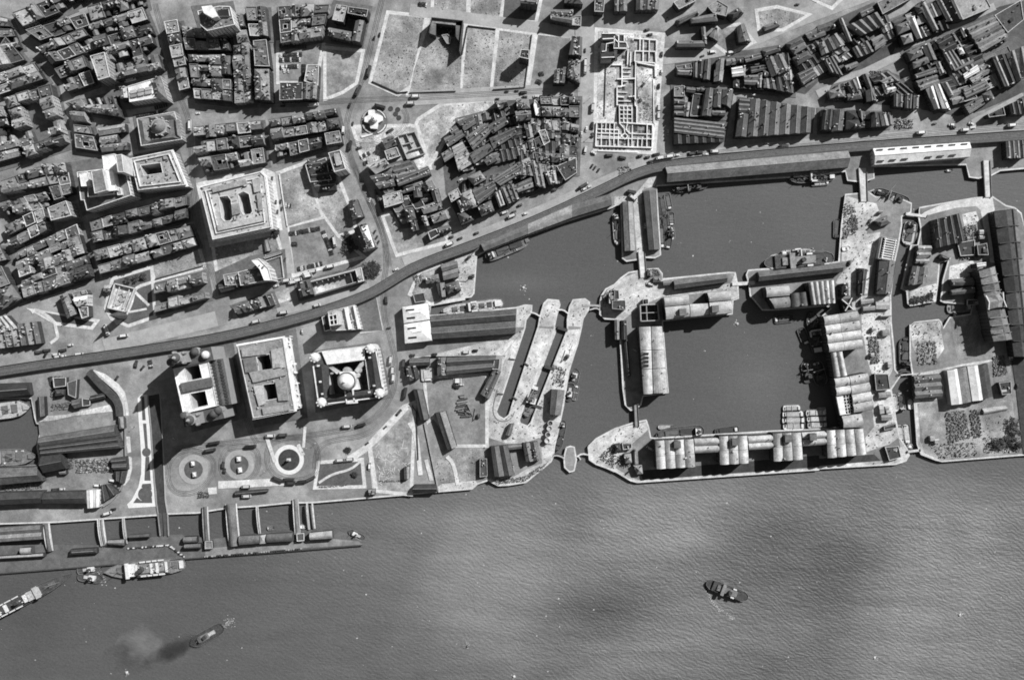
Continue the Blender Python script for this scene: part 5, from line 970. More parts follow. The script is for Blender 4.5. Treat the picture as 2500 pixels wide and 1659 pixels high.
 ("40:40 1000 130 995 110 1190 10 1195".replace('10 1195', '20 1180'), 'gv', 13, 2, 'slate_d', 'dark gables left in the lower dock road block'), ("40:135 1000 230 1010 215 1190 110 1200", 'gv', 13, 1, 'slate', 'ridge roof second in the lower dock road block'), ("40:250 1010 330 1005 390 1100 390 1170 240 1180".replace('390 1100 ', ''), 'hu', 13, 2, 'slate_d', 'hipped dark building third in the lower dock road block'), ("40:345 1000 400 1020 400 1110 360 1060", 'gv', 13, 1, 'felt', 'small lit wedge in the lower dock road block'),
 ("40:475 1020 540 1025 560 1155 470 1160", 'gv', 13, 1, 'slate_d', 'dark gable right of the pale courtyard'), ("40:545 1025 610 1035 640 1145 570 1150", 'gv', 13, 1, 'lead', 'pale gable right of the pale courtyard'), ("40:610 1035 660 1060 665 1140 630 1140", 'gv', 12, 1, 'slate', 'end roof of the lower dock road block'),
 ("40:1540 1040 1680 970 1700 1050 1550 1070", 'f', 12, 1, 'slate_d', 'rounded pale-rimmed dark roof by the dock road'), ("40:1730 950 1867 890 1900 1040 1750 1045", 'gv', 12, 3, 'slate_d', 'dark ribbed sheds cut by the right edge by the dock road'), ("40:1320 960 1480 870 1510 950 1370 1040", 'gu', 12, 4, 'slate', 'dark cluttered roofs at the lane corner'),
 ("40:1700 1290 1867 1280 1880 1440 1710 1445", 'gv', 12, 4, 'slate', 'dark ridged warehouse right of the white transit shed'),
 ("20:1780 0 1780 0 1780 0 1780 0", 'gu', 1, 1, 'slate', 'x')][:-1])
bl("30:1065 620 1165 602 1182 690 1075 702", 'gu', 12, 'bright white twin-ridged shed roof among dark warehouses', roof='white', n=2, rh=1.5, detail=0)
bl("30:1690 360 1760 440 1800 420 1720 330", 'f', 4, 'thin white rough yard strip between two warehouses', roof='rubble_l', win=False, detail=0)
scatter("40:690 1090 850 1090 850 1170 690 1175", 90, .8, 2.6, ['white', 'stain', 'clutter'], 'white goods and crates heaped beside the dock road fork', 'goods', 'stored_goods', (1, 3))
scatter("40:60 830 290 790 400 920 80 915", 140, .8, 2.8, ['clutter', 'wall_l', 'stain'], 'junk and small outhouses in the lane fork yard', 'goods', 'stored_goods', (1, 4))
scatter("40:215 500 280 480 290 580 240 590", 60, .6, 2, ['white', 'stain'], 'white crates stacked in a dark yard below the avenue', 'goods', 'stored_goods', (1, 3))
scatter("40:460 650 560 650 560 720 500 740", 60, .6, 2, ['clutter', 'stain'], 'small clutter of outhouses near the pale lane', 'goods', 'stored_goods', (1, 3))
# ================= DOCKSIDE SHEDS =================
D = lambda s_, k, h, n, r, d, **kw: bl(s_, k, h, d, name='dock_shed', cat='shed', roof=r, n=n, **kw)
o = D("40:490 1350 1372 1292 1374 1432 505 1506", 'gu', 11, 1, 'white', 'long white transit shed with round corner and dark rooflights', rh=4, wall='wall_w', detail=0)
q = [Vector((a.x, a.y)) for a in pts("40:490 1350 1372 1292 1374 1432 505 1506", 11)]
for i in range(8):
    for v, z in ((.15, 12.6), (.80, 12.9)):
        if v > .5 and i in (3, 7): continue
        c = lerp4(q, .06 + i * .125, v); G().box(c, .07, 6.5, 1.3, z, z + .9).build('rooflight', 'glass', o)
D("31:465 25 2130 -125 2130 35 480 170", 'gu', 9, 1, 'felt', 'very long dark transit shed along the top of the middle dock', rh=8, detail=0)
g_ = "21:650 730 1080 548 1480 372 1830 272 1845 375 1480 488 1080 638 680 795"
pl = [Vector((a.x, a.y)) for a in pts(g_, 8)]; o = thing('dock_shed', 'bent long transit shed between the viaduct and the left dock', 'shed', (pl[0].x, pl[0].y, 0))
for i in range(3):
    a, b, c, d = pl[i], pl[i + 1], pl[6 - i], pl[7 - i]; q = [a, b, c, d]
    G().prism(ccw(q), 0, 8, top=False).build('wall', 'wall', o); g = G(); m1, m2 = a.lerp(d, .5), b.lerp(c, .5)
    g.face([(*a, 8.05), (*b, 8.05), (*m2, 10.5), (*m1, 10.5)]); g.face([(*m1, 10.5), (*m2, 10.5), (*c, 8.05), (*d, 8.05)]); g.build('roof_bay', 'felt' if i else 'shedm', o)
D("31:72 345 168 345 192 790 92 795", 'gv', 6.5, 1, 'felt', 'narrow quay shed on the left side of the pale cross road', rh=3.6, detail=0)
D("31:262 250 375 240 415 780 312 785", 'gv', 6.5, 1, 'shedm', 'long quay shed on the right side of the pale cross road', rh=3, detail=0)
D("31:540 1062 1022 1005 1028 1078 545 1145", 'gu', 9, 1, 'shedm', 'dark ridged quay shed above the square dock', rh=4, detail=0)
D("31:440 1065 530 1058 530 1100 445 1110", 'gu', 5, 1, 'slate', 'small low annex left of the dark ridged quay shed', rh=1.5, detail=0)
D("31:1310 985 2075 905 2080 985 1315 1072", 'gu', 9, 1, 'shedm', 'long dark ridged shed under the moored ferries', rh=4.5, detail=0)
D("21:190 1382 972 1320 968 1425 198 1485", 'gu', 9, 1, 'slate', 'upper span of the long dark double shed on the left pier', rh=4.2, detail=0)
D("21:198 1487 968 1427 966 1548 205 1600", 'gu', 9, 1, 'slate', 'lower span of the long dark double shed on the left pier', rh=4.2, detail=0)
for s_, w_ in (("11:1800 1300 2030 1265 2052 1420 1815 1455", 'upper'), ("11:1815 1458 2052 1422 2070 1612 1825 1640", 'lower')):
    o = D(s_, 'hu', 12, 1, 'white', f'{w_} of two white hipped pavilions at the head of the long dark sheds', rh=2.6, wall='wall_w', detail=0)
    q = [Vector((a.x, a.y)) for a in pts(s_, 12)]
    for u, v in ((.3, .27), (.3, .73)): G().box(lerp4(q, u, v), .1, 8.5, 1.8, 12.5, 13.75).build('rooflight', 'glass', o)
D("22:338 268 790 250 770 385 335 432", 'gu', 9, 2, 'shedm', 'double-ridged shed at the head of the timber yard', detail=0)
D("22:248 272 334 266 334 432 250 436", 'gv', 9, 1, 'shedm', 'square cross shed left of the double-ridged shed', detail=1)
D("22:775 280 825 278 815 380 755 378", 'f', 11, 1, 'slate_d', 'small dark box building right of the double-ridged shed', detail=0)
D("22:760 385 835 400 725 650 645 600", 'gv', 8, 2, 'shedm', 'patched angled shed by the graving dock', detail=1)
D("22:0 275 182 272 182 340 0 352", 'gu', 8, 1, 'shedm', 'low shed left of the head of the timber yard', detail=0)
D("22:-40 350 60 345 90 460 -20 490", 'gv', 7, 2, 'slate_d', 'dark cluttered sheds at the corner of the great garden road', detail=2)
D("22:30 560 120 562 178 830 98 842", 'gv', 8, 1, 'shedm', 'leaning rusty-topped long shed on the left of the timber yard', rh=4, detail=0)
D("22:232 775 330 755 432 1080 375 1112 300 1100".replace('375 1112 300 1100', '345 1115'), 'gv', 8, 1, 'slate', 'long shed with pale right slope in the timber yard', rh=4.5, detail=0)
D("22:738 1080 895 1068 958 1340 772 1356", 'gv', 9, 2, 'shedm', 'double-ridged warehouse at the river corner', detail=0)
D("22:1030 1050 1165 1035 1200 1200 1060 1222", 'gv', 9, 2, 'shedm', 'striped pilot warehouse near the tanks', detail=1)
D("22:895 1066 1022 1058 1022 1098 905 1112", 'gu', 7, 1, 'slate', 'short dark link shed at the pier head', detail=0)
D("22:1290 560 1412 570 1376 796 1276 786", 'gv', 9, 1, 'shedm', 'dark quay shed beside the round tanks', rh=4, detail=0)
D("22:910 875 952 870 925 985 872 975", 'gv', 6, 1, 'shedm', 'small house standing on the graving dock apron', detail=0)
D("22:640 1190 705 1190 710 1350 640 1360", 'f', 6, 1, 'slate_d', 'dark strip shed beside the river corner warehouse', detail=1)
D("22:900 1260 950 1255 955 1330 910 1335", 'f', 7, 1, 'felt', 'little flat store at the foot of the river corner warehouse', detail=0)
D("22:43 1430 240 1428 250 1493 20 1495", 'gu', 7, 1, 'slate_d', 'dark low shed on the river wall beside the thin boundary wall', detail=0)
D("12:1490 1470 1555 1465 1555 1520 1500 1525", 'gu', 5, 1, 'lead', 'small hut at the river end of the railed garden', detail=1)
D("12:1815 1270 1867 1260 1867 1370 1820 1380", 'gv', 7, 1, 'felt', 'small house in the lower corner of the railed garden', detail=0)
D("21:280 920 430 880 440 940 300 985", 'gu', 8, 1, 'shedm', 'upper of three short sheds by the corner quay', detail=0); D("21:300 988 440 945 445 1030 310 1062", 'gu', 8, 1, 'felt', 'middle of three short sheds by the corner quay', detail=0)
D("21:310 1100 440 1060 470 1150 350 1190", 'hu', 8, 1, 'felt', 'hipped lowest of three sheds by the corner quay', detail=1); D("21:150 1030 260 1000 280 1080 150 1095", 'gu', 7, 1, 'slate', 'dark shed left of the corner quay sheds', detail=1); D("21:30 1190 130 1170 150 1250 50 1265", 'f', 4, 1, 'dark', 'white-edged dark yard hut left of the inlet', detail=0); D("21:240 1090 320 1080 330 1210 270 1215", 'gv', 8, 1, 'slate', 'dark gable left of the hipped quay shed', detail=0)
# four round tanks
for i, (x, y, w_) in enumerate(((1283, 868, 'topmost'), (1275, 916, 'second from top'), (1262, 972, 'third from top'), (1255, 1028, 'lowest'))):
    c = pts(f"22:{x} {y}", 5)[0]; o = thing('storage_tank', f'round open-topped tank, {w_} of four beside the lock', 'tank', (c.x, c.y, 0), 'round tanks beside the lock')
    g = G().cyl(c, 2.9, 2.9, 0, 6, 24, top=False); g.ring([c + Vector((2.9 * math.cos(t * .2618), 2.9 * math.sin(t * .2618), 0)) for t in range(24)], [[c + Vector((2.2 * math.cos(t * .2618), 2.2 * math.sin(t * .2618), 0)) for t in range(23, -1, -1)]], 6); g.build('tank_wall', 'shipl', o); G().cyl(c, 2.3, 2.3, 0, 4.6, 24).build('tank_roof', 'quay' if i % 2 else 'stain', o)
# ---------------- square dock warehouses ----------------
A = lambda s_, k, n, d, h=19, r='alb', **kw: bl(s_, k, h, d, name='dock_warehouse', cat='warehouse', roof=r, wall='wall', n=n, barrel=kw.pop('barrel', True), rh=kw.pop('rh', 2.6), win=True, detail=.12, **kw)
def adv(s_, d, h=26):
    c = pts(s_, h)[0]; o = thing('lift_tower', d, 'roof house', (c.x, c.y, 20)); G().box(c, .05, 7, 7, 19, h, 0, 1).build('housing', ['wall', 'shedm'], o)
def col4(s_, k, n, d, splits, **kw):
    q = [Vector((a.x, a.y)) for a in pts(s_, 19)]
    for i in range(len(splits) - 1):
        v0, v1 = splits[i] + .004, splits[i + 1] - .004
        if k[1] == 'v': p = [lerp4(q, 0, v0), lerp4(q, 1, v0), lerp4(q, 1, v1), lerp4(q, 0, v1)]
        else: p = [lerp4(q, v0, 0), lerp4(q, v1, 0), lerp4(q, v1, 1), lerp4(q, v0, 1)]
        A(p, k, n, d.replace('#', ('upper', 'lower')[i] if len(splits) == 3 and k[1] == 'v' else ('left', 'right')[i] if len(splits) == 3 else ('top', 'middle', 'bottom')[i]), **kw)
col4("32:370 1025 722 1010 740 1265 385 1285", 'gv', 4, "# half of the four-vaulted warehouse, left end of the river range", (0, .54, 1))
A("32:726 1006 950 1000 955 1132 732 1142", 'gu', 2, 'low two-vaulted link, first from left in the river range', h=17)
col4("32:953 985 1212 980 1226 1232 962 1246", 'gv', 3, "# half of the three-vaulted pavilion, left one in the river range", (0, .5, 1))
A("32:1216 986 1440 972 1446 1100 1225 1112", 'gu', 2, 'low two-vaulted link in the middle of the river range', h=17)
col4("32:1444 960 1702 950 1720 1198 1452 1216", 'gv', 3, "# half of the three-vaulted pavilion, right one in the river range", (0, .5, 1))
A("32:1706 950 1928 938 1932 1062 1716 1078", 'gu', 2, 'low two-vaulted link, last in the river range', h=17)
col4("42:65 932 402 916 432 1150 76 1186", 'gv', 4, "# half of the four-vaulted warehouse, right end of the river range", (0, .53, 1))
col4("42:35 -105 350 -155 400 185 90 222", 'gu', 4, "# half of the long warehouse stack right of the square dock", (0, .45, 1))
A("42:103 226 210 214 256 432 136 450", 'gv', 2, 'narrow two-vaulted link right of the square dock')
A("42:275 440 440 408 495 742 315 775", 'gu', 4, 'right half of the lower warehouse right of the square dock')
A("42:136 460 270 442 288 598 158 622", 'gu', 2, 'left two vaults of the lower warehouse right of the square dock')
o = thing('ruined_warehouse', 'roofless burnt bay with white wall grid in the right-hand warehouse', 'ruin', tuple(pts("42:230 700")[0]))
q = [Vector((a.x, a.y)) for a in pts("42:160 625 300 602 315 775 195 796", 18)]; G().prism(ccw(q), 0, 14, 0, mt=1).build('shell', ['wall', 'dark'], o); g = G()
for i in range(7): g.strip([lerp4(q, .42, i / 6), lerp4(q, 1, i / 6)], .5, 17, thick=2.5); 
for i in range(4): g.strip([lerp4(q, .42 + i * .19, 0), lerp4(q, .42 + i * .19, 1)], .5, 16.8, thick=2.5)
g.build('wall_grid', 'white', o); G().prism([lerp4(q, 0, 0), lerp4(q, 0, 1), lerp4(q, .4, 1), lerp4(q, .4, 0)], 14, 17).build('white_floor', 'white', o)
A("42:205 802 382 778 405 905 222 912", 'gu', 1, 'single-vaulted end pavilion above the corner of the square dock')
col4("32:222 -10 333 -14 345 600 265 606".replace('345 600', '352 600'), 'gv', 1, "left vault of the warehouse left of the square dock, # bay", (0, .35, .63, 1))
col4("32:335 -14 436 -15 490 590 356 598", 'gv', 1, "right vault of the warehouse left of the square dock, # bay", (0, .35, .63, 1))
for i in range(4): G().box(pts(f"32:290 {235+i*36}", 22)[0], 0, 5, 2.4, 20, 22.4).build('skylight', 'glass', label=f'dark skylight, {ORD[i]} from top on the white vault left of the square dock', category='skylight')
A("31:450 1217 675 1190 680 1280 460 1300", 'gu', 1, 'upper vault of the left pavilion above the square dock', r='whited'); A("31:460 1303 682 1283 686 1392 472 1420", 'gu', 1, 'lower vault of the left pavilion above the square dock', r='whited')
A("31:687 1275 860 1268 866 1376 692 1396", 'gu', 1, 'single-vaulted middle link above the square dock', h=17, r='whited'); A("31:845 1172 1060 1152 1064 1240 866 1258", 'gu', 1, 'upper vault of the right pavilion above the square dock', r='whited'); A("31:866 1262 1066 1244 1072 1360 870 1378", 'gu', 1, 'lower vault of the right pavilion above the square dock', r='whited')
A("31:1378 1122 1590 1106 1598 1200 1388 1216", 'gu', 1, 'white vaulted warehouse on the right jetty block', r='whited'); A("31:1410 1226 1594 1208 1604 1305 1465 1320", 'gu', 1, 'damaged pale warehouse below the white vaulted one', r='lead')
A("31:1606 1180 1760 1166 1780 1290 1612 1306", 'gv', 2, 'dark twin-vaulted shed on the right jetty block', h=14, r='shedm'); A("31:1765 1080 2002 1060 2015 1268 1798 1284", 'gv', 5, 'five-vaulted warehouse with bright slopes at the dock corner', r='alb')
for s_, d in (("32:575 1065", 'square lift tower on the four-vaulted warehouse at the left river end'), ("32:1105 1040", 'square lift tower on the left river pavilion'), ("32:1588 1010", 'square lift tower on the right river pavilion'), ("32:1815 995", 'square lift tower on the last river link'), ("31:626 1350", 'square lift tower on the left pavilion above the square dock'), ("31:922 1320", 'square lift tower on the right pavilion above the square dock')): adv(s_, d)
# burnt shell with cross walls
o = thing('ruined_building', 'dark roofless shell with thin pale cross walls at the dock corner', 'ruin', tuple(pts("31:320 1350")[0]))
q = [Vector((a.x, a.y)) for a in pts("31:237 1285 398 1278 410 1425 243 1432", 10)]
G().face([(*v, .6) for v in ccw(q)]).build('floor', 'dark', o)
for a, b in ((0, 1), (1, 2), (2, 3), (3, 0)): G().strip([q[a], q[b]], .9, 10, thick=10).build('wall', 'wall_l', o)
G().strip([lerp4(q, .35, 0), lerp4(q, .35, 1)], .7, 9, thick=8.3).build('cross_wall', 'wall_l', o); G().strip([lerp4(q, 0, .5), lerp4(q, 1, .5)], .7, 9.2, thick=8.3).build('cross_wall', 'wall_l', o); G().prism([lerp4(q, .8, 0), lerp4(q, 1, 0), lerp4(q, 1, 1), lerp4(q, .8, 1)], .7, 5).build('inner_block', 'dark', o)
many([("31:260 1232 310 1228 312 1278 262 1280", 'f', 8, 1, 'slate_d', 'little dark house above the cross-walled shell'), ("31:0 1150 40 1150 45 1230 0 1240", 'f', 14, 1, 'slate_d', 'dark pump house on the round pier, upper'), ("31:-20 1245 100 1240 105 1330 50 1340 -20 1320".replace('50 1340 ', ''), 'f', 14, 1, 'slate_d', 'dark stepped pump house on the round pier, lower'),
 ("21:1820 1180 1867 1170 1867 1260 1820 1270", 'f', 12, 1, 'felt', 'grey block on the left of the round pier'), ("31:355 1035 425 1035 430 1075 350 1080", 'hu', 6, 1, 'shedm', 'small gatehouse beside the fenced pier garden'), ("31:300 970 345 970 345 1020 300 1020", 'gv', 5, 1, 'felt', 'tiny hut beside the curved pier head'),
 ("31:0 1420 45 1420 45 1600 5 1600", 'gv', 8, 1, 'slate', 'left of two narrow roofs at the top of the island strip'), ("31:60 1425 110 1425 118 1600 62 1600", 'gv', 8, 1, 'slate_d', 'right of two narrow roofs at the top of the island strip'), ("32:85 100 120 100 150 440 115 440", 'gv', 4, 1, 'slate_d', 'long low lean-to on the island strip beside the dark roadway'),
 ("32:70 1050 160 1050 160 1100 80 1110", 'f', 7, 1, 'slate_d', 'dark flat house inside the pointed pier head'), ("32:0 1060 50 1050 60 1120 10 1130", 'hu', 6, 1, 'slate_d', 'dark small roof on the left of the pointed pier head'), ("32:85 1150 150 1140 160 1230 100 1235", 'hu', 7, 1, 'lead', 'pale-fronted house inside the pointed pier head'), ("32:175 1110 195 1110 200 1240 180 1245", 'gv', 5, 1, 'felt', 'thin grey range in the pointed pier head'), ("32:170 1250 250 1245 260 1330 205 1335", 'hu', 7, 1, 'felt', 'pointed-roofed house near the river corner'),
 # wapping / right islands
 ("41:900 740 1020 790 1025 800 890 800".replace('1020 790', '1022 745').replace('1025 800', '1020 795').replace('890 800', '890 800'), 'gu', 9, 1, 'lead', 'first pale ridge of the finger quay shed'),
 ("41:890 802 1018 800 1010 858 885 862", 'gu', 9, 1, 'felt', 'second ridge of the finger quay shed'), ("41:882 866 1005 862 992 915 875 905", 'gu', 9, 1, 'lead', 'third pale ridge of the finger quay shed'), ("41:850 930 990 945 975 1085 810 1110", 'gv', 9, 2, 'shedm', 'dark double shed on the finger quay'), ("41:545 885 700 885 652 1190 520 1185", 'gv', 9, 1, 'shedm', 'dark long shed left of the narrow dock'),
 ("41:500 520 620 470 655 540 560 570", 'hu', 7, 1, 'shedm', 'grey stepped shed near the swing bridge'), ("41:360 950 440 960 410 1200 355 1200", 'gv', 8, 1, 'slate_d', 'dark narrow shed left of the canal-side lane'), ("41:1040 510 1275 450 1335 700 1062 768", 'gv', 12, 4, 'slate_d', 'great black four-ridged warehouse'), ("41:1110 820 1190 860 1170 880 1090 860", 'hu', 6, 1, 'slate_d', 'small dark hut below the black warehouse'),
 ("41:1200 1050 1400 1035 1415 1110 1210 1110", 'gu', 9, 1, 'shedm', 'upper of two ridged sheds with roof vents'), ("41:1200 1150 1405 1110 1425 1175 1210 1195", 'gu', 9, 1, 'shedm', 'lower of two ridged sheds with roof vents'), ("41:1440 740 1530 720 1545 830 1450 830", 'f', 9, 1, 'slate_d', 'dark block at the right of the goods yard'), ("41:1260 720 1420 690 1420 830 1290 840", 'f', 5, 1, 'dark', 'flat dark yard roof below the goods yard'),
 ("42:862 440 1100 420 1122 625 872 645", 'gu', 9, 3, 'shedm', 'dark three-ridged store in the lower right yard'), ("42:505 420 630 420 650 560 520 570", 'f', 8, 1, 'slate_d', 'black square roof on the canal-side quay'), ("42:600 1085 725 1075 750 1180 640 1210", 'f', 6, 1, 'dark', 'dark flat building at the canal mouth'), ("42:1640 500 1750 485 1755 600 1670 610", 'f', 8, 1, 'slate_d', 'dark square store by the right-hand road'),
 ("42:590 900 700 870 705 910 595 935", 'f', 5, 1, 'dark', 'white-edged dark shed near the canal mouth'), ("41:1350 1235 1450 1235 1450 1280 1350 1290", 'f', 8, 1, 'slate_d', 'dark block above the moored lighters')])
# monopitch sheds
def roofbox(s_, h, r, d, rh=2.0, tilt=0, wall='wall'):
    q = [Vector((a.x, a.y)) for a in pts(s_, h)]; c = cen(q); o = thing('dock_shed', d, 'shed', (c.x, c.y, 0)); G().prism(ccw(q), 0, h, top=False).build('wall', wall, o)
    g = G(); m1, m2 = q[0].lerp(q[1], tilt), q[3].lerp(q[2], tilt)
    g.face([(*q[0], h + .05), (*m1, h + rh), (*m2, h + rh), (*q[3], h + .05)]); g.face([(*m1, h + rh), (*q[1], h + .05), (*q[2], h + .05), (*m2, h + rh)]); g.build('roof', r, o); return o
roofbox("42:1166 390 1256 370 1306 690 1206 702", 11, 'white', 'white ridged shed with four vents, left of the striped pair', 2, .66, 'wall_l'); roofbox("42:1257 370 1348 350 1396 668 1307 690", 10, 'slate', 'dark-roofed bay between the two white ones', 1, .5); roofbox("42:1349 350 1445 340 1492 655 1397 668", 11, 'white', 'white ridged shed, right of the striped pair', 2, .6, 'wall_l'); roofbox("42:1447 350 1535 325 1582 625 1494 650", 9, 'slate_d', 'dark cluttered bay right of the white ridged sheds', 1, .5)
o = thing('nissen_hut', 'white half-round hut with ribbed sides in the scrap yard', 'hut', tuple(pts("42:1600 745")[0])); q = [Vector((a.x, a.y)) for a in pts("42:1492 735 1705 705 1718 755 1505 795", 3)]; gable(o, q, .6, 3.6, 1, 'whited', 'wall_l', barrel=True)
# skeleton hall with pale trusses
o = thing('roofless_hall', 'open hall frame with white trusses beside the narrow dock', 'hall frame', tuple(pts("41:640 770")[0])); q = [Vector((a.x, a.y)) for a in pts("41:575 665 722 690 682 880 540 860", 9)]
G().face([(*v, .6) for v in ccw(q)]).build('floor', 'dark', o)
for a, b in ((0, 1), (1, 2), (2, 3), (3, 0)): G().strip([q[a], q[b]], .8, 9, thick=9).build('wall', 'wall_l', o)
for i in range(9): G().strip([lerp4(q, .15, .06 + i * .11), lerp4(q, .95, .08 + i * .11)], 1.0, 9.3, thick=.6).build('truss', 'white', o)
for u in (.22, .85): G().strip([lerp4(q, u, .02), lerp4(q, u, .98)], .8, 9.8, thick=.6).build('purlin', 'white', o)
# tall warehouse with cross roof, right
def longhouse(s_, h, r, nseg, d, rh=3, spl=.62, wl='wall'):
    q = [Vector((a.x, a.y)) for a in pts(s_, h)]; c = cen(q); o = thing('long_warehouse', d, 'warehouse', (c.x, c.y, 0)); G().prism(ccw(q), 0, h, top=False).build('wall', wl, o)
    for i in range(nseg):
        v0, v1 = (i + .03) / nseg, (i + .97) / nseg; A_, B_, C_, D_ = lerp4(q, 0, v0), lerp4(q, 1, v0), lerp4(q, 1, v1), lerp4(q, 0, v1); m1, m2 = A_.lerp(B_, spl), D_.lerp(C_, spl); g = G()
        g.face([(*A_, h + .05), (*m1, h + rh), (*m2, h + rh), (*D_, h + .05)]); g.face([(*m1, h + rh), (*B_, h + .05), (*C_, h + .05), (*m2, h + rh)]); g.build('roof_bay', r, o)
    if nseg > 1:
        for i in range(1, nseg): G().strip([lerp4(q, 0, i / nseg), lerp4(q, 1, i / nseg)], .7, h + rh + .4, thick=rh).build('fire_wall', 'copd' if h > 21 else 'stain', o)
    g = G(); windows(g, ccw(q), 0, h); g.build('window_rows', 'glass', o, kind='stuff') if g.f else None
    return o, q
longhouse("41:1455 975 1600 930 1665 1220 1510 1225", 22, 'slate', 4, 'upper half of the tall long warehouse with the star-shaped cross roof'); longhouse("41:1530 1335 1690 1320 1735 1568 1760 1600 1590 1620".replace('1735 1568 ', ''), 22, 'slate', 4, 'middle part of the tall long warehouse below the star-shaped roof')
longhouse("42:1560 20 1705 5 1728 70 1580 92", 22, 'slate', 1, 'bottom end of the tall long warehouse')
o = thing('cross_roof', 'star-shaped white-edged cross roof on the tall long warehouse', 'roof', tuple(pts("41:1605 1248")[0])); q = [Vector((a.x, a.y)) for a in pts("41:1505 1200 1660 1170 1692 1305 1530 1330", 24)]; c = lerp4(q, .65, .5)
G().prism(ccw(q), 0, 24, top=False).build('wall', 'wall', o); g = G(); mm = [(q[i] + q[(i + 1) % 4]) / 2 for i in range(4)]
for i in range(4):
    a, b = q[i], q[(i + 1) % 4]; m_ = mm[i].lerp(c, .18); g.face([(*a, 24.1), (*m_, 28), (*c, 29)]); g.face([(*m_, 28), (*b, 24.1), (*c, 29)]); g.face([(*a, 24.1), (*b, 24.1), (*m_, 28)])
g.build('roof', 'slate', o)
g = G()
for i in range(4):
    if i in (1, 3):
        m_ = mm[i].lerp(c, .18); g.strip([q[i], m_], 1.0, 28.2, thick=2); g.strip([m_, q[(i + 1) % 4]], 1.0, 28.2, thick=2)
g.build('gable_coping', 'white', o)
longhouse("41:1592 432 1752 412 1892 1760 1778 1760", 14, 'slate_d', 9, 'long black warehouse beside the right edge, left slope'); longhouse("41:1756 412 1800 415 1950 1760 1896 1760", 13, 'shedm', 9, 'sunlit outer slope, toned paler, of the long black warehouse at the right edge', rh=1, spl=.2)  # sunlight on the outer slope is put into a lighter roof material
sheet('road', "42:1720 60 1760 0 1830 0 1900 560 1900 1150 1860 1150 1790 540", 'dark')
D("41:1435 905 1520 895 1520 935 1440 945", 'gu', 14, 2, 'white', 'white double hut on the upper end of the tall long warehouse', detail=0)
for s_, d in (("41:545 430 580 425 582 445 548 448", 'small white-topped hut by the swing bridge'), ("41:1460 600 1500 600 1500 640 1462 642", 'white hut upper in the goods yard'), ("41:1462 650 1508 652 1506 682 1464 684", 'white hut lower in the goods yard'), ("41:1350 665 1372 665 1372 690 1350 692", 'tiny white hut left in the goods yard'), ("42:545 705 585 700 595 780 555 785", 'bright white store beside the canal-side quay'), ("42:600 720 636 716 638 746 606 750", 'small white cubic store beside the bright store'), ("42:610 756 650 752 652 780 614 784", 'pale low store below the small cubic store'),
             ("42:565 795 660 790 660 840 570 845", 'grey canal-side store with two roofs'), ("42:540 590 610 585 615 635 545 640", 'pale double store below the black square roof'), ("42:612 585 650 583 655 628 618 632", 'pale end store by the canal boats'), ("42:470 230 500 228 502 260 472 262", 'white square hut in the left goods yard'), ("42:625 310 665 308 668 360 628 362", 'white hut beside the rubble quay'), ("42:575 20 635 15 638 62 580 66", 'pale hut at the head of the quay lane'), ("42:1050 1010 1092 1005 1095 1050 1056 1052", 'white hut in the scrap yard'), ("42:1010 985 1050 980 1055 1030 1015 1032", 'pale round-roofed hut in the scrap yard'),
             ("41:380 1235 495 1225 498 1262 384 1280", 'pale patched shed below the dark canal shed'), ("41:515 1255 645 1250 645 1325 518 1325", 'light flat quay store beside the narrow dock'), ("41:400 1300 510 1290 512 1330 402 1340", 'low pale store left of the light quay store'), ("41:560 1380 655 1375 655 1392 560 1396", 'thin white range across the quay lane'), ("41:480 1490 515 1488 517 1520 482 1522", 'bright white hut on the wide quay'), ("41:575 1535 640 1530 642 1565 578 1568", 'pale store at the wide quay corner'), ("42:455 1540 456 1540 456 1541 455 1541", '')):
    if d: bl(s_, 'gu', 5, d, name='hut', cat='hut', roof='whited' if 'white' in d or 'bright' in d else 'lead', wall='wall_l', n=1, rh=.8, win=False, detail=0)
o = thing('gable_house', 'black-roofed house with white Y-shaped ridges at the dock corner', 'house', tuple(pts("41:250 1290")[0])); q = [Vector((a.x, a.y)) for a in pts("41:200 1235 292 1222 305 1330 230 1340", 14)]; G().prism(ccw(q), 0, 14, mt=1).build('wall', ['wall', 'slate_d'], o)
g = G(); c = lerp4(q, .55, .55); [g.strip([v, c], .9, 17, thick=3) for v in q]; g.build('ridge', 'white', o)
bl("41:205 1090 265 1080 270 1200 205 1205", 'hv', 12, 'black hipped house above the Y-ridged one', roof='slate_d', n=1)
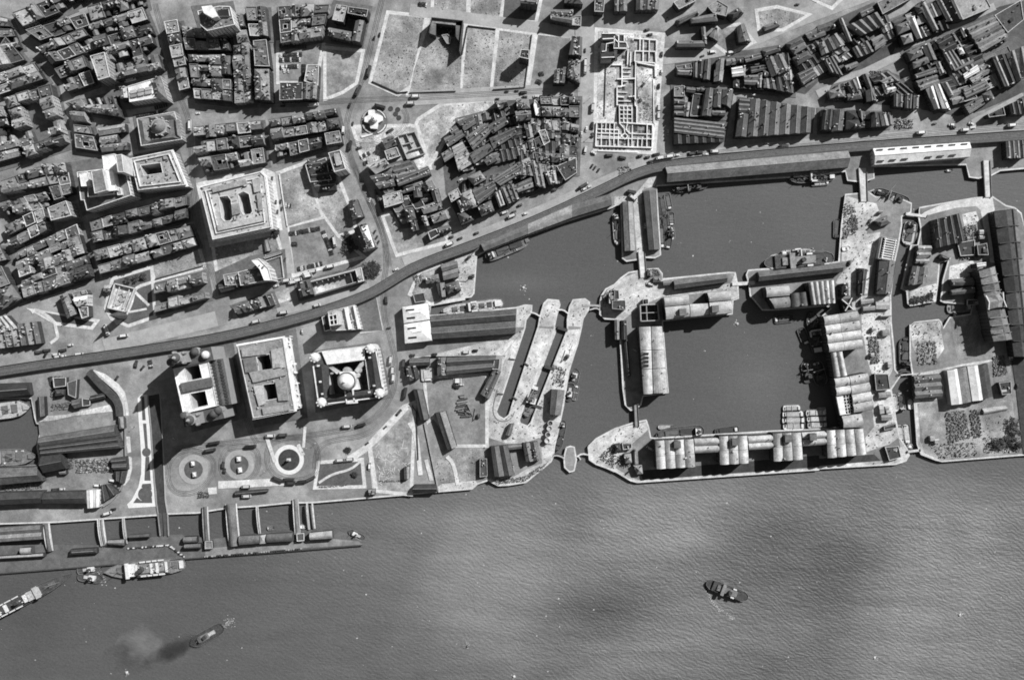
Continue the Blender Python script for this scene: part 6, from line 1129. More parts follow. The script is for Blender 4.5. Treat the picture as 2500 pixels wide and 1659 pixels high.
# cluttered yards
for s_, n, lo, hi, ms, d in (("42:1580 260 1690 250 1720 420 1590 440", 160, .6, 2.6, ['stain', 'clutter', 'rock'], 'scrap metal heap by the right-hand road'), ("42:1150 770 1330 750 1380 1000 1170 1050", 200, .8, 3, ['stain', 'clutter', 'white'], 'rows of scrapped parts laid out in the yard'), ("42:1370 750 1460 740 1480 990 1390 1000", 110, .8, 3, ['stain', 'clutter'], 'stacked crates in the scrap yard'),
    ("42:440 80 540 80 545 320 470 330", 150, .8, 3, ['white', 'stain', 'clutter'], 'timber and crates stacked beside the warehouses'), ("41:230 360 330 380 340 620 210 700", 120, .5, 2.4, ['white', 'stain', 'clutter', 'rock'], 'cargo and gear strewn along the right quay'), ("41:1320 570 1430 550 1440 700 1340 700", 100, .6, 2.6, ['white', 'clutter', 'stain'], 'pale goods piled in the goods yard'), ("41:1280 790 1430 780 1440 860 1260 880", 90, .6, 2.2, ['clutter', 'stain', 'rock'], 'rough heaps below the black warehouse'),
    ("42:880 130 1060 120 1080 320 900 340", 120, .6, 3, ['rock', 'white', 'stain'], 'broken concrete heap on the white rubble quay'), ("42:1500 1000 1820 1000 1840 1130 1500 1140", 80, .6, 3, ['leaf', 'rock', 'coping'], 'scrub and pale stone along the river wall'), ("42:1000 1060 1440 1040 1440 1170 1100 1190", 80, .6, 2.6, ['rock', 'stain', 'clutter'], 'scrub and debris above the corner of the river wall'),
    ("02:690 1200 1030 1190 1040 1310 690 1320", 190, .8, 3, ['clutter', 'stain', 'wall_l'], 'dense stacks of cargo beside the big sheds'), ("02:590 1180 680 1180 670 1280 600 1290", 70, .6, 2.2, ['clutter', 'stain', 'white'], 'mixed cargo at the shed gable'), ("02:0 1410 380 1405 390 1460 0 1480", 120, .6, 2.4, ['clutter', 'stain', 'rock'], 'cargo along the road between the big sheds'),
    ("02:460 440 600 440 600 620 470 640", 110, .8, 3.2, ['stain', 'clutter'], 'dark stores yard beside the small dock'), ("02:470 690 640 670 640 740 480 760", 70, .6, 2.2, ['stain', 'clutter', 'rock'], 'gear on the quay of the small dock'), ("22:430 640 530 640 580 800 470 820 420 740", 0, 1, 2, ['wood'], ''),
    ("31:300 960 400 960 420 1020 300 1020", 60, .6, 2.2, ['leaf', 'rock', 'stain'], 'fenced rough garden on the round pier'), ("21:1750 1200 1860 1130 1860 1260 1760 1300", 70, .5, 1.8, ['rock', 'stain'], 'stone and bollards on the curved pier head'), ("22:1300 330 1430 370 1400 540 1310 520", 60, .6, 2.2, ['white', 'stain', 'rock'], 'pale goods heap on the central pier'), ("12:-60 1490 40 1500 40 1540 -60 1545", 60, .8, 2.2, ['stain', 'clutter'], 'dark vehicles and barrows beside the landing stage approach'),
    ("22:740 1370 1050 1350 1200 1250 1260 1230 1200 1300 1050 1395 800 1425", 150, .4, 1.6, ['stain', 'rock'], 'loose stone along the river corner wall'), ("32:0 1180 80 1150 150 1200 150 1260 60 1280", 60, .6, 2, ['stain', 'rock', 'white'], 'yard clutter inside the pointed pier head'), ("22:1720 1180 1867 1040 1867 1280", 80, .5, 2, ['stain', 'leaf', 'rock'], 'rough heaps on the tip of the pointed pier'), ("21:30 1020 130 1000 140 1080 60 1120", 50, .6, 2, ['rock', 'stain'], 'rubble in the walled quayside yard'),
    ("31:30 30 140 20 200 100 60 190", 60, .6, 3, ['stain', 'rock', 'wall_l'], 'small station huts and gear under the viaduct'), ("41:300 500 350 490 350 600 300 600", 40, .8, 2.4, ['stain', 'clutter'], 'dark heap of gear on the pale quay road')):
    if n: scatter(s_, n, lo, hi, ms, d, 'goods' if 'scrub' not in d and 'garden' not in d else 'scrub', 'stored_goods' if 'scrub' not in d else 'scrub', (.5, 2.6))
# timber stack
o = thing('timber_stack', 'big pile of sawn logs and booms in the middle of the timber yard', 'timber', tuple(pts("22:500 720")[0]))
for i, (x0, y0, x1, y1) in enumerate(((440, 660, 530, 640), (430, 680, 535, 662), (440, 700, 520, 680), (425, 720, 530, 700), (420, 745, 500, 725), (530, 690, 575, 790), (520, 700, 560, 800), (540, 720, 575, 800), (440, 755, 520, 760), (450, 780, 530, 790), (470, 805, 560, 800), (500, 740, 520, 800), (450, 620, 500, 615), (460, 630, 505, 628), (480, 745, 560, 770), (490, 720, 545, 740))):
    a, b = pts(f"22:{x0} {y0} {x1} {y1}"); G().strip([Vector((a.x, a.y)), Vector((b.x, b.y))], 1.5, 2 + (i % 3) * .5, thick=1.5).build('log', 'wood' if i % 3 else 'stain', o)
# ================= LEFT DOCK =================
DT = 0
many([("02:-60 510 260 498 278 610 -60 650", 'gu', 9, 1, 'slate_d', 'dark quay shed above the first moored steamer'), ("02:340 630 402 626 412 800 352 815", 'gv', 8, 1, 'slate', 'small tall shed on the jetty nose'),
 ("02:480 455 600 450 600 530 490 545", 'f', 9, 1, 'slate_d', 'dark pump house with steep white gables, upper'), ("02:500 560 590 560 580 610 500 625", 'hu', 8, 1, 'slate_d', 'dark pump house, lower'), ("02:610 500 700 470 730 560 690 640 620 610".replace('730 560 ', ''), 'f', 9, 1, 'stain', 'rounded dark tank house with pale ribs'), ("02:650 660 740 640 820 700 680 735".replace('820 700', '740 720'), 'gu', 8, 1, 'slate', 'low dark roofs on the lower side of the pump house group'),
 ("02:745 640 820 650 820 705 750 715", 'f', 6, 1, 'dark', 'small walled yard right of the pump houses'), ("02:1010 1190 1150 1170 1160 1290 1030 1290", 'gu', 8, 2, 'slate_d', 'dark shed behind the goods stacks'), ("02:1040 1310 1150 1300 1120 1420 1050 1380", 'gv', 7, 2, 'slate_d', 'dark triangular shed beside the curved road wall'), ("02:1078 810 1125 805 1132 915 1085 920", 'hv', 8, 1, 'slate', 'small hipped dock office by the oval lawns'),
 ("02:820 620 950 590 960 640 830 670", 'gu', 6, 1, 'slate_d', 'low dark range between the pump houses and the curved wall'), ("02:345 990 1045 885 1060 985 365 1080".replace('345 990', '347 1000'), 'gu', 14, 1, 'shedm', 'wide grey transit shed, lit upper roof slope'), ("02:362 1082 1062 988 1100 1095 368 1195".replace('368 1195', '372 1160'), 'gu', 14, 2, 'slate_d', 'black lower spans of the wide grey transit shed'), ("02:370 1165 560 1130 600 1285 392 1325", 'gu', 12, 1, 'slate_d', 'black block with a white gable below the wide transit shed'),
 ("02:-60 1275 342 1262 385 1395 -60 1440", 'gu', 12, 1, 'slate', 'dark transit shed below the second moored steamer'), ("02:-60 1502 388 1485|03:378 102 -60 125", 'gu', 12, 1, 'slate_d', 'black lower-left transit shed, left half'), ("02:400 1500 782 1484|03:788 108 388 108", 'gu', 12, 1, 'slate_d', 'black lower-left transit shed, right half'), ("03:915 -60 1000 -70 1090 0 950 110 915 110".replace('950 110 ', ''), 'gv', 6, 2, 'slate_d', 'dark fenced store right of the white slab roof')])
D("02:785 1480 912 1472|03:905 138 797 150", 'gv', 9, 2, 'white', 'white slab roof at the end of the black transit shed', rh=1, wall='wall_w', detail=0)
D("02:540 1300 600 1296 605 1330 545 1335", 'gu', 6, 1, 'lead', 'small light hut below the white gable', detail=0)
# curved wall and arcade
pl = smooth(pts("02:830 395 880 450 950 530 1030 600 1085 660 1105 720 1110 800")); G().strip([Vector((a[0], a[1])) for a in pl], 7, 7, thick=7).build('curved_shed', 'slate_d', label='dark curved shed hugging the inside of the dock wall', category='shed')
g = G(); g.strip([Vector((a[0], a[1])) for a in smooth(pts("02:850 385 910 430 990 500 1060 560 1110 620 1130 700 1135 800"))], 1.8, 4, thick=4); g.build('dock_wall', 'coping', label='pale curving dock boundary wall beside the pier head road', category='wall')
sheet('pavement', "02:850 380 960 420 1080 510 1140 590 1165 700 1175 800 1150 800 1140 700 1110 610 1040 550 930 450", 'pave', z=.36); sheet('pavement', "02:1145 990 1185 990 1195 1130 1165 1140", 'pave', z=.37); sheet('pavement', "02:1165 1165 1200 1180 1205 1280 1180 1380 1140 1430 1110 1440 1150 1360 1165 1270", 'pave', z=.38)
G().strip([Vector((a.x, a.y)) for a in smooth(pts("02:1145 800 1150 1000 1150 1150 1160 1280 1130 1430 1040 1568|03:950 130"))], 1.0, 3.2, thick=3.2).build('dock_wall', 'wall_l', label='lower stretch of dock boundary wall curving towards the landing stage', category='wall')
sheet('quay', "02:340 860 500 840 680 800 1040 760 1000 700 600 790 450 800 380 790 330 850", 'quay')
# ================= LANDING STAGE =================
st = thing('landing_stage', 'long floating landing stage of dark planks moored along the river wall', 'pontoon', (*pts("03:800 560")[0].xy, WL))
sp = "03:-300 770 1690 612|13:600 555 1435 487 1435 455 1180 340 860 350 560 370 300 400 0 440|03:1860 420 1660 400 1640 390 1530 395 1430 410 1170 430 1160 470 980 490 530 480 -300 500"
p = ccw(pts(sp)); G().prism(p, WL - .5, -1.2).build('pontoon', 'stage', st)
g = G(); g.strip([Vector((a.x, a.y)) for a in pts("03:-300 770 1690 612|13:600 555 1435 487")], 1.2, -.9, thick=.3); g.build('fender', 'steel', st)
sheet_z = -1.1
g = G(); g.prism(ccw(pts("13:0 590 850 515 1435 482 1400 450 1180 430 300 490 0 520")), -1.2, -1.05).build('deck_planks', 'yard', st)
def stg(s_, k, h, n, r, d, **kw): return bl(s_, k, h, d, name=kw.pop('name', 'stage_building'), cat=kw.pop('cat', 'building'), roof=r, n=n, z0=-1.1, win=False, detail=0, **kw)
for s_, k, n, r, d, b in (("13:955 372 1160 352 1170 425 958 438", 'gu', 1, 'lead', 'pale ribbed waiting hall at the right of the landing stage', True), ("13:310 402 500 392 500 470 315 485", 'gu', 1, 'slate', 'dark round-roofed waiting hall left of the white gable', True), ("13:505 395 560 385 560 470 500 475", 'hu', 1, 'whited', 'white-gabled pavilion in the middle of the landing stage', False), ("13:565 385 800 370 800 450 565 462", 'gu', 1, 'shedm', 'grey round-roofed waiting hall with a sheen', True), ("13:835 380 905 375 905 445 840 450", 'f', 1, 'slate', 'dark square block at the foot of the double gangway', False),
    ("13:0 450 65 445 70 515 0 520", 'f', 1, 'slate', 'dark square block at the foot of the left gangway', False), ("03:1672 410 1795 405 1800 460 1675 465", 'gu', 1, 'felt', 'upper of two barrel-roofed shelters', True), ("03:1680 478 1830 470 1832 515 1685 520", 'gu', 1, 'felt', 'lower of two barrel-roofed shelters', True), ("03:985 440 1135 432 1138 488 985 480", 'gu', 1, 'slate', 'dark shelter with white edge between the slim bridges', False), ("03:1175 395 1360 380 1362 415 1180 425", 'gu', 1, 'shedm', 'long thin shelter right of the slim bridge', True),
    ("03:640 525 880 510 885 558 632 575", 'hu', 1, 'slate_d', 'dark hipped shelter on the landing stage', False), ("03:-60 330 370 300 388 430 -60 460", 'gu', 2, 'slate', 'big dark riverside hall with white gable at the left', False), ("03:185 510 285 505 290 565 190 570", 'gu', 1, 'lead', 'light barrel tank between the hall and the stage', True), ("03:-60 590 395 560 402 590 -60 615", 'gu', 1, 'lead', 'long thin white awning left on the stage', True)):
    stg(s_, k, 5 if 'hall' not in d else 7, n, r, d, barrel=b, rh=2.2)
# gangway bridges
def gang(s_, wd, d, m='steel', roof=False, m2='coping', h0=2.2, h1=0.8, hood=3):
    pl = [Vector((a.x, a.y)) for a in pts(s_)]; a, b = pl[0], pl[-1]; t = (b - a).normalized(); n_ = Vector((-t.y, t.x)); c = (a + b) / 2
    o = thing('gangway_bridge', d, 'gangway', (c.x, c.y, 0)); L_ = [a + n_ * wd / 2, a - n_ * wd / 2, b - n_ * wd / 2, b + n_ * wd / 2]
    g = G(); g.face([(*L_[0], h0), (*L_[1], h0), (*L_[2], h1), (*L_[3], h1)]); g.face([(*L_[0], h0 - .8), (*L_[3], h1 - .8), (*L_[2], h1 - .8), (*L_[1], h0 - .8)]); g.build('deck', 'yard', o)
    N = 10
    for sd in (1, -1):
        g = G()
        for i in range(N):
            f0, f1 = i / N, (i + 1) / N; p0, p1 = a.lerp(b, f0) + n_ * sd * wd / 2, a.lerp(b, f1) + n_ * sd * wd / 2; z0, z1 = h0 + (h1 - h0) * f0, h0 + (h1 - h0) * f1; k0, k1 = 1 + 2 * math.sin(math.pi * f0), 1 + 2 * math.sin(math.pi * f1)
            for e in (.35, -.35): g.face([(*(p0 + n_ * e), z0 - .6), (*(p1 + n_ * e), z1 - .6), (*(p1 + n_ * e), z1 + k1), (*(p0 + n_ * e), z0 + k0)])
            g.face([(*(p0 + n_ * .35), z0 + k0), (*(p1 + n_ * .35), z1 + k1), (*(p1 - n_ * .35), z1 + k1), (*(p0 - n_ * .35), z0 + k0)])
        g.build('girder', m2, o)
    if roof:
        g = G()
        for j in range(8):
            t0, t1 = math.pi * j / 8, math.pi * (j + 1) / 8; o0, o1 = math.cos(t0) * wd * .46, math.cos(t1) * wd * .46; z0, z1 = math.sin(t0) * hood, math.sin(t1) * hood
            g.face([(*(a + n_ * o0), h0 + z0), (*(a + n_ * o1), h0 + z1), (*(b + n_ * o1), h1 + z1), (*(b + n_ * o0), h1 + z0)])
        g.build('roof', m, o)
gang("13:10 130 22 445", 5, 'covered gangway, leftmost beside the wide tunnel-roofed one', 'slate', True); gang("13:245 105 275 485", 11, 'wide tunnel-roofed gangway down to the landing stage', 'felt', True, hood=6); gang("13:482 130 503 378", 1.6, 'slim lone footbridge to the landing stage'); gang("13:832 60 850 385", 5.2, 'double-ridged covered gangway at the clear end of the pier head', 'shedm', True)
gang("13:936 100 955 340", .9, 'thin mooring boom bridge, left of two'); gang("13:982 98 1003 332", .9, 'thin mooring boom bridge, right of two'); gang("03:905 245 935 490", 1.6, 'white slim bridge, left of the laddered pair'); gang("03:940 245 968 488", 1.6, 'white slim bridge, right of the laddered pair'); gang("03:1132 235 1156 470", 1.6, 'slim white bridge to the thin shelter'); gang("03:432 285 462 535", 5.5, 'round-roofed gangway beside the dark riverside hall', 'felt', True, hood=4)
o = thing('floating_roadway', 'dark floating road bridge sloping down to the landing stage', 'bridge', tuple(pts("03:1495 290")[0])); q = [Vector((a.x, a.y)) for a in pts("03:1440 190 1528 190 1538 400 1462 400")]
G().face([(*q[3], -1), (*q[2], -1), (*q[1], .5), (*q[0], .5)]).build('deck', 'stain', o); G().prism(ccw(q), WL, -1.3).build('pontoon', 'stain', o)
for a, b in ((q[0], q[3]), (q[1], q[2])): G().strip([a, b], .8, 1.2, thick=2.4).build('parapet', 'copd', o)
g = G(); g.strip([lerp4(q, .5, 0), lerp4(q, .5, 1)], .5, .8, thick=.4); g.build('centre_kerb', 'steel', o)
# railing of posts on the stage
for i, (s_, n_) in enumerate((("03:1170 515 1400 495 1540 485 1690 600", 34), ("13:0 590 560 545 900 515", 40))):
    pl = [Vector((a.x, a.y)) for a in pts(s_)]; g = G(); tot = sum((b - a).length for a, b in zip(pl[:-1], pl[1:]))
    for k in range(n_):
        d = tot * k / n_
        for a, b in zip(pl[:-1], pl[1:]):
            if d <= (b - a).length: g.box(a + (b - a).normalized() * d, 0, R.uniform(.8, 2.4), R.uniform(.8, 1.5), -1.1, R.uniform(.2, 1.4), R.randrange(2)); break
            d -= (b - a).length
    g.build('crowd_barriers', ['steel', 'coping'], kind='stuff', label=('dark barriers and bollards along the bend' if i == 0 else 'clutter of bollards and gangplanks along the outer edge') + ' of the landing stage', category='barriers')
# ================= BRIDGES =================
def bridge(s_, d, m='pave', z=1.0, rails=True):
    q = [Vector((a.x, a.y)) for a in pts(s_)]; c = cen(q); o = thing('swing_bridge', d, 'bridge', (c.x, c.y, 0)); G().prism(ccw(q), z - 1.2, z).build('deck', m, o)
    for a, b in ((q[0], q[3]), (q[1], q[2])): G().strip([a, b], .6, z + 1.3, thick=1.9).build('parapet', 'copd', o)
bridge("31:216 800 276 800 292 1035 236 1040", 'pale road bridge joining the cross road to the round pier'); bridge("41:352 40 428 40 438 345 374 345", 'white road bridge at the right end of the middle dock', 'pave'); bridge("41:1490 -30 1552 -30 1566 305 1508 305", 'grey road bridge at the far right basin'); bridge("41:785 443 985 468 975 492 782 466", 'narrow white bridge over the small lock', 'pave', z=.9); bridge("31:1070 1082 1282 1066 1284 1098 1072 1112", 'jetty bridge linking the two ridged quay sheds')
bridge("32:178 690 212 690 224 900 188 900", 'dark and pale swing bridge on the left of the square dock', 'yard'); bridge("42:800 1118 915 1102 918 1124 806 1138", 'white dock gate bridge at the mouth of the narrow dock', 'pave', z=.9); bridge("42:735 425 910 412 912 420 738 434", 'very thin footbridge across the narrow dock', 'pave', z=.9)
def dgate(s_, d, wd=1.4, m='coping'):
    G().strip([Vector((a.x, a.y)) for a in smooth(pts(s_), 1)], wd, .6, thick=4.4).build('dock_gate', m, label=d, category='lock gate')
dgate("21:1095 1352 1145 1360 1192 1392", 'angled gate closing the left graving dock'); dgate("21:1345 1330 1400 1328 1445 1362", 'angled gate closing the right graving dock'); dgate("21:1575 1288 1680 1290 1790 1298", 'straight footway gate right of the pier ends', 2.2); dgate("21:1640 1330 1700 1312 1735 1330", 'short double gate below the straight footway', 1.2); dgate("22:1305 1165 1350 1160 1400 1180 1412 1200", 'curved river lock gate left of the small oval pier'); dgate("22:1310 1155 1350 1145 1410 1170", 'thin inner gate above the curved river gate', 1, 'steel'); dgate("22:1520 1175 1570 1145 1635 1158", 'river lock gate right of the small oval pier', 1.4)
dgate("22:1540 1170 1560 1200", 'short boom beside the right river lock gate'); dgate("42:700 440 770 390 830 408", 'dark hinged gate across the upper narrow dock', 2, 'steel'); dgate("41:500 235 440 260", 'short pale gate stub at the basin', 1.5)
for x, y, w_ in ((935, 285, 'upper'), (828, 600, 'lower')): G().box(pts(f"22:{x} {y}")[0], -.1, 6, 1.2, 0, 1.2).build('capstan_beam', 'stain', label=f'{w_} dark beam on the left edge of the wide graving dock', category='beam')
for x, y, w_ in ((1065, 330, 'upper right'), (960, 640, 'lower right')): G().box(pts(f"22:{x} {y}")[0], -.6, 6, 1.4, 0, 1.4).build('capstan_beam', 'stain', label=f'{w_} dark beam on the edge of the wide graving dock', category='beam')
for x, y, w_ in ((1275, 365, 'upper'), (1160, 715, 'lower'), (1395, 10, 'topmost')): G().box(pts(f"22:{x} {y}", 0)[0], -.3, 11, 3, -3, .6).build('caisson', 'steel', label=f'{w_} dark caisson walkway across the ship graving dock', category='lock gate')
# ================= SHIPS =================
SHIPN = [0]
def ship(s_, beam, label, kind='cargo', cat='ship', name='ship', hullm='hull', deckm='deck', up='shipw', z=WL, group=None, free=None, seed=None):
    """s_ = bow point then stern point"""
    rr = random.Random(seed if seed is not None else SHIPN[0] * 7 + 3); SHIPN[0] += 1
    a, b = pts(s_, 0); a.z = b.z = 0; L = (a - b).length; ax = (a - b).normalized(); ay = Vector((-ax.y, ax.x, 0)); c = (a + b) / 2
    fb = free if free is not None else max(1.0, min(7, L * .055)); o = thing(name, label, cat, (c.x, c.y, z), group)
    def W(t, s, zz): v = c + ax * (t * L / 2) + ay * (s * beam / 2); return (v.x, v.y, z + zz)
    prof = {'barge': [(-1, .55), (-.93, .85), (-.8, 1), (.8, 1), (.93, .8), (1, .35)], 'narrow': [(-1, .3), (-.9, .9), (-.75, 1), (.75, 1), (.92, .7), (1, .15)], 'liner': [(-1, .15), (-.97, .45), (-.88, .75), (-.65, .97), (-.3, 1), (.35, 1), (.6, .88), (.8, .58), (.93, .22), (1, .02)],
            'ferry': [(-1, .2), (-.96, .55), (-.8, .9), (-.5, 1), (.5, 1), (.8, .85), (.95, .45), (1, .1)]}.get(kind, [(-1, .2), (-.96, .6), (-.85, .88), (-.6, 1), (.5, 1), (.72, .86), (.88, .52), (.97, .18), (1, .03)])
    out = [(t, -s) for t, s in prof] + [(t, s) for t, s in prof[::-1]]
    g = G(); n = len(out); low = [(t * .985, s * .9) for t, s in out]
    for i in range(n):
        j = (i + 1) % n; g.face([W(*low[i], -.5), W(*low[j], -.5), W(*out[j], fb + .9), W(*out[i], fb + .9)][::1])
        (t0, s0), (t1, s1) = out[i], out[j]; k = 1 - .35 / (beam / 2)
        g.face([W(t0, s0, fb + .9), W(t1, s1, fb + .9), W(t1 * .993, s1 * k, fb + .9), W(t0 * .993, s0 * k, fb + .9)], 1); g.face([W(t0 * .993, s0 * k, fb + .9), W(t1 * .993, s1 * k, fb + .9), W(t1 * .993, s1 * k, fb), W(t0 * .993, s0 * k, fb)], 1)
    g.build('hull', [hullm, 'copd' if hullm != 'shipw' else 'shipw'], o); G().face([W(t * .99, s * .97, fb) for t, s in out]).build('deck', deckm, o)
    def bx(nm, t0, t1, s0, s1, z0, z1, m, par=o, g=None):
        g2 = g or G(); v = [W(t0, s0, 0), W(t1, s0, 0), W(t1, s1, 0), W(t0, s1, 0)]; g2.prism([Vector(q[:2]) for q in v], z + z0, z + z1, 0)
        return g2 if g else g2.build(nm, m, par)
    def mast(t, s=0, h=12, boom=None):
        v = Vector(W(t, s, 0)); g = G().cyl(v, .3, .15, z + fb, z + fb + h, 6)
        if boom:
            for bt, bs in boom: g.strip([Vector(W(t, s, 0)[:2]), Vector(W(bt, bs, 0)[:2])], .3, z + fb + 4.5, thick=.3)
        g.build('mast', 'copd', o)
    def funnel(t, r, h, s=0): v = Vector(W(t, s, 0)); f = G().cyl(v, r, r * .9, z + fb, z + fb + h, 12, top=False).build('funnel', 'stain', o); G().cyl(v, r * .8, r * .8, z + fb + h - .6, z + fb + h - .5, 12).build('funnel_top', 'steel', f)
    def boats(ts):
        for t in ts:
            for s in (-.8, .8): l = 3.4 / L * 2; bx('lifeboat', t - l / 1.1, t + l / 1.1, s - 1.5 / beam, s + 1.5 / beam, fb + 3, fb + 4.2, 'shipw')
    if kind == 'cargo':
        bx('bridge_house', -.12, .14, -.68, .68, fb, fb + 4, 'deck'); bx('wheelhouse', .06, .12, -.75, .75, fb + 4, fb + 6.4, up); bx('boat_deck', -.1, .0, -.45, .45, fb + 4, fb + 4.8, 'shipl'); funnel(-.05, beam * .13, 9); bx('poop_house', -.92, -.72, -.55, .55, fb, fb + 2.6, up); bx('forecastle', .8, .93, -.3, .3, fb, fb + 1.6, deckm)
        for t0, t1 in ((.22, .38), (.48, .64), (-.38, -.22), (-.62, -.48)): h_ = bx('hatch', t0, t1, -.45, .45, fb, fb + 1, 'hatch')
        mast(.43, 0, 14, ((.24, .4), (.62, -.3))); mast(-.43, 0, 14, ((-.24, -.4), (-.62, .3))); boats((-.06,))
        for _ in range(8): t = rr.uniform(-.8, .85); s = rr.choice((-.7, .7)); bx('deck_gear', t - .015, t + .015, s - .1, s + .1, fb, fb + 1.3, rr.choice(('shipw', 'stain')))
    elif kind == 'coaster':
        bx('bridge_house', -.88, -.64, -.6, .6, fb, fb + 3.2, 'deckd'); bx('wheelhouse', -.7, -.63, -.5, .5, fb + 3.2, fb + 5.4, up); bx('boat_deck', -.86, -.74, -.4, .4, fb + 3.2, fb + 3.8, 'shipl'); funnel(-.76, beam * .14, 7); bx('hatch', -.5, -.02, -.55, .55, fb, fb + 1.2, 'hatch'); bx('hatch', .08, .6, -.5, .5, fb, fb + 1.2, 'hatch'); bx('forecastle', .76, .9, -.35, .35, fb, fb + 1.5, deckm); mast(.03, 0, 11, ((-.3, .3), (.35, -.2)))
        for _ in range(6): t = rr.uniform(-.5, .75); s = rr.choice((-.75, .75)); bx('deck_gear', t - .015, t + .015, s - .1, s + .1, fb, fb + 1.1, rr.choice(('shipw', 'stain')))
    elif kind == 'liner':
        bx('upper_deck', -.62, .5, -.82, .82, fb, fb + 3, deckm); bx('bridge_house', .2, .42, -.75, .75, fb + 3, fb + 6, up); bx('wheelhouse', .34, .42, -.95, .95, fb + 6, fb + 8, up); bx('deck_house', -.5, .12, -.5, .5, fb + 3, fb + 5.5, deckm); funnel(.03, beam * .17, 13)
        for t0, t1 in ((.56, .68), (-.78, -.66)): bx('hatch', t0, t1, -.4, .4, fb, fb + 1, 'hatch')
        mast(.62, 0, 16, ((.5, .3), (.78, -.2))); mast(-.68, 0, 16, ((-.55, .3), (-.8, -.2)))
        for t in (-.42, -.28, -.14, .0): 
            for s in (-.86, .86): l = 7 / L; bx('lifeboat', t - l, t + l, s - .09, s + .09, fb + 4, fb + 5.4, 'shipw')
        for t in (-.56, -.34, -.2, .16): bx('deck_cabin', t - .03, t + .03, -.62, .62, fb + 5.5, fb + 6.6, 'shipw')
        for _ in range(16): t = rr.uniform(-.5, .3); s = rr.uniform(-.4, .4); bx('ventilator', t - .008, t + .008, s - .06, s + .06, fb + 5.5, fb + 7.4, rr.choice(('shipw', 'stain', 'shipw')))
        bx('poop_house', -.93, -.84, -.45, .45, fb, fb + 2, up)
    elif kind == 'ferry':
        bx('promenade_deck', -.7, .7, -.88, .88, fb, fb + 2.6, deckm); bx('saloon', -.45, .5, -.5, .5, fb + 2.6, fb + 4.4, up); bx('bridge_house', .15, .3, -1, 1, fb + 4.4, fb + 6.8, up); funnel(-.08, beam * .16, 9.5); mast(.45, 0, 11); mast(-.5, 0, 11)
        for s in (-.75, .75): bx('bench_row', -.6, -.12, s - .05, s + .05, fb + 2.6, fb + 3.3, 'hatch'); bx('lifeboat', -.36, -.2, s - .12, s + .12, fb + 3.8, fb + 5, 'shipw')
    elif kind == 'tug':
        bx('deck_house', -.1, .45, -.5, .5, fb, fb + 2.6, up); bx('wheelhouse', .28, .45, -.4, .4, fb + 2.6, fb + 5, up); funnel(.05, beam * .16, 7.5); bx('engine_casing', -.5, -.12, -.3, .3, fb, fb + 1.6, 'shipl'); mast(.55, 0, 8)
    elif kind == 'dredger':
        bx('hopper', -.1, .5, -.55, .55, fb, fb + .4, 'hatch'); bx('deck_house', -.6, -.2, -.65, .65, fb, fb + 3.5, 'stain'); funnel(-.4, beam * .16, 8); bx('ladder_frame', -.05, .75, -.12, .12, fb + .4, fb + 5, 'steel'); bx('winch_house', .6, .75, -.4, .4, fb, fb + 2.5, up); mast(.2, 0, 12, ((.7, .5), (-.3, .6))); bx('gantry', .12, .17, -.9, .9, fb, fb + 6, 'copd')
    elif kind == 'barge':
        k = rr.random(); bx('hatch', -.55, .6, -.6, .6, fb, fb + .8, 'hatch' if k < .6 and deckm not in ('shipl', 'shipw') else 'shipl'); bx('cabin', -.88, -.68, -.45, .45, fb, fb + 1.8, up); bx('bitts', .74, .82, -.3, .3, fb, fb + .8, 'steel')
        if k > .5: bx('cross_beam', .0, .04, -.75, .75, fb + .8, fb + 1.4, 'coping')
    elif kind == 'narrow': bx('hold', -.6, .75, -.7, .7, fb, fb + .35, deckm); bx('cabin', -.9, -.66, -.65, .65, fb, fb + 1.5, 'stain')
    elif kind == 'open': bx('thwart', -.1, .0, -.7, .7, fb, fb + .3, 'shipw'); bx('cabin', .1, .5, -.5, .5, fb, fb + 1.2, 'shipw')
    return o
ship("21:1105 685 695 855", 12, 'grey coaster moored against the bent shed with a long plain hold', 'coaster', hullm='hullg')
ship("21:288 1342 858 1262", 11.5, 'cluttered dark coaster lying in the inlet above the double shed', 'cargo', hullm='hullg', deckm='shipl')
ship("31:32 745 12 445", 8, 'slim grey vessel moored left of the narrow quay shed', 'coaster', hullm='hullg', deckm='shipl')
ship("31:530 235 852 188", 8, 'dredging barge with white gear below the long dark transit shed', 'dredger', hullm='hull', deckm='deckd')
ship("31:1590 130 2022 102", 12, 'black steamer along the long transit shed, upper right of the middle dock', 'cargo', deckm='deckd'); ship("31:1798 180 1965 168", 5, 'low dark lighter alongside the black steamer', 'barge', 'barge', 'barge', deckm='deckd')
ship("31:1842 798 1520 825", 10, 'white-decked ferry steamer, outermost above the long ridged shed', 'cargo', hullm='hullg', deckm='shipl'); ship("31:1365 905 2000 855", 16, 'large grey ferry with long deckhouse beside the long ridged shed', 'ferry', deckm='deckd', up='felt'); ship("31:1425 858 1495 835", 5, 'small white launch beyond the bow of the large ferry', 'open', 'boat', 'launch', 'shipw', 'shipw', free=1)
for s_, b, d in (("31:408 298 425 500", 4.6, 'innermost canal boat'), ("31:440 298 460 470", 4.6, 'second canal boat from the long quay shed'), ("31:480 265 510 415", 6.5, 'pale-topped outer lighter'), ("31:428 545 440 770", 5.5, 'lower inner lighter'), ("31:462 480 478 620", 5, 'middle canal boat'), ("31:520 440 525 560", 7, 'dark stub-ended lighter'), ("31:505 640 490 770", 7, 'lowest dark lighter'), ("31:455 620 462 760", 5, 'canal boat lying lowest but one')):
    ship(s_, b, d + ', in the raft of craft', 'narrow' if b < 5.2 else 'barge', 'barge', 'barge', deckm='deckd', group='raft of craft by the long quay shed')
ship("31:510 560 520 690", 9, 'pale square floating crane in the raft of craft', 'dredger', 'crane barge', 'crane_barge', deckm='shipl')
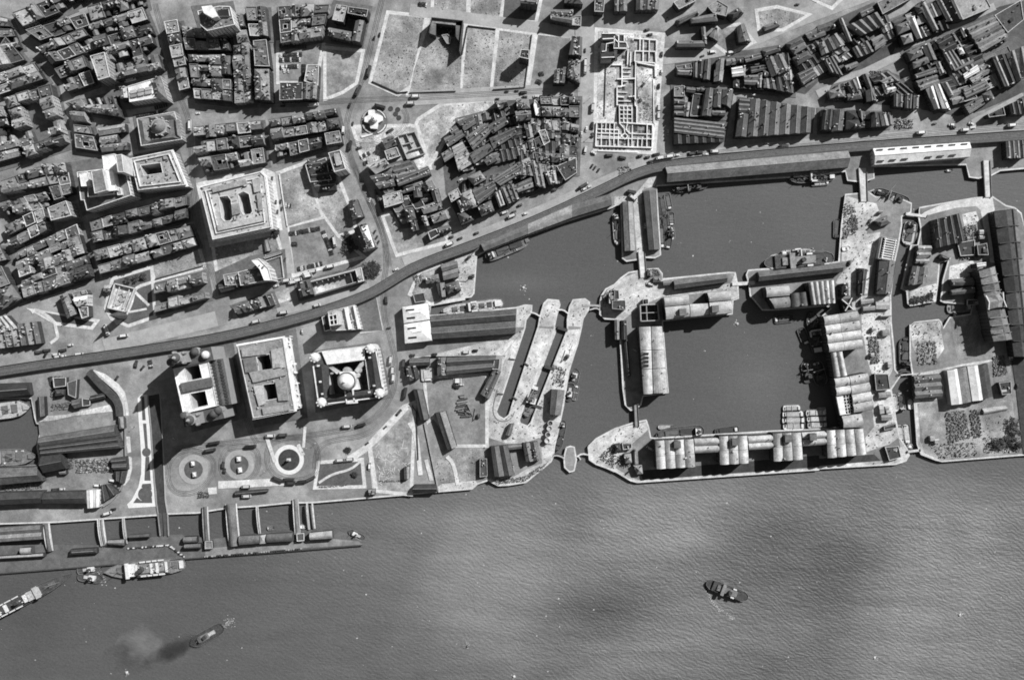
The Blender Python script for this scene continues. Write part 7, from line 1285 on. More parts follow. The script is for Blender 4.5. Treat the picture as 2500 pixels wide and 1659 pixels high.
ship("41:492 240 825 350", 11, 'dark dredger with slanting derrick near the white road bridge', 'dredger', deckm='deckd'); ship("41:808 745 850 520", 14, 'pale open hopper vessel at the head of the narrow dock', 'coaster', deckm='shipl', hullm='hullg'); ship("41:170 500 168 675", 8, 'dark round-ended lighter against the right quay', 'narrow', 'barge', 'barge', deckm='deckd'); ship("41:100 880 -20 860", 11, 'dark tug moored above the long ridged shed', 'tug', 'tug', 'tug', deckm='deckd')
ship("41:1160 58 1225 55", 3, 'small rowing boat alone in the right-hand basin', 'open', 'boat', 'rowing_boat', free=.6); ship("41:912 620 905 690", 3.2, 'tiny white boat beside the finger quay', 'open', 'boat', 'launch', 'shipw', 'shipw', free=.8)
ship("31:1800 1340 1835 1568|32:1862 235".replace(' 1835 1568|32:1862 235', '|32:1862 235'), 14, 'long dark steamer alongside the right warehouses of the square dock', 'cargo', deckm='deckd')
ship("32:1745 300 1780 500", 11, 'dark rusty hulk left of the long dark steamer', 'dredger', hullm='hull', deckm='deckd'); ship("32:1830 290 1900 520", 14, 'black dredger beside the rusty hulk', 'dredger', deckm='deckd')
ship("32:1700 -60 1760 150".replace('-60', '0'), 9, 'dark lighter on the outer side of the long dark steamer', 'barge', 'barge', 'barge', deckm='deckd')
ship("32:378 982 818 938", 14, 'black coaster with open pale holds below the square dock edge', 'coaster', deckm='deckd'); ship("32:400 905 545 905", 5, 'slim boat beyond the black coaster', 'narrow', 'boat', 'launch', deckm='shipl', free=1); ship("32:918 952 1135 922", 8, 'low black lighter right of the black coaster', 'barge', 'barge', 'barge', deckm='deckd')
for i, (s_, b, d, dk) in enumerate((("32:1542 736 1704 730", 8, 'pale barge with a dark stern hatch, top of the left rank', 'shipw'), ("32:1538 790 1732 786", 9, 'half-grey barge, second from top of the left rank', 'shipw'), ("32:1535 842 1742 842", 9, 'barge with scattered deck gear, third from top of the left rank', 'shipw'), ("32:1542 896 1738 892", 9, 'light barge, bottom of the left rank', 'shipw'), ("32:1750 778 1935 775", 8, 'grey barge, top of the right rank', 'shipl'), ("32:1760 830 1940 828", 8, 'grey barge, middle of the right rank', 'shipl'), ("32:1765 886 1945 882", 8, 'grey barge, bottom of the right rank', 'shipl'))):
    ship(s_, b, d + ', square dock', 'barge', 'barge', 'barge', 'hullg', dk, free=1.6, group='barges in two ranks in the square dock')
ship("42:30 950 80 950".replace('30 950 80 950', '-20 765 70 760'), 9, 'pale barge near the single-vaulted pavilion', 'barge', 'barge', 'barge', 'hullg', 'shipl')
ship("22:1448 672 1472 505", 10, 'dark tug, lower of the pair by the dark quay shed', 'tug', 'tug', 'tug', deckm='deckd'); ship("22:1518 372 1484 520", 11, 'dark tug, upper of the pair by the dark quay shed', 'tug', 'tug', 'tug', deckm='deckd'); ship("22:1500 660 1528 520", 6, 'lighter with white stripe outside the pair of tugs', 'barge', 'barge', 'barge')
ship("22:1345 1125 1402 845", 9, 'slim coaster with open hold moored beside the round tanks', 'coaster', deckm='deckd'); ship("22:1058 815 1150 520", 11.5, 'cluttered steamer sitting in the graving dock', 'cargo', deckm='deck', hullm='hullg')
ship("S:1725 1422 1826 1460", 12, 'black ferry steaming alone on the open river', 'ferry', deckm='deckd', up='deck'); ship("03:945 735 1695 655", 17, 'passenger steamer with white boats moored at the landing stage', 'liner', deckm='deck', hullm='hull', free=3)
ship("03:915 695 695 722", 9.5, 'upper ferry of the pair tied at the landing stage', 'tug', 'ferry', 'ferry', deckm='deckd'); ship("03:932 800 700 770", 10, 'lower ferry of the pair tied at the landing stage', 'tug', 'ferry', 'ferry', deckm='deckd'); ship("03:655 748 -310 1250", 13, 'long grey liner under way, cut by the left edge', 'liner', hullm='hullg', deckm='deckd', up='shipl', free=3.5)
ship("S:464 1574 543 1530", 13, 'dark tug trailing smoke on the river', 'tug', 'tug', 'tug', deckm='deckd', up='copd'); ship("13:1308 358 1452 432", 7, 'small black pilot launch at the tip of the landing stage', 'tug', 'launch', 'launch', deckm='deckd'); ship("13:918 325 862 318", 4, 'little white boat under the double gangway', 'open', 'boat', 'launch', 'shipw', 'shipw', free=.8); ship("13:625 330 565 335", 4.5, 'flat punt behind the landing stage', 'barge', 'boat', 'punt', deckm='deck', free=.6)
ship("02:278 715 -380 800", 19, 'steamer with white cross derricks, upper of two cut by the left edge', 'cargo', deckm='shipl', hullm='hullg'); ship("02:333 1165 -380 1200", 17, 'steamer with white forward gear, lower of two cut by the left edge', 'cargo', deckm='deck')
ship("42:690 598 715 772", 7.5, 'coaster with dark hold, left of the white-ended pair in the narrow dock', 'barge', 'barge', 'barge', deckm='shipl', hullm='hullg'); ship("42:738 582 762 768", 8.5, 'larger coaster, right of the white-ended pair in the narrow dock', 'coaster', deckm='shipl', hullm='hullg'); ship("42:836 650 842 742", 5, 'white launch against the right wall of the narrow dock', 'open', 'boat', 'launch', 'shipw', 'shipw'); ship("42:740 878 756 1062", 9, 'left of two open lighters at the mouth of the narrow dock', 'barge', 'barge', 'barge', deckm='shipl', hullm='hullg'); ship("42:792 876 812 1055", 8.5, 'right of two open lighters at the mouth of the narrow dock', 'barge', 'barge', 'barge', deckm='shipl', hullm='hullg')
ship("42:790 78 795 360", 14, 'black hulk lying in the upper narrow dock', 'coaster', hullm='hull', deckm='deckd', up='stain'); ship("41:1170 1320 1400 1300", 10, 'dark lighter moored in the lower right basin', 'barge', 'barge', 'barge', deckm='deck'); ship("41:1220 1365 1262 1360", 7, 'short round tug below the dark lighter', 'tug', 'tug', 'tug', deckm='deck'); ship("42:810 1075 860 1080", 4, 'small white boats at the canal gate', 'open', 'boat', 'launch', 'shipw', 'shipw', free=.8)
ship("22:163 360 172 485", 14, 'pale hulked boat hauled out on the yard', 'barge', 'boat', 'boat', 'hullg', 'shipl', z=0, free=1.5); ship("41:280 765 205 775", 5, 'white workboat lying on the right quay', 'open', 'boat', 'boat', 'shipw', 'shipw', z=0, free=1); ship("31:1640 1400 1460 1420", 9, 'small dark punt raft below the right jetty block', 'barge', 'barge', 'barge', deckm='deckd', free=.8)
g = G()
for i in range(420):
    q = P(R.uniform(0, 2500), R.choice((R.uniform(480, 1000), R.uniform(1150, 1659))), WL); s = .3 + .9 * R.random() ** 3; a_ = R.uniform(0, 3); u = Vector((math.cos(a_), math.sin(a_), 0)) * s; v = Vector((-u.y, u.x, 0)) * R.uniform(.3, 1); z = Vector((0, 0, .04)); g.face([q - u + z, q - v + z, q + u + z, q + v + z])
g.build('floating_debris', 'wakem', kind='stuff', label='pale flecks of debris and gulls floating on the docks and river', category='debris')
# wakes and foam (thin foam ribbons on the water)
for i, s_ in enumerate(("13:138 1235 170 1215 240 1175", "S:1722 1430 1735 1465 1760 1490", "S:1722 1436 1742 1475 1790 1510", "03:860 740 900 760 940 800")):
    g = G(); sp = smooth(pts(s_, WL), 3)
    for k in range(130):
        t = R.random() ** 1.5; q = sp[int(t * (len(sp) - 1))] + Vector((R.gauss(0, .5 + 2.2 * t), R.gauss(0, .5 + 2.2 * t))) * (.35 if i in (1, 2) else 1); u = Vector((R.uniform(.3, 1.1), R.uniform(-.2, .5))); v = Vector((-u.y, u.x)) * .35; g.face([(*(q - u), WL + .04), (*(q - v), WL + .04), (*(q + u), WL + .04), (*(q + v), WL + .04)])
    g.build('foam_trail', 'wakem', kind='stuff', label=('foam trail behind the smoking tug', 'inner bow wave of the black ferry', 'outer bow wave of the black ferry', 'churned foam behind the pair of ferries')[i], category='foam')
for i, (x, y, d) in enumerate(((2343, 1500, 'river buoy with foam at the lower right'), (1142, 1576, 'river buoy near the middle of the bottom edge'), (1255, 1650, 'river buoy cut by the bottom edge'), (2135, 1604, 'small pale buoy at the lower right, left of the larger one'), (1104, 668, 'pale float in the left dock'), (1278, 702, 'pale patch of floating scum in the left dock'), (1800, 790, 'white float in the square dock'), (310, 1640, 'small marker buoy at the lower left'))):
    c = P(x, y, WL); o = thing('buoy', d, 'buoy', (c.x, c.y, WL)); G().cyl(c, 1.4, 1.1, WL, WL + 1.2, 10).build('float', 'shipw' if i != 1 else 'copd', o); G().cyl(c, .3, .1, WL + 1.2, WL + 3.6, 6).build('topmark', 'coping', o)
    g = G()
    for k in range(7): a = R.uniform(0, 6.28); r = R.uniform(1.5, 4); g.box((c.x + r * math.cos(a), c.y + r * math.sin(a)), a, R.uniform(.5, 2), R.uniform(.3, .8), WL, WL + .05)
    g.build('foam', 'wakem', o, kind='stuff')
# ================= SMOKE =================
def smoke(s_, rad, dens, col, label, zc):
    c = pts(s_, zc)[0]; m = bpy.data.materials.new('smoke'); m.use_nodes = True; n = m.node_tree; n.nodes.remove(n.nodes['Principled BSDF']); v = n.nodes.new('ShaderNodeVolumePrincipled'); v.inputs['Color'].default_value = (col, col, col, 1)
    tc = n.nodes.new('ShaderNodeTexCoord'); no = n.nodes.new('ShaderNodeTexNoise'); no.inputs['Scale'].default_value = .09; no.inputs['Detail'].default_value = 4; n.links.new(tc.outputs['Object'], no.inputs[0])
    ln = n.nodes.new('ShaderNodeVectorMath'); ln.operation = 'DIVIDE'; ln.inputs[1].default_value = rad; n.links.new(tc.outputs['Object'], ln.inputs[0]); l2 = n.nodes.new('ShaderNodeVectorMath'); l2.operation = 'LENGTH'; n.links.new(ln.outputs[0], l2.inputs[0])
    a = n.nodes.new('ShaderNodeMath'); a.operation = 'SUBTRACT'; a.inputs[0].default_value = 1.0; n.links.new(l2.outputs['Value'], a.inputs[1])
    b = n.nodes.new('ShaderNodeMath'); b.operation = 'MULTIPLY_ADD'; n.links.new(no.outputs[0], b.inputs[0]); b.inputs[1].default_value = 2.2; b.inputs[2].default_value = -1.1
    d = n.nodes.new('ShaderNodeMath'); d.operation = 'ADD'; n.links.new(a.outputs[0], d.inputs[0]); n.links.new(b.outputs[0], d.inputs[1])
    e = n.nodes.new('ShaderNodeMath'); e.operation = 'MULTIPLY'; e.use_clamp = False; n.links.new(d.outputs[0], e.inputs[0]); e.inputs[1].default_value = dens
    f = n.nodes.new('ShaderNodeMath'); f.operation = 'MAXIMUM'; n.links.new(e.outputs[0], f.inputs[0]); f.inputs[1].default_value = 0; n.links.new(f.outputs[0], v.inputs['Density']); n.links.new(v.outputs[0], n.nodes['Material Output'].inputs['Volume']); M[label] = m
    g = G()
    for i in range(6):
        t0, t1 = -math.pi / 2 + math.pi * i / 6, -math.pi / 2 + math.pi * (i + 1) / 6
        for j in range(12):
            p0, p1 = 2 * math.pi * j / 12, 2 * math.pi * (j + 1) / 12; F = lambda t, p: (c.x + 1.05 * rad[0] * math.cos(t) * math.cos(p), c.y + 1.05 * rad[1] * math.cos(t) * math.sin(p), zc + 1.05 * rad[2] * math.sin(t)); g.face([F(t0, p0), F(t0, p1), F(t1, p1), F(t1, p0)])
    me = g.mesh('smoke', label, c); o = bpy.data.objects.new('smoke_plume', me); sc.collection.objects.link(o); o.location = c; o['kind'] = 'stuff'; o['label'] = label; o['category'] = 'smoke'; return o
o = smoke("S:435 1575", (32, 10, 8), .11, .16, 'dark smoke drifting from the tug funnel on the river', 16); o.rotation_euler.z = .42
smoke("S:345 1570", (26, 22, 10), .03, .9, 'pale steam cloud at the end of the tug smoke', 28)
# ================= VEHICLES =================
def car_mesh(L, W_, H_, m, bus=False, name='car'):
    g = G(); g.box((0, 0), 0, L, W_, .35, H_ * (.62 if not bus else 1), 0)
    for sx in (-.3, .3):
        for sy in (-.5, .5): g.box((sx * L, sy * W_ * .96), 0, .65, .22, 0, .7, 1)
    return g.mesh(name, [m, 'stain'])
def cab_mesh(L, W_, H_, m, z):
    g = G(); p = [(-L / 2, -W_ / 2), (L / 2, -W_ / 2), (L / 2, W_ / 2), (-L / 2, W_ / 2)]; q = [(a * .72, b * .85) for a, b in p]
    for i in range(4): j = (i + 1) % 4; g.face([(*p[i], z), (*p[j], z), (*q[j], H_), (*q[i], H_)], 1)
    g.face([(*v, H_) for v in q], 0); return g.mesh('cabin', [m, 'glass'])
VM = {}
for t, m in (('dark', 'carp'), ('pale', 'carl')):
    VM['car', t] = (car_mesh(4.4, 1.8, 1.5, m), cab_mesh(2.3, 1.6, 1.55, m, .93)); VM['van', t] = (car_mesh(5.4, 2.2, 2.4, m), cab_mesh(3.4, 2.0, 2.7, m, 1.48))
    VM['lorry', t] = (car_mesh(8.2, 2.7, 1.6, m), cab_mesh(6.6, 2.6, 2.9, m, 1.0)); VM['bus', t] = (car_mesh(9, 2.9, 4.2, m, True), cab_mesh(8.6, 2.7, 4.45, m, 4.2)); VM['tram', t] = (car_mesh(11.5, 2.8, 4.3, m, True), cab_mesh(11, 2.5, 4.7, m, 4.3))
def veh(kind, tone, c, ang, label, group=None, z=.55):
    a, b = VM[kind, tone]; o = bpy.data.objects.new(kind, a); sc.collection.objects.link(o); o.location = (c[0], c[1], z); o.rotation_euler.z = ang; o['label'] = label; o['category'] = kind
    if group: o['group'] = group
    ch = bpy.data.objects.new('cabin', b); sc.collection.objects.link(ch); ch.parent = o; return o
def row(s_, n, where, turn=90, pale=.15, kind='car', miss=0):
    a, b = pts(s_); d = b - a; an = math.atan2(d.y, d.x)
    for i in range(n):
        if R.random() < miss: continue
        c = a.lerp(b, i / max(1, n - 1)) + Vector((R.uniform(-.2, .2), R.uniform(-.4, .4), 0)); t = 'pale' if R.random() < pale else 'dark'
        veh(kind, t, c, an + math.radians(turn) + R.uniform(-.06, .06), f'{t} {kind}, {ORD[i]} {"from left" if abs(d.x) > abs(d.y) else "from top"}, {where}', where)
row("10:690 425 920 430", 15, 'topmost row, office car park', pale=.05); row("10:690 510 880 500", 15, 'second row of office car park', pale=.3); row("10:690 550 870 545", 14, 'third row of office car park', pale=.3); row("10:695 620 850 605", 13, 'lower row of office car park', pale=.25); row("10:728 650 762 645", 4, 'short row at the foot of office car park', pale=.4); row("10:905 600 900 730", 12, 'column beside the pale works', pale=.1)
row("11:780 638 1045 590", 22, 'long top row, main car park', pale=.1); row("11:1080 620 1110 690", 6, 'right-hand column of main car park, upper part', pale=.1); row("11:1110 690 1160 820", 11, 'right-hand column of main car park, lower part', pale=.3); row("11:800 730 840 728", 4, 'short inner row of main car park', pale=.1); row("11:855 958 905 948", 5, 'lower left row of main car park', pale=.3); row("11:945 938 1065 908", 11, 'lower right row of main car park', pale=.1); row("11:740 375 780 380", 5, 'row on the path above main car park', pale=.2); row("11:1150 700 1170 720", 2, 'pair beside the lower right column', 0)
row("20:1190 680 1215 672", 3, 'upper row of the parking plot left of the warehouses', pale=0); row("20:1160 740 1195 760", 4, 'lower row of the parking plot left of the warehouses', pale=0); row("10:1430 1430 1500 1400", 6, 'row on the rubble corner by the monument', pale=.1); row("10:1460 1490 1480 1485", 2, 'pair on the rubble corner by the monument')
row("00:1260 1065 1520 1015", 14, 'row above the town hall', pale=.1); row("00:1420 985 1520 960", 6, 'row in the street under the glazed bank', pale=.1); row("11:1560 260 1620 420", 12, 'column of carts beside the works wall', 0, kind='van', pale=0); row("02:1370 300 1380 360", 5, 'cluster by the left tower building', pale=.1); row("02:460 450 480 520", 5, 'column by the pump houses', 90, pale=.1); row("20:90 40 155 50", 5, 'row at the top edge plot', pale=.1)
row("21:1660 20 1720 60", 3, 'group at the big crossroads', pale=.3); row("12:1680 0 1690 60", 1, 'kerb left of the white pavilions'); row("22:30 245 230 240", 2, 'kerb above the timber yard', 0, kind='van', pale=.1)
V = lambda k, t, s_, dg, d: veh(k, t, pts(s_)[0], math.radians(dg), d)
for k, t, s_, dg, d in (("bus", "pale", "20:55 882", 2, 'pale bus on the pale road right of the monument'), ("bus", "pale", "20:10 945", 2, 'pale bus below the first one at the monument junction'), ("tram", "dark", "10:1600 975", -15, 'dark tram just above the monument'), ("tram", "pale", "10:990 962", 8, 'pale tram on the road above the city blocks'), ("van", "dark", "10:715 968", 3, 'dark van on the same road as the pale tram'), ("tram", "dark", "10:1400 830", 65, 'dark tram at the neck of the tram road'), ("bus", "dark", "10:1330 1325", 80, 'dark bus on the tram road below the monument'), ("van", "dark", "10:1410 1350", 10, 'dark van right of the dark bus below the monument'),
    ("tram", "dark", "10:1500 655", 75, 'dark tram on the curved track beside the widest plot'), ("car", "dark", "10:1545 350", 70, 'dark car on the tram road by the pale colonnade'), ("car", "dark", "10:1595 320", 80, 'dark car beside the one by the colonnade'), ("bus", "pale", "10:1268 1185", 85, 'pale bus on the left of the monument loop'), ("lorry", "dark", "10:1690 1195", 30, 'dark lorry below the round terrace of the monument'), ("van", "dark", "10:1325 960", 70, 'dark van entering the monument loop'), ("car", "dark", "10:1350 1130", 80, 'dark car on the left side of the monument loop'), ("van", "dark", "10:1240 1330", 20, 'dark van at the corner by the ringed square building'), ("tram", "pale", "00:1738 1145", 90, 'pale tram on the curve right of the town hall'), ("tram", "pale", "00:1195 735", 15, 'pale tram in the shaded street above the glazed bank'), ("car", "pale", "00:1808 1035", 5, 'pale car in the road above the town hall crossing'),
    ("car", "dark", "20:885 838", 3, 'dark car on the long straight road, first of three'), ("car", "dark", "20:975 832", 3, 'dark car on the long straight road, second of three'), ("lorry", "dark", "20:1035 848", 10, 'dark lorry on the long straight road'), ("van", "pale", "20:1152 882", 5, 'pale van before the warehouse block'), ("van", "dark", "20:1050 888", 5, 'dark van before the warehouse block'), ("car", "dark", "20:800 905", 3, 'dark car at the small wedge of houses'), ("van", "dark", "20:1210 882", 3, 'dark van right of the pale van'), ("van", "dark", "20:1285 876", 3, 'dark van second right of the pale van'), ("car", "dark", "20:1470 868", 3, 'dark car near the wide crossroads'), ("bus", "pale", "20:1602 580", 88, 'pale bus, upper of two on the wide road'), ("bus", "pale", "20:1600 640", 88, 'pale bus, lower of two on the wide road'), ("car", "dark", "20:1598 465", 88, 'dark car above the two pale buses'), ("bus", "pale", "20:1668 985", 86, 'pale-roofed bus beside the ruin site'), ("lorry", "dark", "20:1665 1150", 86, 'dark lorry beside the foot of the ruin'), ("van", "pale", "20:1612 1180", 80, 'pale van in the wide road, middle'), ("van", "pale", "20:1568 1225", 86, 'pale van at the warehouse kerb'), ("van", "dark", "20:1665 1235", 86, 'dark van beside the white-walled ruin'), ("lorry", "pale", "20:1602 1370", 80, 'pale lorry near the crossroads'), ("van", "pale", "20:1678 1395", -30, 'pale van turning at the crossroads'), ("lorry", "dark", "20:1815 1418", 0, 'dark lorry before the front step of the ruin'),
    ("bus", "pale", "30:912 1384", 2, 'white bus on the dock road, first'), ("bus", "pale", "30:500 1428", 10, 'white bus on the dock road, second'), ("van", "pale", "30:835 1408", 2, 'white van on the dock road beside the viaduct'), ("bus", "pale", "30:415 1442", 10, 'pale bus on the dock road near the crossroads'), ("lorry", "dark", "30:380 1410", 10, 'dark lorry on the dock road near the crossroads'), ("van", "dark", "30:300 1435", 10, 'dark van at the dock road fork'), ("van", "dark", "30:230 1425", 10, 'dark van below the ruin corner'), ("van", "dark", "30:325 1475", 15, 'dark van by the viaduct at the fork'), ("lorry", "dark", "30:700 1402", 5, 'dark lorry between the white buses'), ("lorry", "dark", "30:770 1392", 5, 'second dark lorry between the white buses'), ("van", "pale", "30:570 1415", 5, 'pale van left of the dark lorries'), ("lorry", "dark", "30:70 1440", -10, 'dark lorry on the setts below the ruin'), ("bus", "dark", "30:1540 1335", 3, 'dark bus beside the striped transit shed'), ("lorry", "pale", "30:1535 1352", 3, 'pale lorry beside the dark bus'), ("car", "pale", "30:1390 1308", 0, 'pale car below the striped transit shed'), ("van", "pale", "30:1265 868", -3, 'pale van in the shaded lane above the striped shed'),
    ("van", "pale", "30:485 1210", 88, 'pale van in the shaded road left of the four-ridged shed'), ("lorry", "pale", "30:403 990", 88, 'lorry on the kerb right of the ruin, upper'), ("lorry", "pale", "30:400 1060", 88, 'lorry on the kerb right of the ruin, lower'), ("van", "dark", "30:405 790", 88, 'dark van at the ruin gate'), ("van", "pale", "30:430 660", 88, 'pale van above the ruin gate'), ("van", "dark", "30:430 500", 88, 'dark van at the upper right of the ruin'), ("lorry", "pale", "30:888 478", 5, 'pale lorry on the road into the avenue'), ("lorry", "pale", "30:1055 482", 10, 'second pale lorry on the road into the avenue'), ("car", "dark", "30:800 515", 20, 'dark car near the rounded end block'), ("van", "dark", "30:295 278", 10, 'dark van above the ruin'), ("van", "dark", "30:322 320", 10, 'dark van at the upper corner of the ruin'), ("car", "dark", "30:1665 45", 0, 'dark car on the wide top avenue'), ("car", "dark", "30:480 180", 88, 'dark car in the road above the ruin'),
    ("bus", "pale", "40:918 1213", 4, 'white lorry on the dock road above the white transit shed'), ("bus", "pale", "40:1320 1188", 4, 'white bus on the dock road, right'), ("bus", "pale", "40:1745 1146", 5, 'white bus on the dock road, far right'), ("lorry", "pale", "40:1385 1165", 8, 'pale lorry beside the right white bus'), ("van", "pale", "40:1200 1140", 0, 'pale van at the dock road fork right'), ("van", "pale", "40:1380 1130", -20, 'pale van coming down the lane'), ("van", "dark", "40:1218 1163", 0, 'dark van at the dock road fork right'), ("car", "dark", "40:1048 1130", 10, 'dark car in the shaded fork'), ("lorry", "dark", "40:1840 900", 30, 'dark lorry in the lane at the right edge'),
    ("bus", "pale", "21:932 475", 22, 'white bus on the dock road left of the dock'), ("lorry", "pale", "21:862 445", 22, 'pale lorry behind the white bus'), ("van", "dark", "21:950 440", 22, 'dark van beside the white bus'), ("van", "pale", "21:1055 455", 22, 'pale van ahead of the white bus'), ("bus", "pale", "21:365 730", 22, 'long pale bus on the dock road at the bend'), ("tram", "dark", "21:1585 200", 30, 'dark bus under the crossroads'), ("van", "pale", "21:1590 232", 25, 'pale van, left of two below the crossroads'), ("van", "pale", "21:1635 210", 25, 'pale van, right of two below the crossroads'), ("van", "dark", "21:610 632", 22, 'dark cart on the dock road'), ("van", "dark", "21:460 680", 22, 'second dark cart on the dock road'), ("van", "dark", "21:1320 240", 22, 'dark van by the warehouse kerb'), ("lorry", "pale", "21:495 210", 100, 'white lorry in the works lane'), ("van", "pale", "21:465 148", 30, 'white van in the works lane'), ("van", "dark", "21:380 668", 22, 'dark cart near the small box'), ("van", "dark", "21:1005 378", 22, 'dark van before the ridged warehouses'),
    ("bus", "pale", "11:722 1352", 8, 'white bus on the road left of the roofless warehouse'), ("bus", "pale", "11:470 1435", 15, 'pale bus on the road by the viaduct'), ("bus", "pale", "11:1145 935", 12, 'pale bus above the roofless warehouse'), ("bus", "pale", "11:985 980", 12, 'upper pale bus at the terminus'), ("bus", "pale", "11:935 1000", 12, 'left pale bus at the terminus'), ("bus", "pale", "11:945 1020", 12, 'lower pale bus at the terminus'), ("bus", "pale", "11:750 1062", 12, 'pale bus at the street end, left'), ("bus", "pale", "11:808 1078", 12, 'pale bus at the street end, middle'), ("bus", "pale", "11:850 1060", 12, 'pale bus at the street end, right'), ("car", "dark", "11:615 135", 85, 'dark car right of the twin-well building, topmost'), ("car", "dark", "11:650 350", 85, 'dark car right of the twin-well building, second'), ("car", "dark", "11:692 345", 85, 'dark car by the cleared plot'), ("car", "dark", "11:665 438", 85, 'dark car right of the twin-well building, third'), ("car", "dark", "11:703 410", 85, 'second dark car by the cleared plot'), ("car", "dark", "11:733 872", 80, 'dark car by the sunken yard'), ("tram", "pale", "11:1185 705", 100, 'pale single-decker parked in the car park'), ("car", "dark", "11:1550 620", 60, 'dark car right of the white-glazed hall'), ("car", "dark", "11:1568 670", 60, 'dark car, second right of the white-glazed hall'), ("car", "dark", "11:1582 715", 60, 'dark car, third right of the white-glazed hall'), ("van", "pale", "11:1745 962", 25, 'pale van at the bend of the viaduct'), ("car", "pale", "11:1507 330", 70, 'pale car on the shaded tram road'), ("lorry", "dark", "11:1655 1245", 95, 'dark lorry by the viaduct arch'), ("van", "pale", "11:655 1112", 20, 'pale van near the stepped white group'), ("van", "pale", "11:895 1525", 95, 'pale van in the lane left of the ventilation station'), ("lorry", "pale", "11:1020 1288", 15, 'pale lorry close under the viaduct'),
    ("bus", "pale", "02:728 240", 5, 'white bus left beside the viaduct'), ("bus", "pale", "02:1325 172", 8, 'white bus beside the viaduct near the tower building'), ("bus", "pale", "02:1135 70", 8, 'white bus on the wide road above the viaduct'), ("lorry", "pale", "02:515 240", 5, 'pale lorry, upper of the left cluster'), ("lorry", "pale", "02:530 262", 5, 'pale lorry, lower of the left cluster'), ("van", "pale", "02:585 255", 5, 'pale van right of the left cluster'), ("van", "pale", "02:650 155", 10, 'pale van above the left cluster'), ("lorry", "dark", "02:430 205", 5, 'dark lorry of the left cluster'), ("lorry", "dark", "02:355 220", 3, 'long dark lorry by the black shed'), ("van", "dark", "02:420 245", 60, 'dark van of the left cluster'), ("lorry", "dark", "02:575 205", 10, 'dark lorry right of the left cluster'), ("tram", "pale", "02:980 18", 110, 'tram crossing below the church garden'), ("lorry", "dark", "02:1245 330", 80, 'dark lorry by the left tower building'), ("van", "dark", "02:1305 362", 50, 'dark van alone on the pier head road'), ("van", "pale", "02:915 525", -20, 'white van in the curved wall corner'), ("van", "dark", "02:1070 455", 60, 'dark van on the pier head road curve'), ("lorry", "pale", "02:890 1430", -5, 'pale lorry by the black sheds'), ("lorry", "pale", "02:970 1438", -5, 'pale lorry right of the other by the black sheds'), ("lorry", "pale", "02:1030 1385", -10, 'white lorry on the curved cargo road'), ("lorry", "dark", "02:510 1470", 5, 'dark lorry between the black sheds'), ("van", "pale", "02:575 1465", 5, 'pale van between the black sheds'),
    ("bus", "pale", "12:605 978", 0, 'white bus below the middle palazzo'), ("bus", "dark", "12:715 972", 3, 'dark bus below the middle palazzo'), ("bus", "pale", "12:1300 893", 2, 'pale bus below the domed office'), ("bus", "dark", "12:1430 880", 15, 'dark bus below the domed office'), ("bus", "pale", "12:1698 290", 85, 'bus right of the domed office, topmost'), ("bus", "pale", "12:1715 385", 85, 'bus right of the domed office, second'), ("bus", "pale", "12:1722 452", 85, 'bus right of the domed office, third'), ("bus", "dark", "12:1815 325", 85, 'dark bus on the far kerb, upper'), ("bus", "dark", "12:1825 395", 85, 'dark bus on the far kerb, lower'), ("tram", "dark", "12:1830 590", 80, 'dark tram at the head of the railed garden'), ("lorry", "dark", "12:1770 770", 50, 'dark lorry on the garden kerb'), ("car", "dark", "12:1645 905", 40, 'dark car on the garden kerb'), ("car", "dark", "12:1480 1052", 35, 'dark car where the garden wall begins'), ("tram", "dark", "12:425 1075", 5, 'dark tram shelter between two tram loops'), ("tram", "dark", "12:90 1045", 10, 'dark tram at the first loop'), ("tram", "dark", "12:55 1110", 10, 'second dark tram at the first loop'), ("tram", "dark", "12:672 1375", -20, 'dark tram below the big round lawn, left'), ("tram", "dark", "12:770 1378", 0, 'dark tram below the big round lawn, middle'), ("tram", "dark", "12:965 1372", 25, 'dark tram below the big round lawn, right'), ("bus", "dark", "12:790 1408", 0, 'dark bus nearest the landing steps'), ("bus", "dark", "12:895 1395", 5, 'dark bus second nearest the landing steps'),
    ("bus", "pale", "12:1238 1200", 5, 'pale bus above the pier head lawn, left'), ("bus", "pale", "12:1325 1192", 5, 'pale bus above the pier head lawn, right'), ("lorry", "pale", "12:1505 1258", 88, 'pale lorry beside the garden wall'), ("bus", "pale", "12:385 1440", 3, 'pale tram below the second loop'), ("lorry", "dark", "12:172 1250", 85, 'dark tram on the left of the second loop'), ("van", "dark", "12:185 1300", 85, 'dark van on the left of the second loop'), ("bus", "pale", "12:388 1527", 2, 'white bus beside the long dark shelter'), ("lorry", "pale", "22:512 220", 0, 'white lorry on the pier road'), ("van", "dark", "22:600 205", 0, 'dark van on the pier road'), ("lorry", "pale", "22:437 470", 0, 'pale lorry in the timber yard, upper'), ("lorry", "pale", "22:437 490", 0, 'pale lorry in the timber yard, below the upper'), ("van", "pale", "22:472 515", 0, 'pale van in the timber yard'), ("lorry", "dark", "22:422 532", -30, 'dark lorry askew in the timber yard'), ("bus", "pale", "31:165 310", -35, 'pale lorry at the head of the cross road'), ("bus", "dark", "31:155 258", -10, 'dark lorry at the head of the cross road'), ("van", "pale", "31:280 565", 88, 'pale van beside the long quay shed'), ("lorry", "pale", "31:1785 1200" if False else "31:325 1095", -20, 'pale lorry on the round pier apron'),
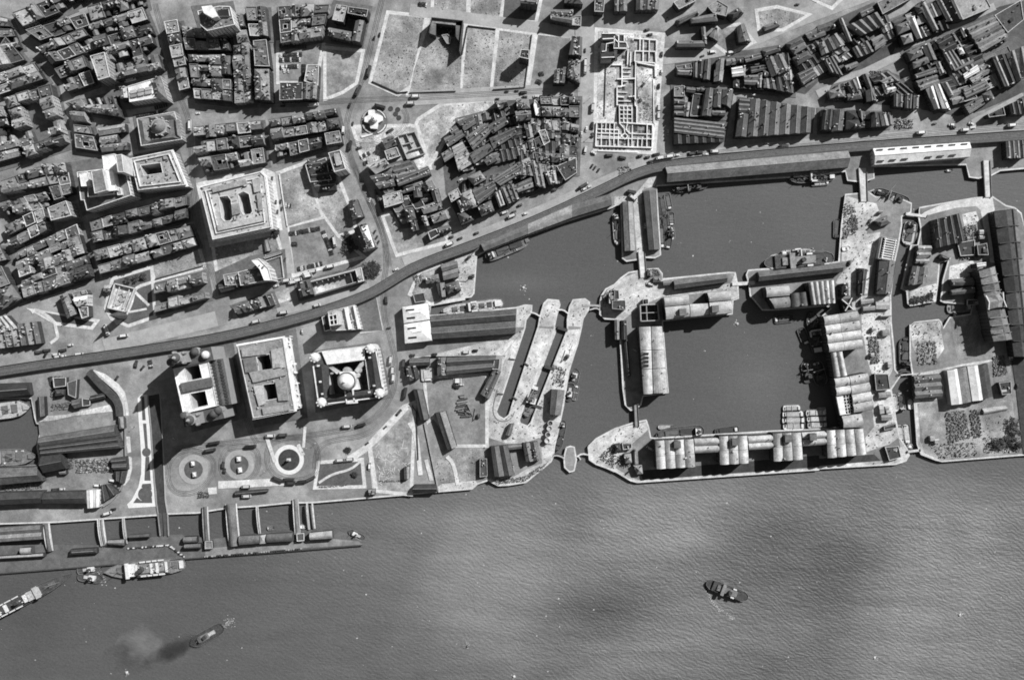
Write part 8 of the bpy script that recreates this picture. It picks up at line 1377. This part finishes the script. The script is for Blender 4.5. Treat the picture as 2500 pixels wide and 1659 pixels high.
    ("lorry", "pale", "32:322 1096", -30, 'pale lorry left of the river range'), ("car", "pale", "32:185 205", -30, 'white car on the shaded island road'), ("bus", "pale", "42:1735 250", 88, 'white lorry on the right-hand road'), ("van", "dark", "03:975 195", 15, 'dark lorry on the quay corner'), ("bus", "pale", "03:985 190", 15, 'pale lorry on the quay corner'), ("van", "dark", "03:1040 155", 10, 'dark van at the shed end'), ("van", "dark", "42:1800 530", 88, 'dark van far down the right-hand road'), ("van", "dark", "41:455 525", 60, 'dark van at the lower bend of the pale quay road'), ("van", "dark", "41:385 1020" if False else "41:270 905", 90, 'dark hut-like van at the end of the long ridged shed')):
    V(k, t, s_, dg, d)
bl("12:275 1490 575 1468 572 1495 275 1530", 'gu', 4, 'long dark tram shelter on the pier head', name='tram_shelter', cat='shelter', roof='slate_d', n=1, rh=1, win=False, detail=0)
for s_, d in (("02:1738 1215 1770 1215 1772 1255 1742 1258", 'upper white shelter on the left round lawn'), ("02:1752 1315 1782 1312 1786 1355 1756 1360", 'lower white shelter on the left round lawn'), ("12:288 1175 325 1172 325 1215 292 1218", 'upper white shelter on the middle round lawn'), ("12:300 1272 330 1270 338 1315 304 1320", 'lower white shelter on the middle round lawn')):
    bl(s_, 'hu', 4, d, name='shelter', cat='shelter', roof='white', wall='wall_l', n=1, rh=1.2, win=False, detail=0)
o = thing('statue', 'equestrian statue on a tall pedestal in the big round lawn', 'statue', tuple(pts("12:768 1200")[0])); c = pts("12:768 1200")[0]; G().box(c, .1, 4, 3, .5, 1.4).box(c, .1, 2.6, 1.8, 1.4, 6).build('pedestal', 'coping', o); G().box(c, .1, 2.8, .9, 6.8, 8.4).box((c.x + 1.2, c.y), .1, .8, .7, 8.2, 9.6).box((c.x, c.y), .1, .7, .8, 8.4, 10.2).box((c.x + .9, c.y + .3), 0, .3, .3, 6, 7).box((c.x - .9, c.y - .3), 0, .3, .3, 6, 7).build('horse_and_rider', 'copper', o)
# ================= TREES =================
def tree(s_, r, h, label, bare=False):
    c = pts(s_)[0]; o = thing('tree', label, 'tree', (c.x, c.y, .4)); g = G().cyl(c, r * .07 + .15, .12, .4, h * .75, 6)
    for k in range(5): a = k * 1.3; g.strip([Vector((c.x, c.y)), Vector((c.x + r * .7 * math.cos(a), c.y + r * .7 * math.sin(a)))], .25, h * .6, thick=.25)
    g.build('trunk', 'bark', o); g = G(); cl = [(R.uniform(-.7, .7) * r, R.uniform(-.7, .7) * r, R.uniform(.5, .85) * h, R.uniform(.25, .5) * r) for _ in range(12)]
    for k in range(int(260 if not bare else 90)):
        x, y, z, q = R.choice(cl); x += R.gauss(0, q * .5); y += R.gauss(0, q * .5); z += R.gauss(0, q * .4); s = R.uniform(.35, .8); a = R.uniform(0, 3.1); t = R.uniform(-.6, .6)
        u = Vector((math.cos(a), math.sin(a), t)) * s; v = Vector((-math.sin(a), math.cos(a), R.uniform(-.6, .6))) * s; p0 = Vector((c.x + x, c.y + y, max(1, z))); g.face([p0 - u, p0 + v, p0 + u, p0 - v])
    g.build('crown', 'leaf', o)
for x, y in ((1490, 950), (1530, 930), (1570, 950), (1500, 985), (1550, 980), (1470, 975)): tree(f"11:{x} {y}", 6, 9, 'dark bushy tree in the clump at the viaduct bend')
for o_ in [o_ for o_ in sc.objects if o_.get('label') == 'dark bushy tree in the clump at the viaduct bend']: o_['group'] = 'clump of trees at the viaduct bend'
for x, y, w_ in ((1172, 1062, 'left'), (1245, 1045, 'middle'), (1320, 1025, 'right')): tree(f"01:{x} {y}", 3.2, 6, f'round tree, {w_} of three above the roofless church')
for i, (x, y) in enumerate(((1300, 690), (1340, 720), (1370, 760), (1290, 760), (1330, 790), (1310, 650))): tree(f"11:{x} {y}", 4, 6, 'scrubby bush on the rough ground left of the white-glazed hall'); sc.objects[-1]
for o_ in [o_ for o_ in sc.objects if o_.get('label', '').startswith('scrubby bush')]: o_['group'] = 'bushes left of the white-glazed hall'
for x, y, r in ((1650, 1060, 6), (1600, 1050, 5), (1740, 1030, 5), (1800, 1060, 5), (1690, 1010, 4), (1760, 860, 6), (1770, 930, 6)): tree(f"42:{x} {y}", r, 7, 'scrub tree among the rough ground at the lower right yard')
for o_ in [o_ for o_ in sc.objects if o_.get('label', '').startswith('scrub tree')]: o_['group'] = 'scrub trees in the lower right yard'
for x, y, d in ((1370, 1330, 'spiky shrub on the pier head lawn'), (1310, 1110, 'small tree in the railed garden')): tree(f"12:{x} {y}", 3, 4, d)
for x, y, d in ((640, 640, 'round bush beside the yard of the twin-well building'), (660, 620, 'second bush beside the yard of the twin-well building')): tree(f"11:{x} {y}", 3.5, 5, d)
for x, y, w_ in ((870, 1230, 'first'), (905, 1232, 'second'), (940, 1232, 'third'), (992, 1215, 'largest and last')): tree(f"41:{x} {y}", 3.4 if x < 990 else 5, 5, f'dark bush, {w_} on the tip of the finger quay')
# lamp posts along the pier head and dock road
for i, s_ in enumerate(("12:940 1090", "12:560 1300", "12:1020 1045", "12:880 1030", "02:1600 1000", "02:1230 900", "12:1320 1075", "20:1640 900", "20:1640 1250", "20:1640 600")):
    c = pts(s_)[0]; o = thing('street_lamp', ('lamp right of the big round lawn', 'lamp left of the big round lawn', 'lamp above the pier head lawns', 'lamp above the big round lawn', 'lamp right of the sunken roadway', 'lamp left of the oval lawns', 'lamp at the start of the garden road', 'lamp in the wide road left of the ruin, middle', 'lamp in the wide road left of the ruin, lowest', 'lamp in the wide road left of the ruin, highest')[i] + ', slender iron post', 'street lamp', (c.x, c.y, 0)); G().cyl(c, .2, .12, .5, 7.5, 6).build('post', 'lamp', o); G().box(c, 0, 1.6, .5, 7.5, 7.9).build('lantern', 'coping', o)
# dock cranes and harbour gear
for s_, dg, d in (("21:545 850", 40, 'dark jib crane on the corner quay'), ("21:575 1020", 180, 'slim derrick crane on the corner quay edge'), ("22:630 800", 80, 'tall derrick at the right side of the timber yard'), ("41:600 280", 50, 'derrick arm beside the dark dredger'), ("22:1440 260", 70, 'small crane on the central pier'), ("22:1080 650", 60, 'quay crane beside the steamer in the graving dock')):
    c = pts(s_)[0]; o = thing('quay_crane', d, 'crane', (c.x, c.y, 0)); a = math.radians(dg); G().box(c, a, 4, 3, 0, 4).build('cab', 'stain', o); G().strip([Vector((c.x, c.y)), Vector((c.x + 13 * math.cos(a), c.y + 13 * math.sin(a)))], .7, 9, thick=.6).build('jib', 'copd', o); G().cyl(c, .5, .3, 4, 10, 6).build('mast', 'stain', o)
# garden arc, flower lines and footings
g = G()
for i in range(40):
    q = pts(f"12:{R.uniform(1540,1850)} {R.uniform(1080,1440)}")[0]
    if inside(q, ccw(pts("12:1530 1080 1820 760 1860 900 1860 1450 1570 1450"))): a = R.uniform(0, 3); g.strip([q, q + Vector((math.cos(a), math.sin(a), 0)) * R.uniform(3, 9)], .6, .72)
g.build('worn_path', 'pave', kind='stuff', label='pale worn tracks across the railed garden lawn', category='path')
scatter("12:1590 1390 1810 1385 1810 1400 1590 1405", 30, .8, 1.4, ['leaf', 'stain'], 'dotted line of shrubs at the foot of the railed garden', 'shrubs', 'shrubs')
scatter("12:1040 1445 1290 1432 1290 1442 1040 1455", 26, .8, 1.4, ['leaf', 'stain'], 'dotted hedge line under the pier head lawns', 'shrubs', 'shrubs')
